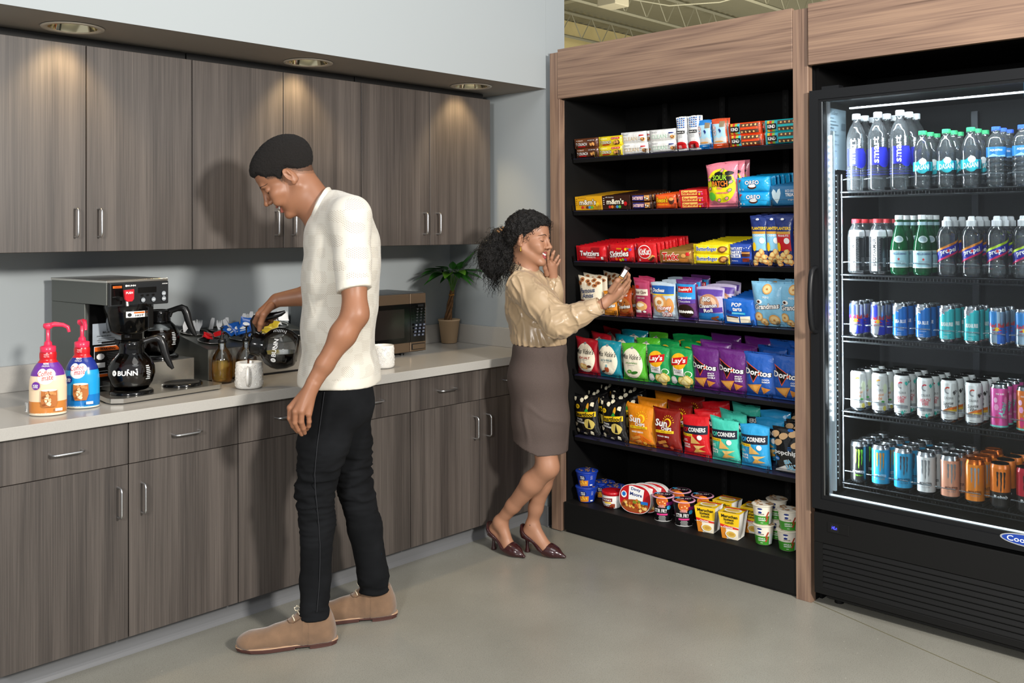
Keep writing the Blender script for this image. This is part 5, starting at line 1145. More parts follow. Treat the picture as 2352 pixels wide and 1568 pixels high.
def fit(c1, t, c2, extra):
    def art(A, r, h):
        q = [(-.005+.011*math.cos(a), h*.76+.013*math.sin(a)) for a in [.9+.42*k for k in range(11)]]+[(-.005+.006*math.cos(a), h*.76+.008*math.sin(a)) for a in [5.1-.42*k for k in range(11)]]
        for k in range(10): A.poly([q[k], q[k+1], q[20-k], q[21-k]], ink(c1) if k < 4 else GREY)
        A.text('CELSIUS', -.002, h*.58, .03, .008, ink('#55595c'), bold=.01)
        for i, w in enumerate(t.split()): A.text(w, -.004, h*(.46-.08*i), .034 if i == 0 else .022, .012, ink(c2), shear=.2, bold=.01, rot=.1)
        A.rect(-.024, h*.2, .02, h*.27, ink('#9a9da0')); A.rect(.02, h*.12, .032, h*.82, ink('#d7d9da')); lines(A, -.004, h*.12, .03, 1, GREY)
        if extra == 1:
            for x, y, s in ((.02, h*.8, 1), (.006, h*.1, .9)):
                for a in (0, .7, 1.4, 2.4, 3.1, 3.9): A.poly([(x, y), (x+.011*s*math.cos(a+.2), y+.010*s*math.sin(a+.2)), (x+.012*s*math.cos(a-.25), y+.004*s+.008*s*math.sin(a-.25))], ink('#2bb3a5'))
        elif extra == 2:
            A.poly([(-.026, h*.27), (.0, h*.36), (.026, h*.4), (.026, h*.3), (0, h*.27)], ink('#cf6a1c')); A.poly([(-.026, h*.26), (.0, h*.31), (.026, h*.34), (.026, h*.27)], ink('#d9b02a'))
            for a in (0, .7, 1.4, 2.4, 3.1, 3.9): A.poly([(.02, h*.7), (.02+.009*math.cos(a+.2), h*.7+.010*math.sin(a+.2)), (.02+.010*math.cos(a-.25), h*.7+.004+.008*math.sin(a-.25))], BLK)
        else: A.disc(.016, h*.14, .006, .01, ink('#c9b84a'), 10); A.disc(.01, h*.3, .006, .004, GRN, 10); A.disc(.018, h*.62, .008, .02, ink('#dfe8c8'), 10)
    return can(.0285, .156, mat('#e4e5e3', .35), art, m_alub)
D['fit_tropical'] = lambda: fit('#d98a1c', 'Tropical Vibe', '#c9762a', 0); D['fit_peach'] = lambda: fit('#c9243a', 'PEACH VIBE', '#c9243a', 1); D['fit_sunset'] = lambda: fit('#c9402a', 'Sunrise Vibe', '#1c1c1c', 2)
def alani(c, t):
    def art(A, r, h):
        A.text('Alani', .006, h*.45, .05, .018, ink('#7ad2c6'), rot=1.3, bold=.03, shear=.2); A.text(t, -.002, h*.8, .026, .006, WHITE, bold=.02); A.disc(-.014, h*.5, .008, .012, ink('#f2a6cf'), 6); A.disc(-.012, h*.22, .008, .02, ink('#d83a7a'), 6); A.rect(-.1, .008, .1, .014, ink('#7ad2c6')); A.text('ENERGY', .012, h*.3, .02, .007, WHITE)
        A.disc(-.016, h*.66, .006, .01, ink('#f7c2df'), 8); A.disc(.016, h*.66, .006, .014, ink('#f08ac0'), 8)
    return can(.0285, .156, cm(c), art)
D['pink_can'] = lambda: alani('#dc5aa4', 'PINK SLUSH'); D['coral_can'] = lambda: alani('#e0762a', 'ORANGE KISS')
def claw(c, cl, t='MONSTER', c3='#e9e9e9', t2='ENERGY', top=m_alu, band=None):
    def art(A, r, h):
        if band: A.rect(-.1, .012, .1, h*.38, ink(band))
        rr = random.Random(3)
        for x, l in ((-.011, .34), (0, .46), (.011, .38)):
            L = [(x-.0035, h*.82), (x-.001, h*.84), (x+.0045, h*.82)]
            for k in range(1, 6): L.append((x+.0035-.0004*k+rr.uniform(-.0012, .0012), h*(.82-l*k/6)))
            L.append((x-.0005, h*(.82-l)))
            for k in range(5, 0, -1): L.append((x-.0025+.0002*k+rr.uniform(-.0012, .0012), h*(.82-l*k/6)))
            A.cell = .02; A.poly(L, ink(cl)); A.cell = .007
        A.text(t, 0, h*.28, .045, .0105, ink(c3), bold=.02); A.text(t2, 0, h*.2, .03, .005, ink(cl))
    return can(.033, .158, cm(c), art, top, False)
D['claw_black'] = lambda: claw('#0e0f0e', '#6fc02c'); D['claw_juice'] = lambda: claw('#27a2cf', '#d9903a', 'MONSTER', '#d5edf6', 'JUICE'); D['claw_blue'] = lambda: claw('#2aa0d2', '#3c4450', 'MONSTER', '#12324a', 'ULTRA'); D['claw_white'] = lambda: claw('#dfe0e0', '#7d8083', 'MONSTER', '#1c1c1c', 'ZERO ULTRA')
D['claw_peach'] = lambda: claw('#e3a184', '#7d8488', 'MONSTER', '#5a2c22', 'ULTRA'); D['claw_orange'] = lambda: claw('#e3821c', '#8d9096', 'MONSTER', '#5a2c0e', 'ENERGY', mat('#c9641c', .25, .7)); D['claw_rehab'] = lambda: claw('#e0761a', '#15110f', 'Rehab', '#f2f2f2', 'MONSTER', m_alub, '#191412'); D['claw_rehab_red'] = lambda: claw('#b5182f', '#15110f', 'Rehab', '#f2f2f2', 'MONSTER', m_alub, '#191412')
DP = {}
def row(shelf, y, k, name, desc, cat, r, deep=3, x0=None, turn=.38):
    z = FS[shelf]+.0012; x0 = .078+r if x0 is None else x0
    for d in range(deep):
        loc = (x0+d*(2*r+.006), y+(rs.uniform(-.003, .003) if d else 0), z); rot = (0, 0, -math.pi/2+turn+(rs.uniform(-.5, .5) if d else rs.uniform(-.12, .12)))
        lab = desc+(', front of its lane' if d == 0 else f', {ORD[d]} in its lane')
        if k in DP: dup(DP[k], loc, rot, lab, desc.split(',')[0]+'s')
        else: o = D[k]().build(name); DP[k] = o; o.location = loc; o.rotation_euler = rot; tag(o, lab, cat, desc.split(',')[0]+'s')
Y = [-2.178-.0855*i for i in range(14)]
LN = ('nearest the hinge side', 'next lane to the right', 'third lane across', 'fourth lane across', 'fifth lane across', 'sixth lane across', 'seventh lane across', 'eighth lane across', 'ninth lane across')
for i in range(3): row(0, Y[i], 'tall_water', 'water_bottle', 'tall clear water bottle with white cap, '+LN[i], 'bottle', .0375, 3)
for i in range(3, 6): row(0, Y[i], 'green_cap_water', 'water_bottle', 'water bottle with green cap, '+LN[i], 'bottle', .0335, 3)
for i in range(6, 9): row(0, Y[i], 'blue_cap_water', 'water_bottle', 'ribbed water bottle with blue cap, '+LN[i], 'bottle', .0325, 3)
for i in range(2): row(1, Y[i], 'square_water', 'water_bottle', 'sport water bottle with red cap, '+LN[i], 'bottle', .034, 3)
for i in range(2, 4): row(1, Y[i]+.004, 'green_bottle', 'sparkling_water_bottle', 'green sparkling water bottle, '+LN[i], 'bottle', .032, 3)
for i in range(4, 6): row(1, Y[i], 'sport_orange', 'sport_drink_bottle', 'clear sport drink bottle with orange stripe, '+LN[i], 'bottle', .0345, 3)
for i in range(6, 9): row(1, Y[i], 'sport_lime', 'sport_drink_bottle', 'clear sport drink bottle with lime stripe, '+LN[i], 'bottle', .0345, 3)
for i, (k, d) in enumerate((('blue_silver_can', 'blue and silver energy can'), ('blue_silver_can', 'blue and silver energy can'), ('bright_blue_can', 'bright blue energy can'), ('bright_blue_can', 'bright blue energy can'),
        ('aqua_can', 'aqua energy can'), ('aqua_can', 'aqua energy can'), ('light_blue_silver_can', 'light blue and silver energy can'), ('light_blue_silver_can', 'light blue and silver energy can'), ('blue_silver_can', 'blue and silver energy can'))):
    row(2, Y[i], k, 'drink_can', d+', '+LN[i], 'can', .0265, 3)
for i, (k, d) in enumerate((('fit_tropical', 'white slim can with orange script'), ('fit_tropical', 'white slim can with orange script'), ('fit_peach', 'white slim can with palm tree'), ('fit_peach', 'white slim can with palm tree'),
        ('fit_sunset', 'white slim can with sunset band'), ('fit_sunset', 'white slim can with sunset band'), ('pink_can', 'pink slim can'), ('coral_can', 'orange slim can'), ('coral_can', 'orange slim can'))):
    row(3, Y[i]-.004, k, 'drink_can', d+', '+LN[i], 'can', .0285, 4)
for i, (k, d) in enumerate((('claw_black', 'black can with green claw mark'), ('claw_juice', 'blue can with orange claw mark'), ('claw_blue', 'blue can with dark claw mark'), ('claw_white', 'white can with grey claw mark'), ('claw_peach', 'peach can with grey claw mark'),
        ('claw_orange', 'orange can with grey claw mark'), ('claw_rehab', 'orange and black can with black top'), ('claw_rehab_red', 'red and black can with black top'), ('claw_black', 'black can with green claw mark'))):
    row(4, Y[i]-.004, k, 'drink_can', d+', '+LN[i], 'can', .033, 4)
# ------------------------------------------------------------------ on the worktop
CZ = .8645
m_ss = mat('#cfccc4', .24, .92, name='brushed steel', bump=(8, .04, .004)); m_ssd = mat('#6f716c', .38, .85, name='grey sheet steel'); m_bp = mat('#121213', .3, name='black plastic'); m_bpg = mat('#0b0b0b', .12)
m_cof = mat('#150a05', .08, spec=.6); m_gl = thin('#f6f9fa', .01, 1.5, .1)
def brewer():
    t = thing('coffee_brewer', (-2.111, -.528, CZ), 'stainless commercial coffee brewer with black control panel and three warmers', 'coffee brewer', rz=R(5.16))
    b = MB(); c = .02
    b.prism([(.03, 0), (.42, 0), (.442, .02), (.442, .2), (.03, .2), (.0, .06), (0, .03)], 2, .004, .020, m_ss); b.build('tray', t)
    b = MB().box((.03, .27, .006), (.268, .52, .338), m_ssd, .003); b.box((.045, .262, .02), (.255, .272, .338), m_bpg); b.build('column', t)
    b = MB().box((.03, .115, .338), (.268, .52, .424), m_ssd, .002); b.box((.028, .11, .418), (.27, .522, .427), m_ss, .001, seg=1); b.build('head', t)
    b = MB().box((.034, .096, .333), (.264, .117, .418), mat('#1e2022', .35), .004)
    A = Art(b, lambda u, v, l: (u, .096-l, v)); A.rect(.038, .34, .082, .412, m_bpg); A.text('BUNN', .115, .406, .032, .006, WHITE, bold=.04); A.disc(.094, .406, .004, .004, WHITE, 12); A.text('AXIOM', .246, .408, .022, .0035, WHITE, bold=.03)
    A.rect(.141, .378, .212, .398, m_bpg); A.rect(.042, .399, .076, .407, ORNG); A.text('WARNING', .059, .403, .024, .004, BLK)
    for x in (.155, .177, .199): A.disc(x, .369, .005, .0035, m_bpg, 12)
    for x, z in ((.158, .352), (.199, .352), (.240, .372), (.240, .353)): A.disc(x, z, .0085, .0085, mat('#8e9499', .3), 18); A.rect(x-.005, z-.001, x+.005, z+.001, WHITE)
    b.build('control_panel', t)
    b = MB(); b.cyl((.062, .096, .365), (.062, .07, .362), .007, m_bp, 12); b.cyl((.085, .075, .365), (.085, .07, .335), .006, m_ss, 12); b.build('hot_water_tap', t)
    b = MB(); m_red = mat('#c21f2c', .3); b.prism([(.066, .393), (.104, .395), (.103, .36), (.096, .352), (.078, .352), (.07, .36)], 1, .058, .066, m_red); A = Art(b, lambda u, v, l: (u, .058-l, v)); A.text('PUSH', .085, .383, .026, .008, WHITE, bold=.04); b.build('tap_lever', t)
    b = MB(); b.lathe([(.02, .222), (.045, .225), (.073, .24), (.08, .3), (.083, .305), (.088, .325), (.088, .338)], m_bpg, 32, T(.15, .18)); b.box((.168, .074, .25), (.19, .1, .328), m_bpg, .003); b.cyl((.15, .18, .21), (.15, .18, .225), .012, m_bp)
    A = Art(b, lambda u, v, l: (.15+(.0845+l)*math.cos(u/.083-math.pi/2), .18+(.0845+l)*math.sin(u/.083-math.pi/2), v)); A.rect(-.05, .29, .02, .312, WHITE); A.rect(-.024, .304, .016, .310, ORNG); A.text('HOT', -.004, .297, .03, .008, BLK, bold=.04); A.disc(-.038, .3, .007, .007, BLK, 8)
    b.build('brew_funnel', t)
    b = MB(); S = lambda u, v, l: (u, .262-l, v); A = Art(b, S)
    A.rect(.056, .185, .168, .262, mat('#b9c3cc', .3, .3)); A.text('BUNN', .12, .228, .05, .007, BLK, bold=.03); A.text('P/N 38700.8002', .1, .215, .055, .005, BLK); lines(A, .11, .205, .09, 3, BLK, .006, .0015); A.rect(.09, .187, .162, .195, BLK)
    A.rect(.06, .085, .16, .178, LGRY); A.rect(.062, .087, .158, .176, BLK); A.rect(.062, .16, .158, .176, ORNG); A.text('WARNING', .112, .168, .06, .01, BLK, bold=.04); A.disc(.084, .14, .016, .012, WHITE, 9); lines(A, .13, .15, .05, 9, GREY, .006, .0015, 6); A.rect(.066, .1, .1, .118, WHITE); A.rect(.06, .03, .16, .078, LGRY); A.rect(.062, .032, .158, .076, BLK); A.rect(.062, .066, .158, .076, ORNG)
    b.build('warning_labels', t)
    b = MB().box((.19, .2, .018), (.44, .50, .1035), m_ss, .002); b.box((.09, .2, .018), (.19, .27, .05), m_ss); b.build('upper_warmer_box', t)
    for x, y, z in ((.115, .095, .021), (.325, .105, .021), (.352, .31, .1045)):
        MB().lathe([(0, .006), (.062, .006), (.066, .010), (.072, .010), (.075, .006), (.075, 0)], m_bpg, 40, T(x, y, z)).build('warmer_plate', t)
    b = MB()
    for x, y in ((.04, .05), (.42, .03), (.42, .17), (.06, .5), (.25, .5)): b.cyl((x, y, 0), (x, y, .006), .012, m_bp, 10)
    b.build('foot', t); return t
brewer()
def carafe_parts(t, fill, tiltdir=None):
    pr = [(.0, .002), (.05, .002), (.058, .006), (.072, .03), (.081, .06), (.079, .085), (.066, .112), (.048, .13), (.040, .142), (.040, .155)]
    b = MB().lathe(pr, m_gl, 40)
    b.build('glass_bowl', t)
    zs = [q[1] for q in pr]; rr = [q[0] for q in pr]
    b = MB()
    if tiltdir is None:
        lev = fill; P = [(0, .0045)]+[(r-.002, max(z, .0045)) for r, z in pr[1:] if z < lev]; P.append((float(np.interp(lev, zs, rr))-.002, lev)); P.append((0, lev)); b.lathe(P, m_cof, 40)
    else:
        # the coffee lies level in a tilted bowl: clip the inner shape by a horizontal plane
        n = Vector(tiltdir[0]); d0 = tiltdir[1]; bm = bmesh.new(); seg = 40; rings = []
        P = [(r-.002, max(z, .0045)) for r, z in pr[1:]]; P = [(.001, .0045)]+P
        for r, z in P: rings.append([bm.verts.new((r*math.cos(2*math.pi*i/seg), r*math.sin(2*math.pi*i/seg), z)) for i in range(seg)])
        for j in range(len(P)-1):
            for i in range(seg): bm.faces.new((rings[j][i], rings[j][(i+1) % seg], rings[j+1][(i+1) % seg], rings[j+1][i]))
        r_ = bmesh.ops.bisect_plane(bm, geom=bm.verts[:]+bm.edges[:]+bm.faces[:], plane_co=n*d0, plane_no=n, clear_outer=True)
        e = [g for g in r_['geom_cut'] if isinstance(g, bmesh.types.BMEdge)]
        bmesh.ops.contextual_create(bm, geom=e); bmesh.ops.recalc_face_normals(bm, faces=bm.faces); b.bm(bm, m_cof, False)
    b.build('coffee', t)
    b = MB(); A = Art(b, lambda u, v, l: ((float(np.interp(v, zs, rr))+.0006+l)*math.cos(u/.081+ART0), (float(np.interp(v, zs, rr))+.0006+l)*math.sin(u/.081+ART0), v))
    A.text('BUNN', .012, .07, .068, .017, WHITE, bold=.03); A.disc(-.036, .07, .009, .010, WHITE, 18); A.poly([(-.041, .074), (-.036, .068), (-.031, .075), (-.036, .066)], GREY); lines(A, .085, .09, .02, 8, LGRY, .0065, .003)
    b.build('printed_logo', t)
    b = MB(); b.lathe([(.044, .125), (.0455, .14), (.043, .155), (.046, .165), (.043, .176), (.036, .178), (.030, .17), (0, .168)], m_bpg, 32)
    b.prism([(.03, .177), (.058, .182), (.05, .165), (.036, .15)], 1, -.016, .016, m_bpg); b.build('collar_and_spout', t)
    b = MB(); P = [(-.03, .168), (-.05, .174), (-.07, .181), (-.086, .184), (-.098, .178), (-.106, .16), (-.112, .135), (-.121, .108), (-.132, .085), (-.142, .07)]
    b.tube([(x, 0, z) for x, z in P], [.009, .009, .009, .011, .012, .012, .0115, .010, .008, .004], m_bp, 12, flat=1.25); b.tube([(-.04, 0, .15), (-.048, 0, .17)], .008, m_bp, 8)
    b.build('handle', t)
def on_brewer(x, y, z): c, s = math.cos(R(5.16)), math.sin(R(5.16)); return (-2.111+c*x-s*y, -.528+s*x+c*y, CZ+z)
ART0 = math.pi+R(38)-R(0)
ha = R(-33)   # handle points right towards the room
ART0 = R(-133)-(ha+math.pi)
t = thing('coffee_carafe', on_brewer(.115, .095, .031), 'full glass coffee carafe with black handle on the front warmer of the brewer', 'coffee pot', 'glass coffee carafes', ha+math.pi); carafe_parts(t, .112)
t = thing('coffee_carafe', on_brewer(.352, .31, .1145), 'glass coffee carafe half hidden behind, on the raised rear warmer', 'coffee pot', 'glass coffee carafes', ha+math.pi); carafe_parts(t, .098)

def creamer(x, y, rz, name, label, c_body, c_up, c_top, c_low, spout, txt, txt2):
    t = thing('creamer_bottle', (x, y, CZ), label, 'creamer bottle', 'pump creamer bottles', rz)
    pr = [(.0, .001), (.052, .001), (.056, .005), (.0575, .015), (.0575, .09), (.056, .115), (.05, .14), (.04, .16), (.03, .172), (.0245, .18), (.026, .185), (.026, .2), (.0235, .208)]
    sy = .78; M = Matrix.Diagonal((1, sy, 1, 1)); b = MB()
    zs = [q[1] for q in pr]; rr = [q[0] for q in pr]
    fine = wavy(pr[1:], 50); b.lathe([(0, .001)]+fine, mat(c_body, .25, coat=.3), 48, M)
    b.lathe([(r+.0003, z) for r, z in fine if .128 < z < .175], mat(c_up, .25, coat=.3), 48, M); b.lathe([(r+.0005, z) for r, z in fine if z > .17], mat('#c4151f', .3, coat=.3), 48, M); b.lathe([(r+.0003, z) for r, z in fine if .006 < z < .05], mat(c_low, .25, coat=.3), 48, M); b.lathe([(.0565, .002), (.0578, .007)], CREAM, 48, M)
    def S(u, v, l): r = float(np.interp(v, zs, rr))+l+.0006; a = u/.0575-math.pi/2; return (r*math.cos(a), r*math.sin(a)*sy, v)
    A = Art(b, S)
    A.disc(.0, .125, .026, .022, mat(c_top, .3), 24); A.disc(-.012, .14, .016, .014, mat(c_top, .3), 18); A.disc(.016, .138, .018, .015, mat(c_top, .3), 18); A.text('Coffee', -.002, .139, .048, .016, REDI, shear=.15, rot=.12); A.text('mate', .008, .124, .034, .014, REDI, shear=.15, rot=.12)
    A.text('The Cafe Experience', 0, .197, .03, .005, WHITE, bold=.02); A.text('5 Pumps = 1 Serving', 0, .191, .03, .004, WHITE, bold=.02); A.text(txt, 0, .169, .026, .006, WHITE, bold=.02); A.text(txt2, 0, .162, .03, .005, WHITE)
    A.disc(-.026, .1, .013, .013, mat(c_up, .3), 20); A.text('ICED', -.026, .101, .016, .006, WHITE, bold=.04); A.text('COFFEE', -.026, .095, .016, .004, WHITE, bold=.03)
    gx = .012; A.poly([(gx-.021, .085), (gx+.021, .085), (gx+.022, .05), (gx+.016, .03), (gx-.016, .03), (gx-.022, .05)], ink('#b06a34')); A.disc(gx, .085, .021, .004, ink('#eadbc8'), 16)
    rr_ = random.Random(4)
    for k in range(16): A.disc(gx+rr_.uniform(-.015, .015), rr_.uniform(.036, .08), rr_.uniform(.003, .007), rr_.uniform(.003, .006), ink(('#dcb386', '#8a4a1e', '#ecd3ae', '#c98a50')[k % 4]), 9, rr_.random()*3, .25, k)
    A.rect(-.06, .015, -.048, .045, WHITE); lines(A, -.054, .042, .01, 7, BLK, .004, .002); A.rect(.026, .017, .044, .026, WHITE); A.text('50.7 FL OZ (1.58 QT) 1.5 L', 0, .011, .04, .003, WHITE, bold=.02)
    b.build('bottle', t)
    m_p = mat('#e02f52', .3, coat=.3); b = MB()
    b.lathe([(.024, .205), (.0245, .206), (.0245, .222), (.022, .224), (.013, .226), (.012, .236), (.008, .24), (.0062, .242), (.0062, .282)], m_p, 28)
    b.lathe([(.0062, .278), (.014, .284), (.016, .29), (.014, .298), (0, .3)], m_p, 24)
    d = Vector((math.cos(spout), math.sin(spout), 0)); b.tube([Vector((0, 0, .291)), d*.02+Vector((0, 0, .295)), d*.045+Vector((0, 0, .292)), d*.06+Vector((0, 0, .284)), d*.064+Vector((0, 0, .268))], [.008, .0085, .007, .0065, .005], m_p, 12); b.build('pump', t)
creamer(-2.326, -.505, R(-32), '', 'tan and purple pump bottle of coffee creamer, nearer the end of the worktop', '#ecd2b0', '#6a2f96', '#f8efe2', '#c9803c', R(5), 'SWEETENED', 'ORIGINAL')
creamer(-2.196, -.458, R(-42), '', 'bright blue pump bottle of coffee creamer beside the brewer', '#1f9bd8', '#1b2f86', '#f2f6f8', '#1576c0', R(-60), 'FRENCH', 'VANILLA')

# condiment organiser with cups of utensils and packets
t = thing('condiment_organizer', (-1.635, .034, CZ), 'sloped steel organiser holding round cups of cutlery and packets', 'organizer')
W = .56; b = MB(); hz = lambda y: .1315+(y+.33)*.16
b.prism([(-.33, .003), (-.33, .1285), (-.32, .1315), (-.004, hz(-.004)), (-.004, .003)], 0, 0, W, m_ssd); b.box((.001, -.333, .006), (W-.001, -.329, .1275), m_ss); b.box((0, -.3345, .0), (W, -.32, .008), m_bp); b.build('housing', t)
cups = [(.075, -.075), (.205, -.07), (.345, -.07), (.475, -.07), (.075, -.225), (.215, -.225), (.35, -.225), (.475, -.225)]
for x, y in cups:
    M = T(x, y, hz(y)+.001, rx=.16)
    MB().lathe([(.03, -.0+.0), (.05, .0), (.056, .004), (.059, .005), (.056, .006), (.052, .004)], m_ss, 32, M).lathe([(0, .0012), (.05, .0012)], mat('#2b2c2b', .3, .8), 24, M).build('steel_cup', t)
def utensil(kind_):
    b = MB(); m = mat('#eef0f1', .3)
    prof = {'spoon': [(-.012, .0), (-.014, .02), (-.008, .035), (-.004, .045), (-.0045, .1)], 'fork': [(-.011, 0), (-.012, .02), (-.006, .035), (-.004, .045), (-.0045, .1)], 'knife': [(-.006, 0), (-.009, .012), (-.009, .06), (-.0045, .065), (-.0045, .1)]}[kind_]
    pts = prof+[(-x, z) for x, z in reversed(prof)]
    if kind_ == 'fork': pts = prof+[(.0045, .1), (.004, .045), (.006, .035), (.012, .02), (.011, 0), (.008, -.002), (.007, .016), (.005, -.002), (.003, .016), (0, -.002), (-.003, .016), (-.005, -.002), (-.007, .016), (-.008, -.002)]
    b.prism(pts, 1, -.0008, .0008, m); return b
UT = {}
def ut(k, x, y, z, rot, lab):
    if k in UT: dup(UT[k], (x, y, z), rot, lab)
    else: o = utensil(k).build('plastic_'+k); UT[k] = o; o.location = (x, y, z); o.rotation_euler = rot; tag(o, lab, k, 'white plastic cutlery')
rs2 = random.Random(11)
for i, (k, dx, w) in enumerate((('spoon', -.025, 'first'), ('spoon', -.005, 'second'), ('fork', .01, 'third'), ('fork', .028, 'last'))):
    ut(k, -1.56+dx, -.03+rs2.uniform(-.01, .01), CZ+.222+rs2.uniform(-.008, .004), (math.pi+R(10), R(rs2.uniform(-16, 16)), R(rs2.uniform(-30, 10))), f'white plastic {k}, {w} from the brewer in the nearest rear cup')
for i, (k, dx, w) in enumerate((('knife', -.03, 'first'), ('fork', -.01, 'second'), ('knife', .012, 'third'), ('knife', .03, 'last'))):
    ut(k, -1.43+dx, -.03+rs2.uniform(-.01, .01), CZ+.222+rs2.uniform(-.006, .006), (math.pi+R(10), R(rs2.uniform(-28, 28)), R(rs2.uniform(-30, 10))), f'white plastic {k}, {w} from the brewer in the second rear cup')
for i, (dx, w) in enumerate(((-.03, 'first'), (-.012, 'second'), (.006, 'third'), (.025, 'last'))):
    ut('knife', -1.285+dx, -.03, CZ+.235+rs2.uniform(-.006, .012), (math.pi+R(8), R(rs2.uniform(-12, 12)), R(rs2.uniform(-30, 10))), f'white plastic knife, {w} from the brewer in the cup by the pouring hand')
def packet(w, h, c, art=None, s=1): return bag(w, h, .008, film(c), art, s)
PK = {}
def pile(cx, cy, n, k, c, cat, desc, w=.045, h=.06, spread=.028, art=None):
    for i in range(n):
        a = 2*math.pi*i/n+.4; x, y = cx+spread*math.cos(a)*(.3+.7*(i % 2)), cy+spread*math.sin(a)*(.3+.7*(i % 2)); z = CZ+hz(cy-.05)+.012+.007*(i//2)
        rot = (R(rs2.uniform(-75, -25)), R(rs2.uniform(-20, 20)), rs2.uniform(-1.2, 1.2)); lab = f'{desc}, {("lowest", "second", "third", "fourth", "fifth", "sixth", "seventh", "eighth", "topmost")[i if i < n-1 else 8]} of its cup'
        if k in PK: dup(PK[k], (x, y-.02, z), rot, lab)
        else: o = packet(w, h, c, art, n).build(k); PK[k] = o; o.location = (x, y-.02, z); o.rotation_euler = rot; tag(o, lab, cat, desc+'s')
pile(-1.56, -.175, 6, 'creamer_packet', '#c41a20', 'packet', 'small red foil creamer packet', .04, .034, .026)
pile(-1.42, -.175, 8, 'sweetener_packet', '#1c5ab0', 'packet', 'crumpled blue and silver packet', .052, .06, .035, lambda A, w, h: (A.disc(0, h*.5, w*.3, h*.14, WHITE, 12), A.rect(-w*.3, h*.2, w*.3, h*.28, LGRY)))
pile(-1.285, -.175, 5, 'sugar_packet', '#e0c03a', 'packet', 'yellow paper sweetener packet', .04, .06, .028)
pile(-1.16, -.03, 6, 'salt_packet', '#e6e6e4', 'packet', 'white paper salt packet', .05, .05, .03)

# syrup bottles with black pumps
m_syr = thin('#f7d069', .03, 1.15, .0, .22); m_bot = thin('#f8fbfc', .01, 1.55, .2)
def syrup(x, y, lev, label):
    t = thing('syrup_bottle', (x, y, CZ), label, 'syrup bottle', 'glass syrup pump bottles')
    pr = [(0, .003), (.034, .003), (.039, .006), (.041, .02), (.041, .085), (.038, .105), (.028, .125), (.017, .14), (.0135, .15), (.0135, .165)]
    MB().lathe(pr, m_bot, 36).build('glass_body', t); MB().lathe([(0, .008), (.036, .008), (.0385, .02), (.0385, lev), (0, lev)], m_syr, 36).build('syrup', t)
    b = MB(); b.lathe([(.0155, .158), (.0165, .16), (.0165, .172), (.014, .174), (.0075, .176), (.0075, .186), (.004, .19), (.003, .19), (.003, .215), (.009, .217), (.009, .2195), (0, .221)], m_bp, 20)
    b.tube([(.004, 0, .18), (.012, 0, .192), (.022, -.002, .193), (.028, -.003, .184), (.03, -.003, .178)], .003, m_bp, 8); b.build('pump', t)
    MB().lathe([(.003, .02), (.003, .13), (.008, .132), (.008, .158)], mat('#eef2f4', .2, trans=.5), 12).build('dip_tube', t)
syrup(-1.602, -.345, .088, 'glass syrup bottle with amber syrup and black pump, left of the pair')
syrup(-1.505, -.365, .08, 'glass syrup bottle with black pump, partly behind the poured mug')

m_cer = mat('#e9e7e1', .22, coat=.4, name='glazed stoneware')
def mug(x, y, rz, label, handle=True):
    t = thing('mug', (x, y, CZ), label, 'mug', 'white star pattern mugs', rz)
    pr = [(0, .002), (.04, .002), (.043, 0), (.049, .003), (.0525, .01), (.0515, .05), (.0495, .098), (.0475, .099), (.046, .096), (.048, .05), (.047, .012), (0, .01)]
    b = MB().lathe(pr, m_cer, 56); P2 = [(.049, .003), (.0525, .01), (.0515, .05), (.0495, .098)]; zs = [q[1] for q in P2]; rr = [q[0] for q in P2]
    A = Art(b, lambda u, v, l: ((float(np.interp(v, zs, rr))+l)*math.cos(u/.051), (float(np.interp(v, zs, rr))+l)*math.sin(u/.051), v), eps=.0)
    circ = 2*math.pi*.051; nc = 9; dx = circ/nc
    for i in range(nc):
        for j in range(4):
            cx, cz = i*dx+(dx/2 if j % 2 else 0), .018+j*.0235
            for k in range(8):
                a = math.pi*k/4+.2; L = .0145; ca, sa = math.cos(a), math.sin(a)
                q = [(cx+ca*.002, cz+sa*.002), (cx+ca*L*.5-sa*.0026, cz+sa*L*.5+ca*.0026), (cx+ca*L, cz+sa*L), (cx+ca*L*.5+sa*.0026, cz+sa*L*.5-ca*.0026)]
                if max(p[1] for p in q) > .096 or min(p[1] for p in q) < .006: continue
                V = [A.S(p[0], p[1], .0003) for p in q]+[A.S(cx+ca*L*.5, cz+sa*L*.5, .0017)]
                b.add(V, [(0, 1, 4), (1, 2, 4), (2, 3, 4), (3, 0, 4)], m_cer)
    b.build('cup', t)
    if handle: MB().tube([(.048, 0, .078), (.065, 0, .083), (.078, 0, .075), (.081, 0, .055), (.077, 0, .033), (.066, 0, .022), (.05, 0, .022)], [.006, .0065, .007, .007, .007, .0065, .006], m_cer, 12, flat=1.3).build('handle', t)
MUG = (-1.592, -.530)
mug(MUG[0], MUG[1], R(-125), 'white star pattern mug with its handle towards the camera, being filled with coffee')
mug(-.905, -.485, R(60), 'white star pattern mug standing in front of the microwave')

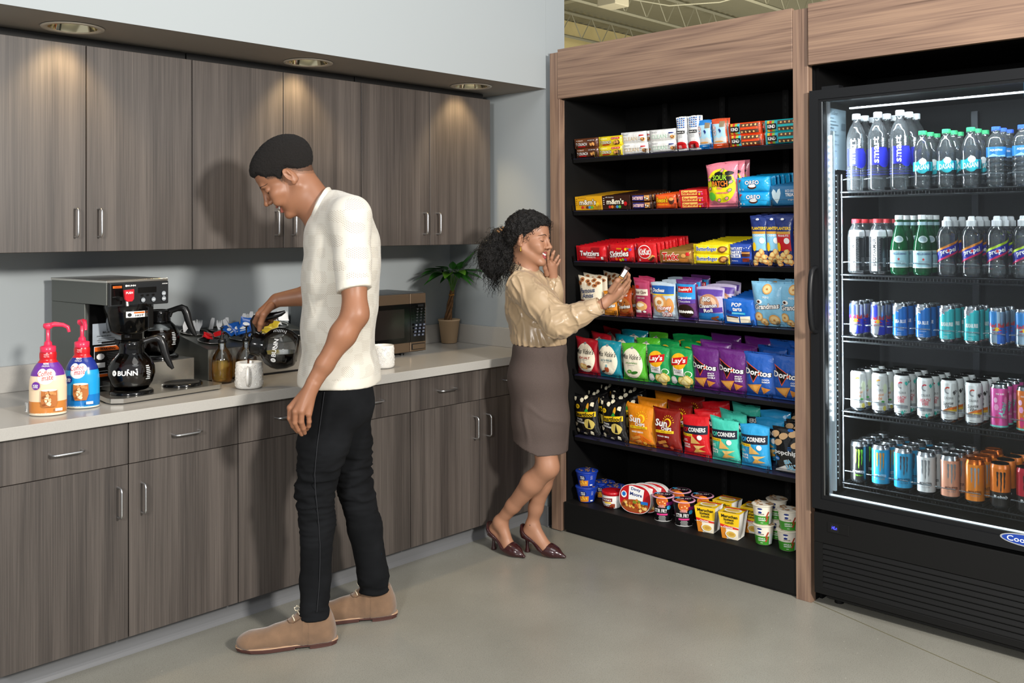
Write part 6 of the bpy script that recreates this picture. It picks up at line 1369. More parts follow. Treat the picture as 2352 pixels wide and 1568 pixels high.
# microwave
def micro():
    t = thing('microwave', (-.456, -.25, CZ), 'bronze and black countertop microwave beside the potted plant', 'microwave')
    W, H, D0, z0 = .58, .288, .284, .012; m_br = mat('#8e7a66', .3, .85, name='bronze steel', aniso=.4); b = MB()
    b.box((-W, .004, z0), (0, D0, z0+H), mat('#5d6163', .4, .6), .004); b.build('cabinet', t)
    b = MB().box((-W, -.012, z0+.004), (-.103, .006, z0+H-.004), m_br, .004); b.box((-W+.03, -.0145, z0+.05), (-.1035, -.011, z0+H-.052), m_bpg, .001, seg=1); b.box((-W+.07, -.0149, z0+.075), (-.14, -.0144, z0+H-.075), mat('#201c1a', .15)); b.build('door', t)
    b = MB().box((-.102, -.012, z0+.004), (0, .006, z0+H-.004), m_br, .004); b.box((-.102, -.0145, z0+.05), (-.006, -.011, z0+H-.052), m_bpg, .001, seg=1)
    A = Art(b, lambda u, v, l: (u, -.0146-l, v)); g = ink('#4a4c4f'); bl = ink('#3f4658')
    for r_ in range(4):
        for c_ in range(3): A.rect(-.082+c_*.024, z0+.078+r_*.0165, -.066+c_*.024, z0+.088+r_*.0165, bl); A.text('147*2580369#'[c_*4+3-r_], -.074+c_*.024, z0+.083+r_*.0165, .004, .006, LGRY)
    for r_ in range(5):
        for c_ in range(3): A.rect(-.08+c_*.024, z0+.155+r_*.014, -.068+c_*.024, z0+.157+r_*.014, g); A.rect(-.078+c_*.024, z0+.151+r_*.014, -.07+c_*.024, z0+.1525+r_*.014, g)
    A.rect(-.075, z0+.222, -.04, z0+.232, ink('#18191b')); b.build('control_panel', t)
    b = MB().box((-.092, -.0165, z0+.013), (-.01, -.012, z0+.042), m_bp, .002); b.box((-.089, -.018, z0+.016), (-.013, -.0162, z0+.039), m_br, .001, seg=1); b.build('door_button', t)
    b = MB()
    for x in (-.12, -W+.05):
        for y in (.03, D0-.03): b.cyl((x, y, 0), (x, y, z0), .012, m_bp, 12)
    b.build('foot', t)
micro()
# potted money tree
def plant():
    cx, cy = -.088, -.028
    t = thing('potted_plant', (cx, cy, CZ), 'small money tree with braided trunk in a beige tapered pot in the corner', 'plant')
    m_pot = mat('#c9ab88', .7, bump=(160, .15, .0008), name='sandy pot')
    MB().lathe([(0, .001), (.038, .001), (.041, .003), (.056, .118), (.059, .119), (.059, .127), (.055, .127), (.053, .105), (0, .105)], m_pot, 40).build('pot', t)
    MB().lathe([(0, .107), (.053, .107)], mat('#3a2c20', .95, bump=(120, 1, .004)), 24).build('soil', t)
    m_trk = mat('#7d5a3a', .8, bump=(90, .6, .002), var=(60, .3)); b = MB()
    def ax(k): return Vector((-.012+.035*k**1.2-.0*k, -.002, .105+.175*k))
    for s in range(4):
        P = []
        for i in range(15):
            k = i/14; a = s*math.pi/2+k*4.2; r = .014*(1-.45*k); P.append(ax(k)+Vector((r*math.cos(a), r*math.sin(a), 0)))
        b.tube(P, [.0085*(1-.4*i/14) for i in range(15)], m_trk, 8)
    b.build('trunk', t)
    MB().tube([ax(.86)+Vector((.014*math.cos(a), .014*math.sin(a), .002*math.sin(3*a))) for a in [i*.42 for i in range(16)]], .002, mat('#e09a28', .5), 6).build('tie', t)
    m_leaf = mat('#2f6a22', .38, coat=.15, var=(14, .3), name='glossy leaf'); m_lf2 = mat('#6fae2c', .4, coat=.15, var=(14, .2)); m_stem = mat('#5d8a3a', .5)
    top = ax(1.0)
    def leaf(base, d, L, w, droop, m, up=None):
        d = Vector(d).normalized(); side = d.cross(Vector((0, 0, 1))); side = side.normalized() if side.length > .1 else Vector((1, 0, 0)); nrm = side.cross(d)
        b = MB()
        def fn(u, v):
            s = (u-.5)*2; ww = w*math.sin(math.pi*min(1, v**.75))**.9; return (base+d*L*v+side*s*ww+nrm*(abs(s)*ww*.35-.0)-Vector((0, 0, 1))*droop*L*v*v)[:]
        b.surf(fn, 6, 12, m); return b.build('leaf', t)
    ps = [((1118, 628), -.26, .6), ((1110, 640), -.2, .5), ((968, 632), -.13, .4), ((985, 645), -.2, .5), ((1095, 575), -.16, -.3), ((1068, 632), -.3, .4), ((1022, 640), -.28, .3), ((1000, 612), -.05, .2), ((1062, 600), -.05, .1), ((1040, 600), .0, .1), ((1085, 606), -.1, .2), ((1030, 625), -.22, .2), ((1055, 640), -.25, .5), ((975, 620), -.08, .2)]
    rnd = random.Random(2)
    for i, ((px, py), y, dr) in enumerate(ps):
        v = _f+_r*(px-PX)/F_PX+_u*(PY-py)/F_PX; k = (y-CAM[1])/v[1]; P = CAM+v*k; tip = Vector(P)-Vector((cx, cy, CZ))
        tip.x = min(tip.x, -cx-.012); hub = top+Vector((0, 0, .055))+(tip-top)*.3+Vector((0, 0, .02 if dr > 0 else -.01)); hub.z = min(hub.z, top.z+.11)
        MB().tube([top+Vector((rnd.uniform(-.006, .006), rnd.uniform(-.006, .006), -.02)), top+(hub-top)*.5+Vector((0, 0, .012)), hub], .0018, m_stem, 6).build('leaf_stalk', t)
        L = (tip-hub).length; leaf(hub, tip-hub+Vector((0, 0, dr*L*.3)), L*1.02, .027 if L > .1 else .02, dr*.3, m_lf2 if i in (5, 6) else m_leaf)
        if i % 2 == 0:
            for s in (-1, 1):
                d = (tip-hub); d = Vector((d.x*.75-s*d.y*.65, d.y*.75+s*d.x*.65, d.z)); Lk = L*.72
                e = hub+d.normalized()*Lk
                if e.x < -cx-.01 and e.y < .058-cy-.01: leaf(hub, d, Lk, .02, .25, m_leaf)
plant()
# ------------------------------------------------------------------ figures: smooth fields turned into one skin
def V3(*a): return np.array(a, float)
class Field:
    def __init__(s): s.p = []
    def _f(s, frame): return frame if frame is not None else (np.eye(3), np.zeros(3), 1.)
    def cap(s, a, b, ra, rb=None, k=.02, frame=None, sub=False, flat=None):
        a, b = V3(*a), V3(*b); rb = ra if rb is None else rb
        s.p.append(('c', a, b, ra, rb, k, s._f(frame), sub, flat)); return s
    def ell(s, c, r, k=.02, frame=None, sub=False, rot=None):
        s.p.append(('e', V3(*c), V3(*r), rot, None, k, s._f(frame), sub, None)); return s
    def bounds(s, p):
        Rm, o, sc = p[6]
        if p[0] == 'c': lo = np.minimum(p[1]-p[3], p[2]-p[4]); hi = np.maximum(p[1]+p[3], p[2]+p[4])
        else: m = max(p[2]); lo = p[1]-m; hi = p[1]+m
        C = np.array([[(lo, hi)[i][0], (lo, hi)[j][1], (lo, hi)[k][2]] for i in (0, 1) for j in (0, 1) for k in (0, 1)])
        W = o+sc*(C@Rm.T); return W.min(0), W.max(0)
    def dist(s, p, P):
        Rm, o, sc = p[6]; Q = ((P-o)@Rm)/sc
        if p[0] == 'c':
            a, b, ra, rb = p[1:5]; ba = b-a; L2 = ba@ba; h = np.clip(((Q-a)@ba)/L2, 0, 1); W = Q-a-h[..., None]*ba
            if p[8] is not None:
                n, q = p[8]; n = np.asarray(n, float); n = n/np.linalg.norm(n); W = W+np.multiply.outer(W@n, n)*(1/q-1)
            d = np.linalg.norm(W, axis=-1)-(ra+(rb-ra)*h)
            if p[8] is not None: d = d*p[8][1]**.5
        else:
            W = Q-p[1]
            if p[3] is not None: W = W@p[3]
            r = p[2]; k0 = np.linalg.norm(W/r, axis=-1); k1 = np.linalg.norm(W/(r*r), axis=-1); d = k0*(k0-1)/np.maximum(k1, 1e-6)
        return d*sc
    def at(s, P):
        f = np.full(P.shape[:-1], .08)
        for p in s.p: f = s.mix(f, s.dist(p, P), p)
        return f
    def mix(s, f, d, p):
        k = max(p[5], 1e-5)
        if p[7]: d = -d; h = np.maximum(k-np.abs(f-d), 0)/k; return np.maximum(f, d)+h*h*k/4
        h = np.maximum(k-np.abs(f-d), 0)/k; return np.minimum(f, d)-h*h*k/4
    def mesh(s, lo, hi, res, clip=None):
        lo, hi = V3(*lo), V3(*hi); n = np.ceil((hi-lo)/res).astype(int)+1
        ax = [lo[i]+np.arange(n[i])*res for i in range(3)]; f = np.full(tuple(n), .08, np.float32)
        for p in s.p:
            a, b = s.bounds(p); m = p[5]+3*res+(.012 if p[0] == 'e' else .004); i0 = np.maximum(0, np.floor((a-m-lo)/res).astype(int)); i1 = np.minimum(n, np.ceil((b+m-lo)/res).astype(int)+1)
            if np.any(i0 >= i1): continue
            G = np.stack(np.meshgrid(ax[0][i0[0]:i1[0]], ax[1][i0[1]:i1[1]], ax[2][i0[2]:i1[2]], indexing='ij'), -1)
            sl = tuple(slice(i0[i], i1[i]) for i in range(3)); f[sl] = s.mix(f[sl], s.dist(p, G), p)
        if clip is not None:
            G = np.stack(np.meshgrid(*ax, indexing='ij'), -1); c_ = clip(G); f = np.maximum(f, c_) if not getattr(clip, 'taper', 0) else np.maximum(f+.8*np.maximum(0, clip.taper+c_), c_)
        return nets(f, lo, res)
def nets(f, lo, res):
    S = f < 0; c = np.zeros(tuple(np.array(f.shape)-1), int)
    for i in (0, 1):
        for j in (0, 1):
            for k in (0, 1): c += S[i:f.shape[0]-1+i, j:f.shape[1]-1+j, k:f.shape[2]-1+k]
    act = (c > 0) & (c < 8); idx = np.argwhere(act); ID = np.full(act.shape, -1); ID[act] = np.arange(len(idx))
    acc = np.zeros((len(idx), 3)); cnt = np.zeros(len(idx)); g = np.zeros((len(idx), 3))
    cor = [(i, j, k) for i in (0, 1) for j in (0, 1) for k in (0, 1)]; val = {q: f[idx[:, 0]+q[0], idx[:, 1]+q[1], idx[:, 2]+q[2]].astype(float) for q in cor}
    for a in cor:
        for d in range(3):
            if a[d] == 1: continue
            b = list(a); b[d] = 1; b = tuple(b); va, vb = val[a], val[b]; m = (va < 0) != (vb < 0)
            t = np.where(m, va/np.where(m, va-vb, 1), 0); P = np.tile(np.array(a, float), (len(idx), 1)); P[:, d] += t
            acc[m] += P[m]; cnt[m] += 1; g[:, d] += vb-va
    V = lo+(idx+acc/cnt[:, None])*res; N = g/np.maximum(np.linalg.norm(g, axis=1), 1e-9)[:, None]
    F = []
    for d in range(3):
        e = [0, 0, 0]; e[d] = 1; a = S; sh = [slice(0, -1) if i == d else slice(1, -1) for i in range(3)]; sh2 = [slice(1, None) if i == d else slice(1, -1) for i in range(3)]
        A_, B_ = S[tuple(sh)], S[tuple(sh2)]; E = np.argwhere(A_ != B_); flip = A_[tuple(E.T)]
        E = E+np.array([0 if i == d else 1 for i in range(3)]); u, v = [(1, 2), (2, 0), (0, 1)][d]
        def I(du, dv): q = E.copy(); q[:, u] -= du; q[:, v] -= dv; return ID[tuple(q.T)]
        Q = np.stack([I(1, 1), I(0, 1), I(0, 0), I(1, 0)], 1); Q[~flip] = Q[~flip][:, ::-1]; F.append(Q)
    F = np.concatenate(F); F = F[(F >= 0).all(1)]
    return V, N, F
def nz(P, s, seed=0., oct=2):
    out = np.empty(len(P))
    for i, q in enumerate(P*s+seed): out[i] = mnoise.fractal(Vector(q), 1., 2., oct)
    return out
def skin_obj(name, parts, mats, parent=None, face_mat=None, uv=None, smooth_it=0):
    V = []; F = []; MI = []; k = 0
    for v, f in parts: V.append(v); F.append(f+k); k += len(v)
    V = np.concatenate(V); F = np.concatenate(F)
    if smooth_it:
        for _ in range(smooth_it):
            A = np.zeros_like(V); c = np.zeros(len(V))
            for i in range(4): np.add.at(A, F[:, i], V[F[:, (i+1) % 4]]+V[F[:, (i+3) % 4]]); np.add.at(c, F[:, i], 2)
            V = V*.4+.6*A/np.maximum(c, 1)[:, None]
    me = bpy.data.meshes.new(name); me.vertices.add(len(V)); me.vertices.foreach_set('co', V.ravel()); me.loops.add(F.size); me.loops.foreach_set('vertex_index', F.ravel())
    me.polygons.add(len(F)); me.polygons.foreach_set('loop_start', np.arange(len(F))*4); me.polygons.foreach_set('loop_total', np.full(len(F), 4))
    me.polygons.foreach_set('use_smooth', np.ones(len(F), bool))
    for m in mats: me.materials.append(m)
    if face_mat is not None: me.polygons.foreach_set('material_index', face_mat(V[F].mean(1)).astype(np.int32))
    if uv is not None:
        L = me.uv_layers.new(name='UVMap'); UV = uv(V)[F.ravel()]; L.data.foreach_set('uv', UV.astype(np.float32).ravel())
    me.update(calc_edges=True); me.validate()
    o = bpy.data.objects.new(name, me); COL.objects.link(o)
    if parent: o.parent = parent; o.location = -Vector(parent.location)
    return o
RR, UU, FF = V3(*_r), V3(*_u), V3(*_f)
def P_(x, y, d): return at(x, y, d)
def head_frame(C, yaw, pitch, side, s, roll=0.):
    "side -1: face to the left of the picture; yaw turns it towards the camera; pitch nods it down"
    h = side*RR*math.cos(yaw)-FF*math.sin(yaw); h = h-V3(0, 0, 1)*h[2]; h /= np.linalg.norm(h); up = V3(0, 0, 1); F = h*math.cos(pitch)-up*math.sin(pitch); U = up*math.cos(pitch)+h*math.sin(pitch); L = np.cross(U, F)
    if roll: U, L = U*math.cos(roll)+L*math.sin(roll), L*math.cos(roll)-U*math.sin(roll)
    return (np.stack([F, L, U], 1), C, s)
def add_head(B, fr, fem=False, smile=.5):
    e = B.ell; c = B.cap
    e((-.020, 0, .040), (.098, .076, .086), .01, fr); e((.03, 0, .045), (.060, .061, .058), .02, fr); e((.036, 0, -.025), (.056, .056, .068), .02, fr); e((.034, 0, -.072), (.046, .046, .036), .02, fr)
    for q in (-1, 1):
        c((-.010, q*.054, -.045), (.066, q*.014, -.102), .016, .013, .025, fr)
        e((.058, q*.040, -.022), (.030, .023, .024), .018, fr)
        e((.074, q*.034, -.045), (.020, .016, .018), .015, fr)
    e((.077, 0, -.104), (.016, .021, .015), .014, fr)
    c((.082, -.026, .026), (.082, .026, .026), .0095 if not fem else .007, None, .016, fr)
    for q in (-1, 1): e((.099, q*.033, .007), (.016, .018, .0115), .014, fr, sub=True)
    for q in (-1, 1): e((.0748, q*.032, .006), (.0140, .0155, .0120), .004, fr)
    c((.089, 0, .016), (.108, 0, -.022), .0065, .0085, .012, fr); e((.110, 0, -.027), (.0125, .0105, .0095), .007, fr)
    for q in (-1, 1): e((.0985, q*.0125, -.031), (.0105, .0075, .0075), .004, fr); e((.1045, q*.0065, -.0375), (.004, .0028, .003), .002, fr, sub=True)
    for q in (-1, 1):
        c((.0920, 0, -.0575), (.0760, q*.0300, -.0505), .0046, .0022, .004, fr); c((.0885, 0, -.0790), (.0750, q*.0275, -.0545), .0058, .0022, .004, fr)
    for q in (-1, 1): c((.0985, 0, -.0680), (.0800, q*.0235, -.0560), .0078, .0028, .0015, fr, sub=True)
    for q in (-1, 1):
        ro = np.array([[math.cos(.25), 0, math.sin(.25)], [0, 1, 0], [-math.sin(.25), 0, math.cos(.25)]]); ry = np.array([[math.cos(q*.35), -math.sin(q*.35), 0], [math.sin(q*.35), math.cos(q*.35), 0], [0, 0, 1]])
        e((-.012, q*.079, -.004), (.0175, .0065, .031), .004, fr, rot=ry@ro); e((-.004, q*.088, .000), (.0105, .006, .019), .003, fr, sub=True, rot=ry@ro); e((-.006, q*.077, -.030), (.008, .005, .008), .005, fr)
        e((-.014, q*.0845, .006), (.0045, .003, .012), .003, fr)
def to_world(fr, q): Rm, o, s = fr; return o+s*(Rm@V3(*q))
def to_local(fr, P): Rm, o, s = fr; return ((P-o)@Rm)/s
def face_parts(parent, fr, B):
    off = Vector(parent.location)
    def on(y, z, lift=0.):
        xs = np.arange(.125, .03, -.0005); P = np.array([to_world(fr, (x, y, z)) for x in xs]); f = B.at(P); i = int(np.argmax(f < 0)); return Vector(to_world(fr, (xs[i]+lift, y, z)))-off
    b = MB()
    for q in (-1, 1): b.tube([on(q*.032+t*.0155, .0005-.0035*(1-t*t), .0006) for t in (-1, -.7, -.35, 0, .35, .7, 1)], [.0005, .0010, .0013, .0014, .0013, .0010, .0005], mat('#1a100c', .6), 6)
    b.build('eyelashes', parent)
    b = MB()
    for q in (-1, 1): b.tube([on(q*(.012+.037*t), .0235+.0075*math.sin(math.pi*min(1, t*1.15+.05)), .0002) for t in (0, .2, .4, .6, .8, 1.)], [.0009, .0015, .0016, .0014, .0010, .0005], mat('#38261b', .9), 8, flat=1.4)
    b.build('eyebrows', parent)
    b = MB()
    for i in range(-5, 6):
        t = i/5; c = to_world(fr, (.0885-.0105*abs(t)**1.5, .0205*t, -.0655+.0085*abs(t)**1.3)); b.ball(Vector(c)-off, (.0024, .0027, .0050-.0015*abs(t)), mat('#f3efe6', .25, coat=.4), 8, 6, rot=Matrix(fr[0].tolist()))
    b.build('teeth', parent)
def hand(B, W, K, curl, thumb, r=.0095, palm=(.016, .019), kk=.008, fr=None):
    "W wrist, K four knuckles (index to little); curl: per finger three more joints; thumb: joint list"
    m = (K[0]+K[3])/2
    for i, k in enumerate(K):
        B.cap(W+(k-W)*.12, k, palm[0]*.95, r*1.22, .014)
    B.cap(W+(m-W)*.25, m, palm[0], palm[0]*.8, .015)
    for i, J in enumerate(curl):
        s = (1, 1.03, .97, .84)[i]; q = [K[i]]+list(J); rad = [r*1.12*s, r*1.0*s, r*.9*s, r*.74*s]
        for j in range(len(q)-1): B.cap(q[j], q[j+1], rad[min(j, 3)], rad[min(j+1, 3)], .0035)
    q = thumb; rad = [r*1.5, r*1.25, r*1.1, r*.85]
    for j in range(len(q)-1): B.cap(q[j], q[j+1], rad[min(j, 3)], rad[min(j+1, 3)], .007 if j == 0 else .004)
# ------------------------------------------------------------------ the man pouring coffee
m_skin = mat('#8f6248', .45, sss=.08, bump=(260, .12, .0008), var=(9, .07), name='skin'); m_lip = mat('#8e4f42', .4)
BASE = at(760, 1440, 3.5); BASE[2] = 0.
man = thing('person', tuple(BASE), 'standing man in a cream openwork polo and black jeans pouring coffee at the worktop', 'person')
HC = P_(659, 408, 3.46); hf = head_frame(HC, R(12), R(40), -1, 1.03)
B = Field(); add_head(B, hf)
sh_n, sh_f = P_(806, 497, 3.29), P_(772, 490, 3.60); el_n, wr_n = P_(816, 722, 3.20), P_(722, 876, 3.16)
el_f, wr_f = P_(752, 672, 3.72), P_(636, 689, 3.66)
nb = P_(752, 500, 3.46)
B.cap(to_world(hf, (-.03, 0, -.035)), nb, .056, .06, .03); B.cap(to_world(hf, (.0, 0, -.06)), P_(742, 520, 3.46), .045, .05, .03)
# trunk (under the shirt)
ch = P_(775, 560, 3.46); be = P_(770, 720, 3.46); pe = P_(785, 880, 3.47)
B.cap(nb, ch, .06, .1, .04); B.cap(ch, be, .105, .09, .04, flat=(FF, 1.45)); B.cap(be, pe, .09, .1, .04, flat=(FF, 1.4)); B.cap(sh_n, sh_f, .05, .05, .04)
# arms
B.cap(sh_n, sh_n+(el_n-sh_n)*.5, .056, .050, .02); B.cap(sh_n+(el_n-sh_n)*.5, el_n, .050, .0385, .04)
fa = wr_n-el_n; B.cap(el_n, el_n+fa*.3, .038, .0405, .04); B.cap(el_n+fa*.3, el_n+fa*.75, .0405, .030, .03); B.cap(el_n+fa*.75, wr_n, .030, .026, .015, flat=(FF, .85))
B.cap(sh_f, el_f, .05, .042, .02); fb = wr_f-el_f; B.cap(el_f, el_f+fb*.35, .040, .041, .015); B.cap(el_f+fb*.35, wr_f, .041, .0265, .02)
# near hand hanging: back of the hand towards the camera
K = [P_(709, 950, 3.13), P_(692, 943, 3.115), P_(677, 945, 3.12), P_(666, 936, 3.14)]; K = K[::-1]
K = [P_(667, 936, 3.15), P_(679, 945, 3.13), P_(693, 944, 3.125), P_(709, 950, 3.14)]
curl = [[P_(666, 960, 3.15), P_(674, 978, 3.16), P_(683, 990, 3.175)], [P_(678, 970, 3.135), P_(686, 986, 3.15), P_(693, 997, 3.165)], [P_(692, 968, 3.13), P_(697, 983, 3.145), P_(700, 994, 3.16)], [P_(710, 968, 3.145), P_(709, 978, 3.155), P_(705, 986, 3.17)]]
hand(B, wr_n, K, curl, [P_(705, 900, 3.18), P_(678, 925, 3.21), P_(670, 950, 3.225), P_(672, 968, 3.23)], .0094)
# far hand round the carafe handle
K = [P_(594, 722, 3.61), P_(600, 714, 3.635), P_(607, 710, 3.66), P_(616, 709, 3.68)]
curl = [[P_(586, 739, 3.635), P_(593, 750, 3.67), P_(602, 752, 3.70)], [P_(590, 733, 3.67), P_(604, 745, 3.70), P_(614, 744, 3.68)], [P_(600, 729, 3.70), P_(615, 740, 3.715), P_(624, 738, 3.685)], [P_(612, 724, 3.71), P_(626, 732, 3.715), P_(633, 730, 3.69)]]
hand(B, wr_f, K, curl, [P_(622, 703, 3.62), P_(606, 722, 3.585), P_(599, 742, 3.59), P_(596, 757, 3.605)], .0100)
# legs inside the jeans, ankles
hip_n, hip_f = P_(778, 905, 3.39), P_(792, 905, 3.54); kn_n, kn_f = P_(722, 1128, 3.36), P_(818, 1122, 3.56); an_n, an_f = P_(724, 1412, 3.385), P_(862, 1362, 3.61)
for h_, k_, a_ in ((hip_n, kn_n, an_n), (hip_f, kn_f, an_f)): B.cap(h_, k_, .075, .05, .02); B.cap(k_, a_, .046, .035, .02); B.cap(a_, a_-V3(0, 0, .05), .034, .028, .01)
def box_of(*pts, pad=.1): A = np.array(pts); return A.min(0)-pad, A.max(0)+pad
body = []
lo, hi = box_of(HC, nb, pad=.135); v, n_, f = B.mesh(lo, hi, .0022); body.append((v, f))
m1 = body
lo, hi = box_of(sh_n, sh_f, el_n, wr_n, el_f, wr_f, an_n, an_f, pad=.09); lo[2] = .05; hi[2] = nb[2]-.06; v, n_, f = B.mesh(lo, hi, .0055); 
def drop(v, f, keep): m = keep(v); g = m[f].all(1); return v, f[g]
hn_lo, hn_hi = box_of(wr_n, P_(690, 1000, 3.15), pad=.055); hf_lo, hf_hi = box_of(wr_f, P_(592, 752, 3.65), pad=.055)
ins = lambda P, a, b, e=0.: np.all((P > a+e) & (P < b-e), 1)
body.append(drop(v, f, lambda P: ~(ins(P, hn_lo, hn_hi, .012) | ins(P, hf_lo, hf_hi, .012))))
for a, b in ((hn_lo, hn_hi), (hf_lo, hf_hi)): v, n_, f = B.mesh(a, b, .0017); body.append((v, f))
def segd(q, a, b): a, b = V3(*a), V3(*b); h = np.clip(((q-a)@(b-a))/((b-a)@(b-a)), 0, 1); return np.linalg.norm(q-a-h[:, None]*(b-a), axis=1), h
def lips(fr):
    def fm(C):
        q = to_local(fr, C); out = np.zeros(len(q))
        for s_ in (-1, 1):
            for a, b_, r0, r1 in (((.0920, 0, -.0575), (.0760, s_*.0300, -.0505), .0064, .0032), ((.0885, 0, -.0790), (.0750, s_*.0275, -.0545), .0076, .0032)):
                d, h = segd(q, a, b_); out[(d < r0+(r1-r0)*h) & (q[:, 0] > .078)] = 1
        for s_ in (-1, 1):
            d, h = segd(q, (.0985, 0, -.0680), (.0800, s_*.0235, -.0560)); out[(d < .0090-.005*h) & (q[:, 0] < .0925-.014*h)] = 2
        return out
    return fm
def man_fm(C):
    out = lips(hf)(C); q = to_local(hf, C); x = q[:, 0]; zl = np.interp(x, HLX, HLZ); m = (q[:, 2] < zl+.03) & (q[:, 2] > zl-.006-.006*(x < .03)) & (x < .058) & (np.abs(q[:, 1]) < .0768) & (x > -.14) & (np.linalg.norm(q, axis=1) < .135)
    out[m & (q[:, 2] > zl-.001)] = 4; out[m & (q[:, 2] <= zl-.001)] = 3; return out
HLX, HLZ = [-.13, -.08, -.045, -.02, .0, .022, .030, .055, .07, .1], [-.035, -.036, -.012, .022, .018, -.004, .022, .036, .066, .068]
skin_obj('body', body, [m_skin, m_lip, mat('#3a1512', .6), mat('#7c5640', .5), mat('#553a2a', .65)], man, man_fm); face_parts(man, hf, B)
# nails on the hanging hand and the thumb
# hair: close cropped
m_hair = mat('#15100d', .95, bump=(420, 1.6, .004), name='cropped curls')
Hh = Field(); Hh.ell((-.022, 0, .050), (.113, .089, .092), .01, hf); Hh.ell((.032, 0, .066), (.062, .068, .055), .02, hf)
def hair_clip(G):
    q = to_local(hf, G.reshape(-1, 3)); x, y, z = q.T; ay = np.abs(y)
    # hairline: forehead edge, down past the temple, above the ear, then round the nape
    zline = np.where(x > .045, .062+(x-.09)*-.18, np.where(x > .0, .062-.0-(.045-x)*1.15, np.where(x > -.05, .012+(-.0)*x+.02*(x < -.0)*0, -.03+(x+.05)*-.25-.0)))
    zline = np.interp(x, [-.13, -.08, -.045, -.02, .0, .022, .030, .055, .07, .1], [-.035, -.036, -.012, .022, .018, -.004, .022, .036, .066, .068])
    d = (zline-z)*.8; return (d*hf[2]).reshape(G.shape[:-1])
hair_clip.taper = .014
lo, hi = box_of(HC, pad=.16); v, n_, f = Hh.mesh(lo, hi, .003, hair_clip)
v = v+n_*(nz(v, 190., 3., 2)*.0018)[:, None]; skin_obj('hair', [(v, f)], [m_hair], man)
# shirt
def knit():
    m = bpy.data.materials.new('openwork knit'); m.use_nodes = True; nt = m.node_tree; b = nt.nodes['Principled BSDF']; N = nt.nodes.new; L = nt.links.new
    def math_(op, a, c=None, v=None, w=None):
        q = N('ShaderNodeMath'); q.operation = op
        if a is not None: L(a, q.inputs[0])
        if v is not None: q.inputs[0].default_value = v
        if c is not None: L(c, q.inputs[1])
        if w is not None: q.inputs[1].default_value = w
        return q.outputs[0]
    b.inputs['Roughness'].default_value = .85; b.inputs['Sheen Weight'].default_value = .2
    uv = N('ShaderNodeUVMap'); sx = N('ShaderNodeSeparateXYZ'); L(uv.outputs[0], sx.inputs[0]); U, W = sx.outputs[0], sx.outputs[1]
    a1 = math_('SINE', math_('MULTIPLY', math_('ADD', U, W), None, None, 2*math.pi/.0150)); a2 = math_('SINE', math_('MULTIPLY', math_('SUBTRACT', U, W), None, None, 2*math.pi/.0135))
    dots = math_('MULTIPLY', a1, a2); hole = math_('GREATER_THAN', math_('ABSOLUTE', dots), None, None, .80)
    c1 = math_('SINE', math_('MULTIPLY', U, None, None, 2*math.pi/.092)); c2 = math_('SINE', math_('MULTIPLY', W, None, None, 2*math.pi/.083)); tn = N('ShaderNodeTexNoise'); tn.inputs['Scale'].default_value = 17; L(uv.outputs[0], tn.inputs['Vector']); patch = math_('GREATER_THAN', math_('ADD', math_('MULTIPLY', c1, c2), math_('MULTIPLY', tn.outputs['Fac'], None, None, 1.6)), None, None, .88)
    h = math_('MULTIPLY', hole, patch)
    rib = math_('SINE', math_('MULTIPLY', W, None, None, 2*math.pi/.0062)); hh = math_('SUBTRACT', math_('MULTIPLY', rib, None, None, .12), h)
    mx = N('ShaderNodeMix'); mx.data_type = 'RGBA'; L(h, mx.inputs[0]); mx.inputs[6].default_value = lin('#cac5b9'); mx.inputs[7].default_value = lin('#9a8a78'); L(mx.outputs[2], b.inputs['Base Color'])
    bp = N('ShaderNodeBump'); bp.inputs['Strength'].default_value = .6; bp.inputs['Distance'].default_value = .0018; L(hh, bp.inputs['Height']); L(bp.outputs[0], b.inputs['Normal'])
    return m
m_knit = knit(); m_rib = mat('#cfcabe', .8, bump=(300, .4, .001))
Sh = Field(); k1 = P_(776, 545, 3.455); k2 = P_(772, 640, 3.455); k3 = P_(776, 760, 3.46); k4 = P_(780, 868, 3.465)
Sh.cap(P_(764, 482, 3.455), k1, .070, .108, .05, flat=(FF, 1.2)); Sh.cap(k1, k2+RR*.006, .116, .118, .04, flat=(FF, 1.45)); Sh.cap(k2+RR*.006, k3, .119, .125, .04, flat=(FF, 1.35)); Sh.cap(P_(812, 560, 3.40), P_(800, 700, 3.42), .085, .09, .06); Sh.cap(P_(812, 560, 3.50), P_(800, 700, 3.50), .085, .09, .06); Sh.cap(k3, k4, .122, .140, .04, flat=(FF, 1.25)); Sh.cap(k4, k4-V3(0, 0, .06), .140, .141, .04, flat=(FF, 1.25))
Sh.cap(sh_n-FF*.01, sh_f, .062, .062, .06); Sh.cap(P_(800, 500, 3.36), P_(815, 600, 3.40), .062, .06, .07); Sh.cap(P_(800, 500, 3.54), P_(815, 600, 3.5), .062, .06, .07)
sl = sh_n+(el_n-sh_n)*.74+RR*.0; Sh.cap(sh_n, sh_n+(el_n-sh_n)*.45, .066, .062, .03); Sh.cap(sh_n+(el_n-sh_n)*.45, sl+(el_n-sh_n)*.1, .062, .060, .015)
sf = sh_f+(el_f-sh_f)*.7; Sh.cap(sh_f, sf, .066, .06, .03)
cuff_n = (el_n-sh_n)/np.linalg.norm(el_n-sh_n); zh = k4[2]-.012
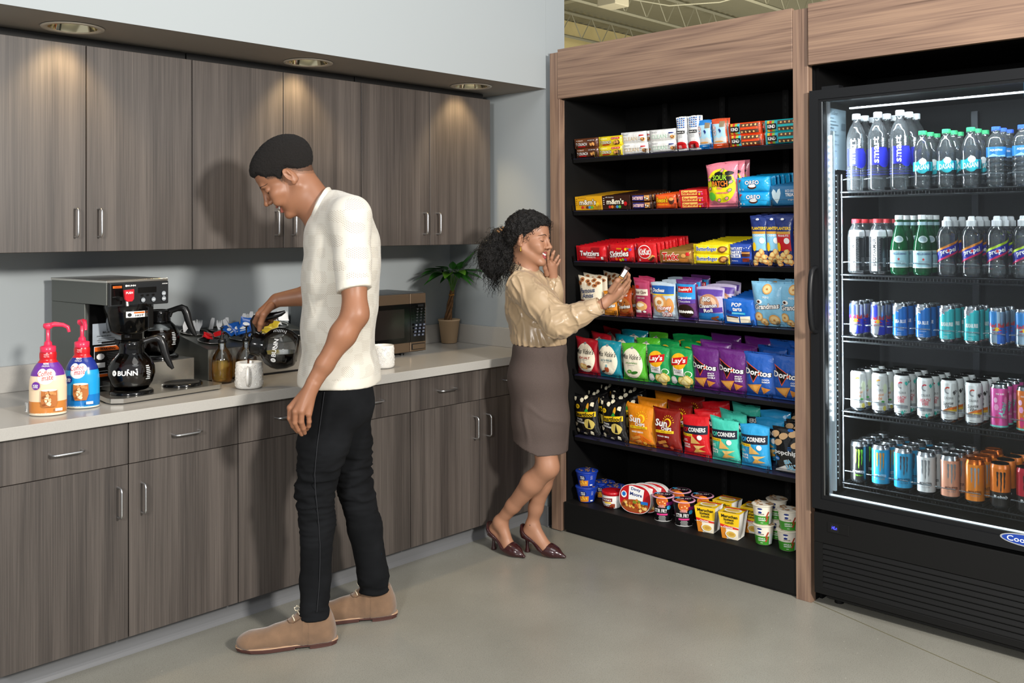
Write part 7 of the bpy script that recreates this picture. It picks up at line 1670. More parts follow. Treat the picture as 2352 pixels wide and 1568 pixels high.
def shirt_clip(G):
    P = G.reshape(-1, 3); a = (zh-.003*np.sin((P@FF)*30)-.004)-P[:, 2]; near = (P@FF < (sh_n@FF)+.085) & (np.linalg.norm(P-sl, axis=1) < .13)
    c = (P-sl)@cuff_n-.006+.12*((P-sl)@RR); ax = np.linalg.norm(np.cross(P-sh_n, cuff_n), axis=1); arm = (ax < .082) & ((P-sh_n)@cuff_n > .05) & (((P-k2)@FF) < -.135)
    out = np.maximum(a, np.where(arm, c, -.1)); nk = .052-np.linalg.norm(np.cross(P-nb, (HC-nb)/np.linalg.norm(HC-nb)), axis=1); up = (P-nb)@((HC-nb)/np.linalg.norm(HC-nb))
    out = np.maximum(out, np.minimum(nk, up-.0)); return out.reshape(G.shape[:-1])
lo, hi = box_of(sh_n, sh_f, k4, sl, P_(690, 560, 3.4), P_(870, 600, 3.4), pad=.10); v, n_, f = Sh.mesh(lo, hi, .005, shirt_clip)
def folds(P, N, axis, amp, s1=9., s2=3.2, seed=0.):
    a = P@axis; Q = P-np.outer(a, axis)*(1-s2/s1); w = nz(Q, s1, seed, 2); r = (1-np.abs(w)*2.2); return amp*(r-.5)
wd = folds(v, n_, V3(0, 0, 1), .004, 8., 4., 2.)+nz(v, 6., 9., 2)*.006
tz = np.clip((k2[2]-v[:, 2])/.5, 0, 1); hz_ = np.clip((v[:, 2]-zh-.004)/.05, 0, 1); cf_ = np.clip(-((v-sl)@cuff_n)/.05, 0, 1)*(np.linalg.norm(v-sl, axis=1) < .2)+(np.linalg.norm(v-sl, axis=1) >= .2); v = v+n_*(wd*(.5+.8*tz)*hz_*cf_)[:, None]
def shirt_uv(P):
    c = k2+(P[:, 2:3]-k2[2])*0; dx = (P-k2)@RR; dy = (P-k2)@FF; ang = np.arctan2(dx, -dy); U = ang*.16; W = P[:, 2].copy()
    return np.stack([U, W], 1)
def shirt_fm(C):
    hem = C[:, 2] < zh+.03; s_ = (C-sl)@cuff_n+.12*((C-sl)@RR); ax = np.linalg.norm(np.cross(C-sh_n, cuff_n), axis=1); cf = (s_ > -.022) & (ax < .085) & (((C-k2)@FF) < -.13)
    pl = (((C-k1)@RR) < -.088) & (C[:, 2] > zh); return np.where(hem | cf, 1, 0)
shirt = skin_obj('shirt', [(v, f)], [m_knit, m_rib], man, shirt_fm, shirt_uv)
# collar: a folded band round the neck, open at the throat
b = MB(); loc0 = Vector(man.location); cb, cf = P_(757, 436, 3.46), P_(716, 508, 3.44)
def collar(u, w):
    a = (u*2-1)*math.pi*.94; k = (1-math.cos(a))/2; c0 = cb+(cf-cb)*k; s_ = math.sin(a)
    p = c0+FF*(.078*s_*(1+.22*w))+RR*(.022*w*math.cos(a)+.016*w*abs(s_))+V3(0, 0, 1)*(.010*(1-k)-w*(.044+.014*k**3)+.004*math.sin(a*2)**2)
    if k > .93: p = p-RR*(k-.93)*.08
    return (Vector(p)-loc0)[:]
b.surf(lambda u, w: collar(u, w), 56, 6, m_rib); b.surf(lambda u, w: (Vector(collar(u, w))*1+Vector(RR*(-.003*math.cos((u*2-1)*math.pi)))*1-Vector(FF*(.003*math.sin((u*2-1)*math.pi*.94))))[:], 56, 6, m_rib, flip=True)
b.build('collar', man)
# jeans
m_jean = mat('#131416', .95, spec=.15, bump=(1400, .3, .0006), var=(7, .4), name='black denim'); m_seam = mat('#26272b', .8)
J = Field(); J.cap(P_(783, 880, 3.40), P_(785, 880, 3.53), .098, .098, .04); J.cap(P_(780, 860, 3.42), P_(782, 862, 3.5), .09, .09, .04); J.ell(P_(806, 925, 3.40), (.085, .085, .09), .04); J.ell(P_(808, 925, 3.53), (.08, .08, .09), .04)
J.cap(hip_n, P_(742, 1020, 3.37), .100, .086, .03); J.cap(P_(742, 1020, 3.37), kn_n, .086, .066, .03); J.cap(kn_n, P_(729, 1200, 3.375), .066, .0605, .02); J.cap(P_(729, 1200, 3.375), P_(724, 1330, 3.38), .0605, .052, .02); J.cap(P_(724, 1330, 3.38), P_(722, 1425, 3.385), .052, .054, .02)
J.cap(hip_f, P_(802, 1020, 3.55), .095, .080, .03); J.cap(P_(802, 1020, 3.55), kn_f, .080, .064, .03); J.cap(kn_f, P_(838, 1210, 3.58), .064, .062, .02); J.cap(P_(838, 1210, 3.58), P_(857, 1320, 3.6), .062, .056, .02); J.cap(P_(857, 1320, 3.6), P_(860, 1370, 3.61), .056, .056, .02)
def jean_clip(G):
    P = G.reshape(-1, 3); near = (P@RR) < ((an_n+an_f)/2)@RR-0+.0
    zl = np.where(near, at(722, 1416, 3.385)[2], at(860, 1357, 3.61)[2]); return np.maximum(zl-P[:, 2], P[:, 2]-(zh+.05)).reshape(G.shape[:-1])
lo, hi = box_of(hip_n, hip_f, an_n, an_f, P_(700, 1100, 3.4), pad=.13); v, n_, f = J.mesh(lo, hi, .0055, jean_clip)
zk = kn_n[2]; g = np.exp(-((v[:, 2]-zk)/.13)**2)+.9*np.exp(-((v[:, 2]-at(720, 1400, 3.4)[2])/.06)**2)*.5+.07
hor = nz(v*V3(1., 1., 4.2), 7., 5., 2); v = v+n_*(g*(.0075*(1-np.abs(hor)*2.6))-g*.003)[:, None]
skin_obj('jeans', [(v, f)], [m_jean], man)
b = MB(); pts = []
for x, y in ((745, 900), (741, 930), (737, 960), (733, 990), (729, 1020), (726, 1050), (723, 1085), (724, 1120), (727, 1150), (730, 1180), (733, 1215), (735, 1250), (735, 1290), (734, 1330), (731, 1370), (728, 1405)):
    ds = np.arange(3.15, 3.5, .002); hit = J.at(np.array([at(x, y, q) for q in ds])) < .002; pts.append(Vector(at(x, y, ds[int(np.argmax(hit))]-.0030))-loc0)
b.tube(pts, .0013, m_seam, 6); b.build('jeans_seam', man)
# chukka boots in sand suede with brick soles
m_sue = mat('#735943', .9, sheen=.4, bump=(320, .5, .001), var=(22, .14), name='sand suede'); m_sol = mat('#4a2c26', .55); m_welt = mat('#b8977a', .7); m_lace = mat('#e6dcc4', .8)
def boot(heel, toe, name='shoe'):
    heel, toe = V3(*heel), V3(*toe); L = np.linalg.norm(toe-heel); d = (toe-heel)/L; s = np.cross(V3(0, 0, 1), d); o = heel
    def W(x, y, z): return o+d*(x*L)+s*y+V3(0, 0, z)
    fr = (np.stack([d, s, V3(0, 0, 1)], 1), o, 1.)
    S = Field(); S.cap((.045, 0, .050), (.09, 0, .055), .041, .041, .02, fr); S.cap((.055, 0, .085), (.085, 0, .095), .042, .044, .03, fr); S.cap((.07, 0, .11), (.085, 0, .118), .046, .047, .02, fr); S.cap((.10, 0, .055), (.20, 0, .044), .042, .038, .04, fr, flat=((0, 1, 0), 1.05)); S.cap((.11, 0, .085), (.17, 0, .060), .032, .028, .03, fr); S.cap((.046, 0, .030), (.10, 0, .030), .040, .039, .02, fr); S.cap((.10, 0, .030), (.20, 0, .030), .039, .043, .02, fr); S.ell((L-.078, .0, .036), (.076, .048, .034), .03, fr); S.ell((L-.050, 0, .028), (.048, .040, .022), .02, fr)
    def cl(G):
        q = to_local(fr, G.reshape(-1, 3)); top = q[:, 2]-(.128-.12*np.abs(q[:, 0]-.03)*.2); hol = np.hypot((q[:, 0]-.073)/1., q[:, 1])-.038
        return np.maximum(np.maximum(.018-q[:, 2], top), np.where(q[:, 2] > .095, -hol, -1)).reshape(G.shape[:-1])
    lo, hi = box_of(heel, toe, heel+V3(0, 0, .13), pad=.07); v, n_, f = S.mesh(lo, hi, .0032, cl); q = to_local(fr, v)
    v = v+n_*(nz(v, 30., 3., 2)*.0012+np.where((q[:, 0] > .1) & (q[:, 0] < .2), -.002*np.abs(np.sin(q[:, 0]*80)), 0))[:, None]
    up = skin_obj(name, [(v, f)], [m_sue], man)
    n = 40; ol = []
    for i in range(n):
        a = 2*math.pi*i/n; c, q_ = math.cos(a), math.sin(a); x = L/2+L/2*c*1.0; w = np.interp(x/L, [0, .05, .2, .45, .7, .85, .95, 1], [.012, .030, .037, .036, .049, .046, .03, .008]); ol.append((x, w*(1 if q_ > 0 else -1)*abs(q_)**.35))
    bb = MB(); M = Matrix([[d[0], s[0], 0, 0], [d[1], s[1], 0, 0], [0, 0, 1, 0], [0, 0, 0, 1]]); M = Matrix.Translation(Vector(o)-Vector(man.location))@M
    def ring(z0, z1, g, m): bb.prism([(x+(g if x > L/2 else -g), y+(g if y > 0 else -g)) for x, y in ol], 2, z0, z1, m, M)
    ring(.011, .018, .004, m_sol); ring(.018, .0215, .005, m_welt); ring(.0215, .0235, .001, m_sue)
    bb.prism([(x, y) for x, y in ol if x < L*.33], 2, .0005, .011, m_sol, M); bb.prism([(x, y) for x, y in ol if x > L*.36], 2, .004, .011, m_sol, M)
    bb.build('sole', up).location = (0, 0, 0); sole = up.children[0]; sole.location = Vector(man.location)
    lb = MB()
    def top(x, y):
        zs = np.arange(.122, .03, -.001); Q = np.array([W(x/L, y, z) for z in zs]); return Q[int(np.argmax(S.at(Q) < -.0005))]+V3(0, 0, .0015)
    for k in range(3):
        x = .155-.018*k; lb.tube([Vector(top(x-.006*abs(y)/.02, y))-loc0 for y in (-.026, -.018, -.009, 0, .009, .018, .026)], .0019, m_lace, 6)
    fl = MB()
    for q_ in (-1, 1): fl.tube([Vector(top(x, q_*y))-loc0 for x, y in ((.172, .004), (.165, .022), (.15, .030), (.13, .034), (.11, .037))], .0012, mat('#55402f', .9), 6)
    fl.build('facing_seam', up).location = Vector(man.location)
    P = top(.122, -.006)+V3(0, 0, .002); lb.tube([Vector(q)-loc0 for q in (P, P+d*.012+V3(0, 0, .012), P+d*.026+V3(0, 0, .010)+s*.004, P+d*.022+V3(0, 0, .001)+s*.008, P)], .0016, m_lace, 6); lb.tube([Vector(q)-loc0 for q in (P, P+d*.008+V3(0, 0, .016)+s*.006, P+d*.018+V3(0, 0, .020)+s*.014)], .0016, m_lace, 6)
    lc = lb.build('laces', up); lc.location = Vector(man.location); return up
boot((-1.515, -.985, 0), (-1.800, -.793, 0)); boot((-1.222, -.962, 0), (-1.492, -.762, 0))
# the carafe in his hand, tipped over the mug
ca, sa = math.cos(R(9)), math.sin(R(9)); Z_ = Vector(-RR*ca+UU*sa); X_ = Vector(-UU*ca-RR*sa); Y_ = Z_.cross(X_)
o_ = Vector(P_(683, 806, 3.665)); M3 = Matrix((X_, Y_, Z_)).transposed()
t = thing('coffee_carafe', tuple(o_), 'tilted glass carafe held by the man, pouring coffee into the white mug', 'coffee pot', 'glass coffee carafes')
t.rotation_euler = M3.to_euler()
nl = M3.transposed()@Vector((0, 0, 1)); lvl = Vector(P_(640, 808, 3.665)).z-o_.z
ART0 = math.pi/2; carafe_parts(t, .1, (nl, lvl))
sp = M3@Vector((.056, 0, .180))+o_; mtop = Vector((sp.x, sp.y, CZ+.03)); 
b = MB(); b.tube([sp-Vector((0, 0, 0)), sp+Vector((-.002, 0, -.012)), sp+Vector((-.003, 0, -.03)), Vector((sp.x-.003, sp.y, CZ+.03))], [.005, .0032, .0028, .0026], mat('#6a3410', .05, trans=.6, ior=1.33), 10)
tag(b.build('coffee_stream'), 'thin stream of coffee falling from the tilted carafe into the mug', 'coffee')
print('SPOUT', sp, 'MUG', MUG)
# ------------------------------------------------------------------ the woman at the shelving
m_skw = mat('#a3765c', .45, sss=.06, bump=(260, .1, .0008), var=(9, .05), name='skin'); m_lipw = mat('#994444', .3, coat=.3)
BW = at(1225, 1270, 4.3); BW[2] = 0.
wom = thing('person', tuple(BW), 'woman in a champagne satin blouse and brown pencil skirt holding up a candy bar', 'person')
lw = Vector(wom.location)
HC = P_(1218, 551, 4.33); wf = head_frame(HC, R(30), R(4), 1, .93, roll=R(4))
W = Field(); add_head(W, wf, True)
nbw = P_(1204, 628, 4.36); sn, sf_ = P_(1196, 655, 4.22), P_(1225, 648, 4.50); eln, wrn = P_(1284, 741, 4.06), P_(1384, 699, 3.99); elf, wrf = P_(1272, 722, 4.40), P_(1270, 643, 4.38)
W.cap(to_world(wf, (-.03, 0, -.03)), nbw, .050, .052, .03); W.cap(to_world(wf, (.0, 0, -.06)), P_(1214, 632, 4.33), .036, .042, .03)
W.cap(nbw, P_(1222, 700, 4.34), .055, .085, .04); W.cap(P_(1222, 700, 4.34), P_(1238, 790, 4.3), .085, .08, .04); W.cap(sn, sf_, .04, .04, .04)
W.cap(sn, eln, .042, .034, .02); W.cap(eln, wrn, .034, .0225, .015); W.cap(sf_, elf, .04, .034, .02); W.cap(elf, wrf, .034, .0225, .015)
# right hand lifting the bar: fingers pinch upwards
K = [P_(1421, 651, 3.965), P_(1428, 660, 3.99), P_(1430, 671, 4.01), P_(1427, 682, 4.03)]
curl = [[P_(1434, 637, 3.95), P_(1438, 629, 3.945), P_(1437, 622, 3.945)], [P_(1443, 642, 3.975), P_(1444, 632, 3.965), P_(1440, 625, 3.96)], [P_(1443, 655, 4.0), P_(1446, 645, 3.99), P_(1442, 637, 3.98)], [P_(1439, 669, 4.025), P_(1443, 660, 4.015), P_(1441, 652, 4.01)]]
hand(W, wrn, K, curl, [P_(1402, 668, 3.965), P_(1418, 645, 3.94), P_(1430, 632, 3.935), P_(1436, 624, 3.938)], .0082, (.0155, .0185))
# left hand resting by the chin: palm up the picture, fingers spread
K = [P_(1259, 606, 4.34), P_(1265, 604, 4.35), P_(1271, 607, 4.36), P_(1276, 612, 4.37)]
curl = [[P_(1258, 594, 4.325), P_(1259, 583, 4.315), P_(1262, 574, 4.31)], [P_(1267, 592, 4.335), P_(1270, 583, 4.33), P_(1273, 577, 4.33)], [P_(1276, 598, 4.355), P_(1280, 592, 4.355), P_(1283, 587, 4.355)], [P_(1281, 606, 4.37), P_(1284, 600, 4.37), P_(1286, 596, 4.37)]]
hand(W, wrf, K, curl, [P_(1256, 630, 4.34), P_(1252, 616, 4.32), P_(1250, 606, 4.31), P_(1250, 600, 4.305)], .0078, (.0145, .0165))
# legs
hpn, hpf = P_(1232, 880, 4.24), P_(1240, 880, 4.36); knn, knf = P_(1258, 1072, 4.205), P_(1256, 1074, 4.31); ann, anf = P_(1148, 1198, 4.36), P_(1222, 1206, 4.35)
for h_, k_, a_, d_ in ((hpn, knn, ann, V3(-.0, 0, 0)), (hpf, knf, anf, V3(0, 0, 0))):
    W.cap(h_, k_, .064, .049, .02); dd = a_-k_; bk = -RR*.008
    W.cap(k_, k_+dd*.28+bk, .047, .047, .022); W.cap(k_+dd*.28+bk, k_+dd*.7+bk*.4, .047, .0315, .022); W.cap(k_+dd*.7+bk*.4, a_, .031, .0255, .02)
shoes = [(( -.425, -.668), (-.423, -.886), ann, P_(1192, 1268, 4.27)), ((-.350, -.805), (-.300, -1.020), anf, P_(1282, 1270, 4.25))]
def arch(heel, toe):
    h, t_ = V3(heel[0], heel[1], 0), V3(toe[0], toe[1], 0); L = np.linalg.norm(t_-h); d = (t_-h)/L; s = np.cross(V3(0, 0, 1), d); return h, t_, L, d, s
for (hh, tt, a_, _) in shoes:
    h, t_, L, d, s = arch(hh, tt); W.cap(a_, h+d*.035+V3(0, 0, .095), .029, .026, .02); W.cap(a_+d*.01-V3(0, 0, .01), h+d*L*.56+V3(0, 0, .038), .030, .021, .02); W.cap(h+d*.03+V3(0, 0, .09), h+d*L*.6+V3(0, 0, .024), .025, .024, .02); W.cap(h+d*L*.55+V3(0, 0, .026), h+d*L*.85+V3(0, 0, .014), .026, .012, .02)
body = []
lo, hi = box_of(HC, nbw, pad=.125); v, n_, f = W.mesh(lo, hi, .0022); body.append((v, f))
ha_lo, ha_hi = box_of(wrn, P_(1443, 622, 3.95), P_(1420, 690, 4.02), pad=.04); hb_lo, hb_hi = box_of(wrf, P_(1262, 574, 4.31), P_(1286, 596, 4.37), pad=.03)
lo, hi = box_of(sn, sf_, eln, wrn, elf, wrf, P_(1240, 790, 4.3), pad=.08); hi[2] = nbw[2]-.05; v, n_, f = W.mesh(lo, hi, .006); body.append(drop(v, f, lambda P: ~(ins(P, ha_lo, ha_hi, .012) | ins(P, hb_lo, hb_hi, .012))))
v, n_, f = W.mesh(ha_lo, ha_hi, .0016); body.append((v, f)); cutf = to_world(wf, (0, 0, 0))
Wb = Field(); Wb.p = [p for p in W.p if p[6][2] == 1.0]; v, n_, f = Wb.mesh(hb_lo, hb_hi, .0016); body.append((v, f))
lo, hi = box_of(hpn, hpf, knn, ann, anf, *(V3(s[1][0], s[1][1], 0) for s in shoes), pad=.09); hi[2] = at(1240, 1030, 4.28)[2]; lo[2] = -.002; v, n_, f = W.mesh(lo, hi, .0042); body.append((v, f))
skin_obj('body', body, [m_skw, m_lipw, mat('#4a1a18', .6)], wom, lips(wf)); face_parts(wom, wf, W)
# blouse
m_sat = mat('#ad9576', .29, sheen=.1, spec=.6, aniso=.3, name='champagne satin'); m_sat2 = mat('#bda587', .42, spec=.6)
Bl = Field(); t1 = P_(1212, 668, 4.345); t2 = P_(1222, 715, 4.34); t3 = P_(1236, 768, 4.32)
Bl.cap(P_(1208, 640, 4.355), t1, .055, .088, .05, flat=(FF, 1.25)); Bl.cap(t1, t2, .100, .106, .04, flat=(FF, 1.35)); Bl.cap(t2, t3, .110, .118, .04, flat=(FF, 1.25)); Bl.cap(t3, P_(1240, 784, 4.31), .119, .112, .03, flat=(FF, 1.2)); Bl.cap(sn, sf_, .052, .052, .05)
Bl.cap(sn, sn+(eln-sn)*.5, .062, .070, .04); Bl.cap(sn+(eln-sn)*.5, eln, .070, .064, .03); Bl.cap(eln, eln+(wrn-eln)*.5, .064, .052, .03); Bl.cap(eln+(wrn-eln)*.5, wrn-(wrn-eln)*.18, .050, .040, .02)
Bl.cap(sf_, elf, .058, .056, .03); Bl.cap(elf, wrf-(wrf-elf)*.1, .052, .040, .02)
dn = (wrn-eln)/np.linalg.norm(wrn-eln); df = (wrf-elf)/np.linalg.norm(wrf-elf); nd = (HC-nbw)/np.linalg.norm(HC-nbw); zb = P_(1240, 790, 4.3)[2]
def bl_clip(G):
    P = G.reshape(-1, 3); out = zb-.0-P[:, 2]; nk = .050-np.linalg.norm(np.cross(P-nbw, nd), axis=1); out = np.maximum(out, np.minimum(nk, (P-nbw)@nd)); return out.reshape(G.shape[:-1])
lo, hi = box_of(sn, sf_, eln, wrn, elf, wrf, P_(1180, 780, 4.3), P_(1300, 790, 4.3), pad=.1); v, n_, f = Bl.mesh(lo, hi, .0042, bl_clip)
def ridge(P, axis, s1, s2, seed): axis = axis/np.linalg.norm(axis); Q = P-np.outer(P@axis, axis)*(1-s2/s1); w = nz(Q, s1, seed, 2); return np.exp(-(w/.09)**2)-.35
up = (eln-sn)/np.linalg.norm(eln-sn); da = np.linalg.norm(np.cross(v-sn, up), axis=1); ia = ((v-sn)@up > -.02) & (da < .11) & (((v-t2)@FF) < .0); db = (v-eln)@dn > .0
fold1 = ridge(v, V3(0, 0, 1)+.3*RR, 11., 2.6, 4.)+.5*ridge(v, V3(0, 0, 1)-.4*RR, 19., 4.5, 7.); fold2 = ridge(v, up*.9-V3(0, 0, .4), 12., 3., 8.)+.4*ridge(v, V3(0, 0, 1.)+up*.3, 20., 5., 2.); fold3 = ridge(v, V3(0, 0, 1)-.5*RR, 13., 3.5, 1.)+.4*ridge(v, dn, 20., 5., 5.)
wgt = np.where(db & (da < .3), fold3, np.where(ia, fold2, fold1)); pin = np.exp(-((v[:, 2]-zb)/.05)**2)
gath = np.sin(np.arctan2((v-t3)@RR, (v-t3)@FF)*26+nz(v, 9., 2., 1)*5)*.0045*pin
v = v+n_*(.0072*wgt*(1-.6*pin)+gath+nz(v, 5., 12., 2)*.007)[:, None]
blouse = skin_obj('blouse', [(v, f)], [m_sat], wom, smooth_it=1)
def cuff(name, a, b, r0, r1, m):
    mb = MB(); a = Vector(a)-lw; b = Vector(b)-lw; d = b-a; q = d.to_track_quat('Z', 'Y').to_matrix().to_4x4(); q.translation = a; L_ = d.length
    mb.lathe([(r0*.9, 0), (r0, .002), (r0*1.02, L_*.5), (r1, L_-.001), (r1*.985, L_), (r1*.95, L_-.003), (r0*.9, .004)], m, 32, q); mb.tube([q@Vector((r0*math.cos(t*.1-1), r0*math.sin(t*.1-1), .008)) for t in range(5)], .001, m, 5); return mb.build(name, wom)
cuff('cuff', wrn-dn*.088, wrn-dn*.012, .040, .037, m_sat2); cuff('cuff', wrf-df*.075, wrf-df*.004, .039, .038, m_sat2)
b = MB(); ctr = P_(1208, 619, 4.345)
def wcol(u, w):
    a = -math.pi*.9+u*2*math.pi*.9; c, s_ = -math.cos(a), math.sin(a); rad = .063+.020*w
    p = ctr+RR*(c*rad*.95)+FF*(s_*rad)+V3(0, 0, 1)*(.034-.026*(1+c)-w*.036-(.010*w if abs(a) > 2.4 else 0)); return (Vector(p)-lw)[:]
b.surf(wcol, 40, 6, m_sat2); b.surf(lambda u, w: (Vector(wcol(u, w))-.003*(Vector(wcol(u, w))+lw-Vector(ctr)).normalized())[:], 40, 6, m_sat2, flip=True); b.build('collar', wom)
b = MB(); b.surf(lambda u, w: (Vector(P_(1181+10*w, 661-2*w+26*u, 4.258-.02*w))-lw)[:], 2, 2, m_sat2)
# skirt
m_skt = mat('#514540', .85, bump=(600, .4, .001), var=(300, .1), name='brown suiting'); m_sk2 = mat('#4d403a', .9)
Sk = Field(); w0, w1, w2, w3 = P_(1240, 800, 4.3), P_(1238, 880, 4.3), P_(1241, 960, 4.29), P_(1242, 1040, 4.28)
Sk.cap(P_(1241, 780, 4.3), w0, .108, .118, .03, flat=(FF, 1.2)); Sk.cap(w0, P_(1236, 865, 4.3), .118, .134, .03, flat=(FF, 1.15)); Sk.cap(P_(1236, 865, 4.3), w2, .134, .128, .03, flat=(FF, 1.1)); Sk.cap(w2, P_(1242, 1075, 4.28), .128, .121, .03, flat=(FF, 1.05))
zt, zk_ = P_(1240, 789, 4.3)[2], P_(1224, 1052, 4.18)[2]
def sk_clip(G):
    P = G.reshape(-1, 3); q = (P-w3)@RR; hem = zk_+.012-.045*0+np.where(q < -.02, (-.02-q)*.42, 0)+np.where(q > .1, (q-.1)*.1, 0); return np.maximum(hem-P[:, 2], P[:, 2]-zt).reshape(G.shape[:-1])
lo, hi = box_of(P_(1160, 780, 4.3), P_(1310, 1075, 4.3), w1+FF*.1, w1-FF*.1, pad=.07); v, n_, f = Sk.mesh(lo, hi, .005, sk_clip)
edge = np.clip((v[:, 2]-zk_-.01)/.06, 0, 1); v = v+n_*(edge*(.004*ridge(v, V3(0, 0, 1)-.6*RR, 5., 2., 3.)+nz(v, 4., 2., 1)*.004))[:, None]
skin_obj('skirt', [(v, f)], [m_skt], wom)
# pumps
m_pump = mat('#35191a', .18, coat=.5, name='oxblood leather')
for hh, tt, a_, _ in shoes:
    h, t_, L, d, s = arch(hh, tt); fr = (np.stack([d, s, V3(0, 0, 1)], 1), h, 1.); S = Field()
    S.cap((.030, 0, .100), (.032, 0, .085), .034, .033, .02, fr); S.cap((.035, 0, .082), (L*.55, 0, .030), .031, .029, .03, fr); S.cap((L*.5, 0, .030), (L*.72, 0, .022), .036, .031, .03, fr, flat=((0, 0, 1), .8)); S.cap((L*.7, 0, .020), (L-.006, 0, .010), .028, .007, .02, fr); S.cap((.020, 0, .12), (.026, 0, .1), .026, .032, .02, fr)
    def cl(G):
        q = to_local(fr, G.reshape(-1, 3)); x, y, z = q.T
        sole = np.interp(x, [0, .03, .06, .10, .14, .3], [.068, .066, .055, .026, .004, .003]); top = np.interp(x, [-.02, .0, .03, .08, L*.55, L*.60, L*.68, L], [.130, .120, .092, .058, .030, .040, .075, .2])
        return np.maximum(sole-z, z-top).reshape(G.shape[:-1])
    lo, hi = box_of(h, t_, h+V3(0, 0, .12), pad=.06); v, n_, f = S.mesh(lo, hi, .0028, cl); o = skin_obj('shoe', [(v, f)], [m_pump], wom, smooth_it=1)
    mb = MB(); M = Matrix([[d[0], s[0], 0, 0], [d[1], s[1], 0, 0], [0, 0, 1, 0], [0, 0, 0, 1]]); M = Matrix.Translation(Vector(h))@M
    mb.lathe([(.0, .0006), (.0125, .0006), (.0125, .006), (.0085, .022), (.0075, .04), (.012, .060), (.021, .072), (.02, .078)], m_pump, 20, M@Matrix.Translation((.024, 0, 0))); mb.build('heel', o)
b = MB(); pa = anf+V3(0, 0, .004); b.tube([Vector(pa+RR*(.0305*math.cos(t))+FF*(.0305*math.sin(t))+V3(0, 0, .003*math.sin(2*t)))-lw for t in [i*.35 for i in range(19)]], .0016, mat('#1d1616', .6), 6); b.tube([Vector(pa-FF*.031+RR*(-.012)+V3(0, 0, .008))-lw, Vector(pa-FF*.034-RR*.002)-lw, Vector(pa-FF*.033+RR*.012+V3(0, 0, -.003))-lw], .002, mat('#1d1616', .6), 6); b.build('anklet', wom)
# bracelet, earring, rings
m_gold = mat('#c9a04a', .2, 1.)
b = MB(); q = Vector(dn).to_track_quat('Z', 'Y').to_matrix().to_4x4(); q.translation = Vector(wrn+dn*.006)-lw
b.tube([q@Vector((.0255*math.cos(t), .0255*math.sin(t), .002*math.sin(3*t))) for t in [i*.35 for i in range(19)]], .0012, mat('#5a2a1c', .6), 6); b.build('bracelet', wom)
b = MB(); e0 = Vector(to_world(wf, (-.004, -.083, -.040)))-lw
for k in range(4): b.ball(e0-Vector((0, 0, .005*k)), .0032+.0006*k, m_gold, 10, 8)
b.build('earring', wom)
b = MB(); rr0 = (K[0]+K[1])/2; fa_ = P_(1434, 637, 3.95); fb_ = P_(1428, 645, 3.96); q = Vector(fa_-fb_).to_track_quat('Z', 'Y').to_matrix().to_4x4(); q.translation = Vector(fb_)-lw; b.lathe([(.0102, -.001), (.0112, -.001), (.0112, .001), (.0102, .001)], m_gold, 20, q); b.build('ring', wom)
# hair: a dark mass of tight curls gathered low at the back
m_curl = mat('#0e0b0a', .55, bump=(150, 1., .01), name='tight dark curls'); Hw = Field()
Hw.ell((-.024, 0, .052), (.112, .092, .096), .02, wf); Hw.ell((.034, 0, .085), (.055, .07, .040), .02, wf); Hw.ell((-.075, 0, .010), (.060, .070, .066), .03, wf)
def hw_clip(G):
    q = to_local(wf, G.reshape(-1, 3)); x, y, z = q.T; zl = np.interp(x, [-.16, -.08, -.045, -.02, .01, .03, .05, .07, .1], [-.09, -.06, -.035, -.006, .014, .032, .048, .062, .070]); return ((zl-z)*.8*wf[2]).reshape(G.shape[:-1])
hw_clip.taper = .012
lo, hi = box_of(HC, pad=.17); v, n_, f = Hw.mesh(lo, hi, .004, hw_clip); v = v+n_*(nz(v, 60., 3., 2)*.007)[:, None]; hobj = skin_obj('hair', [(v, f)], [m_curl], wom)
Pt = Field(); pc = [P_(1150, 545, 4.40), P_(1128, 575, 4.42), P_(1122, 600, 4.42), P_(1136, 622, 4.40), P_(1165, 600, 4.40)]
Pt.ell(pc[0], (.045, .05, .045), .03); Pt.ell(pc[1], (.055, .06, .055), .03); Pt.ell(pc[2], (.040, .055, .045), .03); Pt.ell(pc[3], (.032, .045, .036), .03); Pt.ell(pc[4], (.045, .05, .040), .03); Pt.ell(P_(1170, 575, 4.39), (.05, .055, .06), .03)
lo, hi = box_of(*pc, pad=.09); v, n_, f = Pt.mesh(lo, hi, .005); v = v+n_*(nz(v, 45., 3., 2)*.012)[:, None]
pobj = skin_obj('ponytail', [(v, f)], [m_curl], wom)
rc = random.Random(9)
def curls(parent, seeds, n, L, spread, m, nm):
    b = MB()
    for k in range(n):
        c, nr = seeds(k); c = Vector(c); nr = Vector(nr); dirv = (nr*.7+Vector((rc.uniform(-1, 1), rc.uniform(-1, 1), rc.uniform(-1.2, .5)))*spread).normalized(); s_ = dirv.orthogonal().normalized(); t_ = dirv.cross(s_); l = L*rc.uniform(.5, 1.2); rad = rc.uniform(.0035, .0065); tw = rc.uniform(3.5, 6)*math.pi; ph = rc.uniform(0, 6); P = []
        for i in range(22):
            q = i/21; g = c+dirv*l*q+Vector((0, 0, -1))*l*.55*q*q; P.append(g+(s_*math.cos(ph+tw*q)+t_*math.sin(ph+tw*q))*rad*min(1, q*4)-lw)
        b.tube(P, [.0011*(1-.5*i/21) for i in range(22)], m, 3, caps=False)
    return b.build(nm, parent)
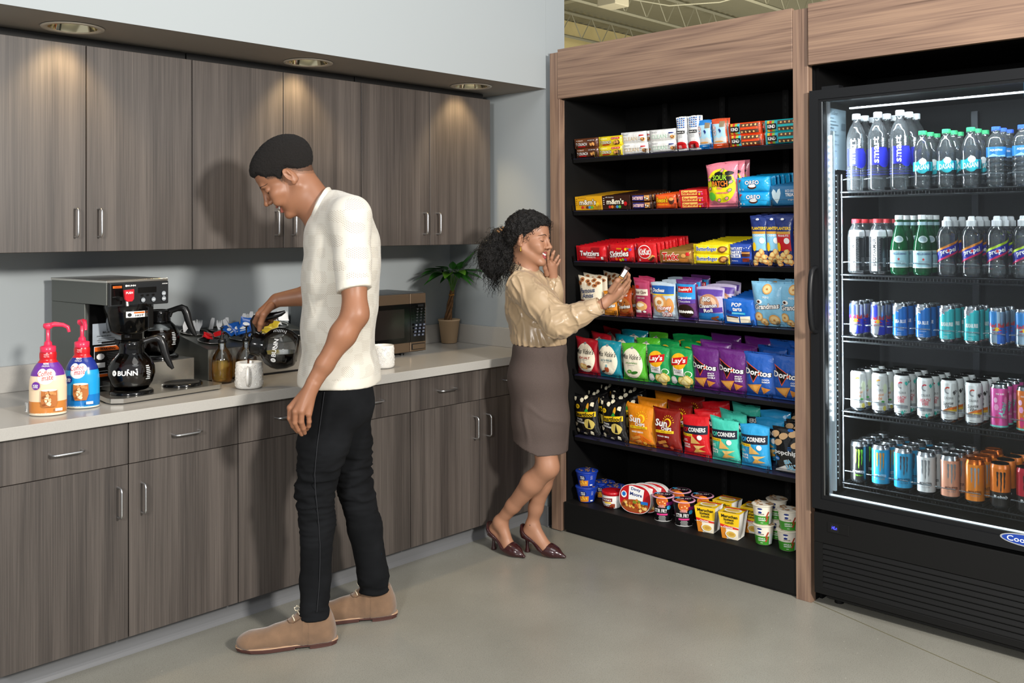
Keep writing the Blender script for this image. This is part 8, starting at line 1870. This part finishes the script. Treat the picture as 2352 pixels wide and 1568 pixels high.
def from_mesh(v, n_, keep):
    ids = [i for i in range(len(v)) if keep(v[i])]
    def s(k): i = rc.choice(ids); return v[i]-n_[i]*.006, n_[i]
    return s
m_cs = mat('#0d0a09', .5)
c1 = curls(wom, from_mesh(v, n_, lambda p: True), 620, .055, .7, m_cs, 'curls')
v2, n2, f2 = Hw.mesh(*box_of(HC, pad=.17), .007, hw_clip)
c2 = curls(wom, from_mesh(v2, n2, lambda p: to_local(wf, p)[0] > -.2), 420, .022, .6, m_cs, 'curls')
def low(k): a = rc.random(); return P_(1132+16*a+rc.uniform(-5, 5), 630+rc.uniform(-8, 8), 4.40+rc.uniform(-.03, .03)), V3(0, 0, -1)
curls(wom, low, 40, .05, .25, m_cs, 'curls')
def napec(k): a = rc.random(); return P_(1155+40*a, 607+rc.uniform(-5, 8), 4.30+rc.uniform(-.03, .06)), V3(0, 0, -.6)-FF*.5
curls(wom, napec, 90, .035, .6, m_cs, 'curls')
b = MB()
for k in range(5): b.ball(Vector(P_(1143+3*k, 530-2*k+4*(k % 2), 4.335))-lw, .005, mat('#6a4a2a', .3, coat=.5), 10, 8)
b.build('hair_clip', wom)
# the chocolate bar she holds up
t = MB(); hb = Vector(P_(1433, 617, 3.945)); P2 = Vector(P_(1444, 600, 3.93)); ax_ = (P2-hb).normalized()
q = ax_.to_track_quat('Y', 'Z').to_matrix().to_4x4(); q.translation = Vector(P_(1437, 615, 3.945))
bb = bag(.024, .062, .014, film('#2a1512'), lambda A, w, h: (A.rect(-w*.3, h*.25, w*.34, h*.8, WHITE), A.rect(-w*.4, h*.02, w*.4, h*.2, TAN)), 3)
o = bb.build('candy_bar'); zax = ax_; yax = Vector(FF); xax = yax.cross(zax).normalized(); yax = zax.cross(xax)
o.matrix_world = Matrix((( xax.x, yax.x, zax.x, 0), (xax.y, yax.y, zax.y, 0), (xax.z, yax.z, zax.z, 0), (0, 0, 0, 1))); o.location = Vector(P_(1424, 640, 3.93))
o.rotation_euler = Matrix((xax, yax, zax)).transposed().to_euler(); tag(o, 'small dark wrapped chocolate bar held up between the woman\'s fingers', 'candy bar')
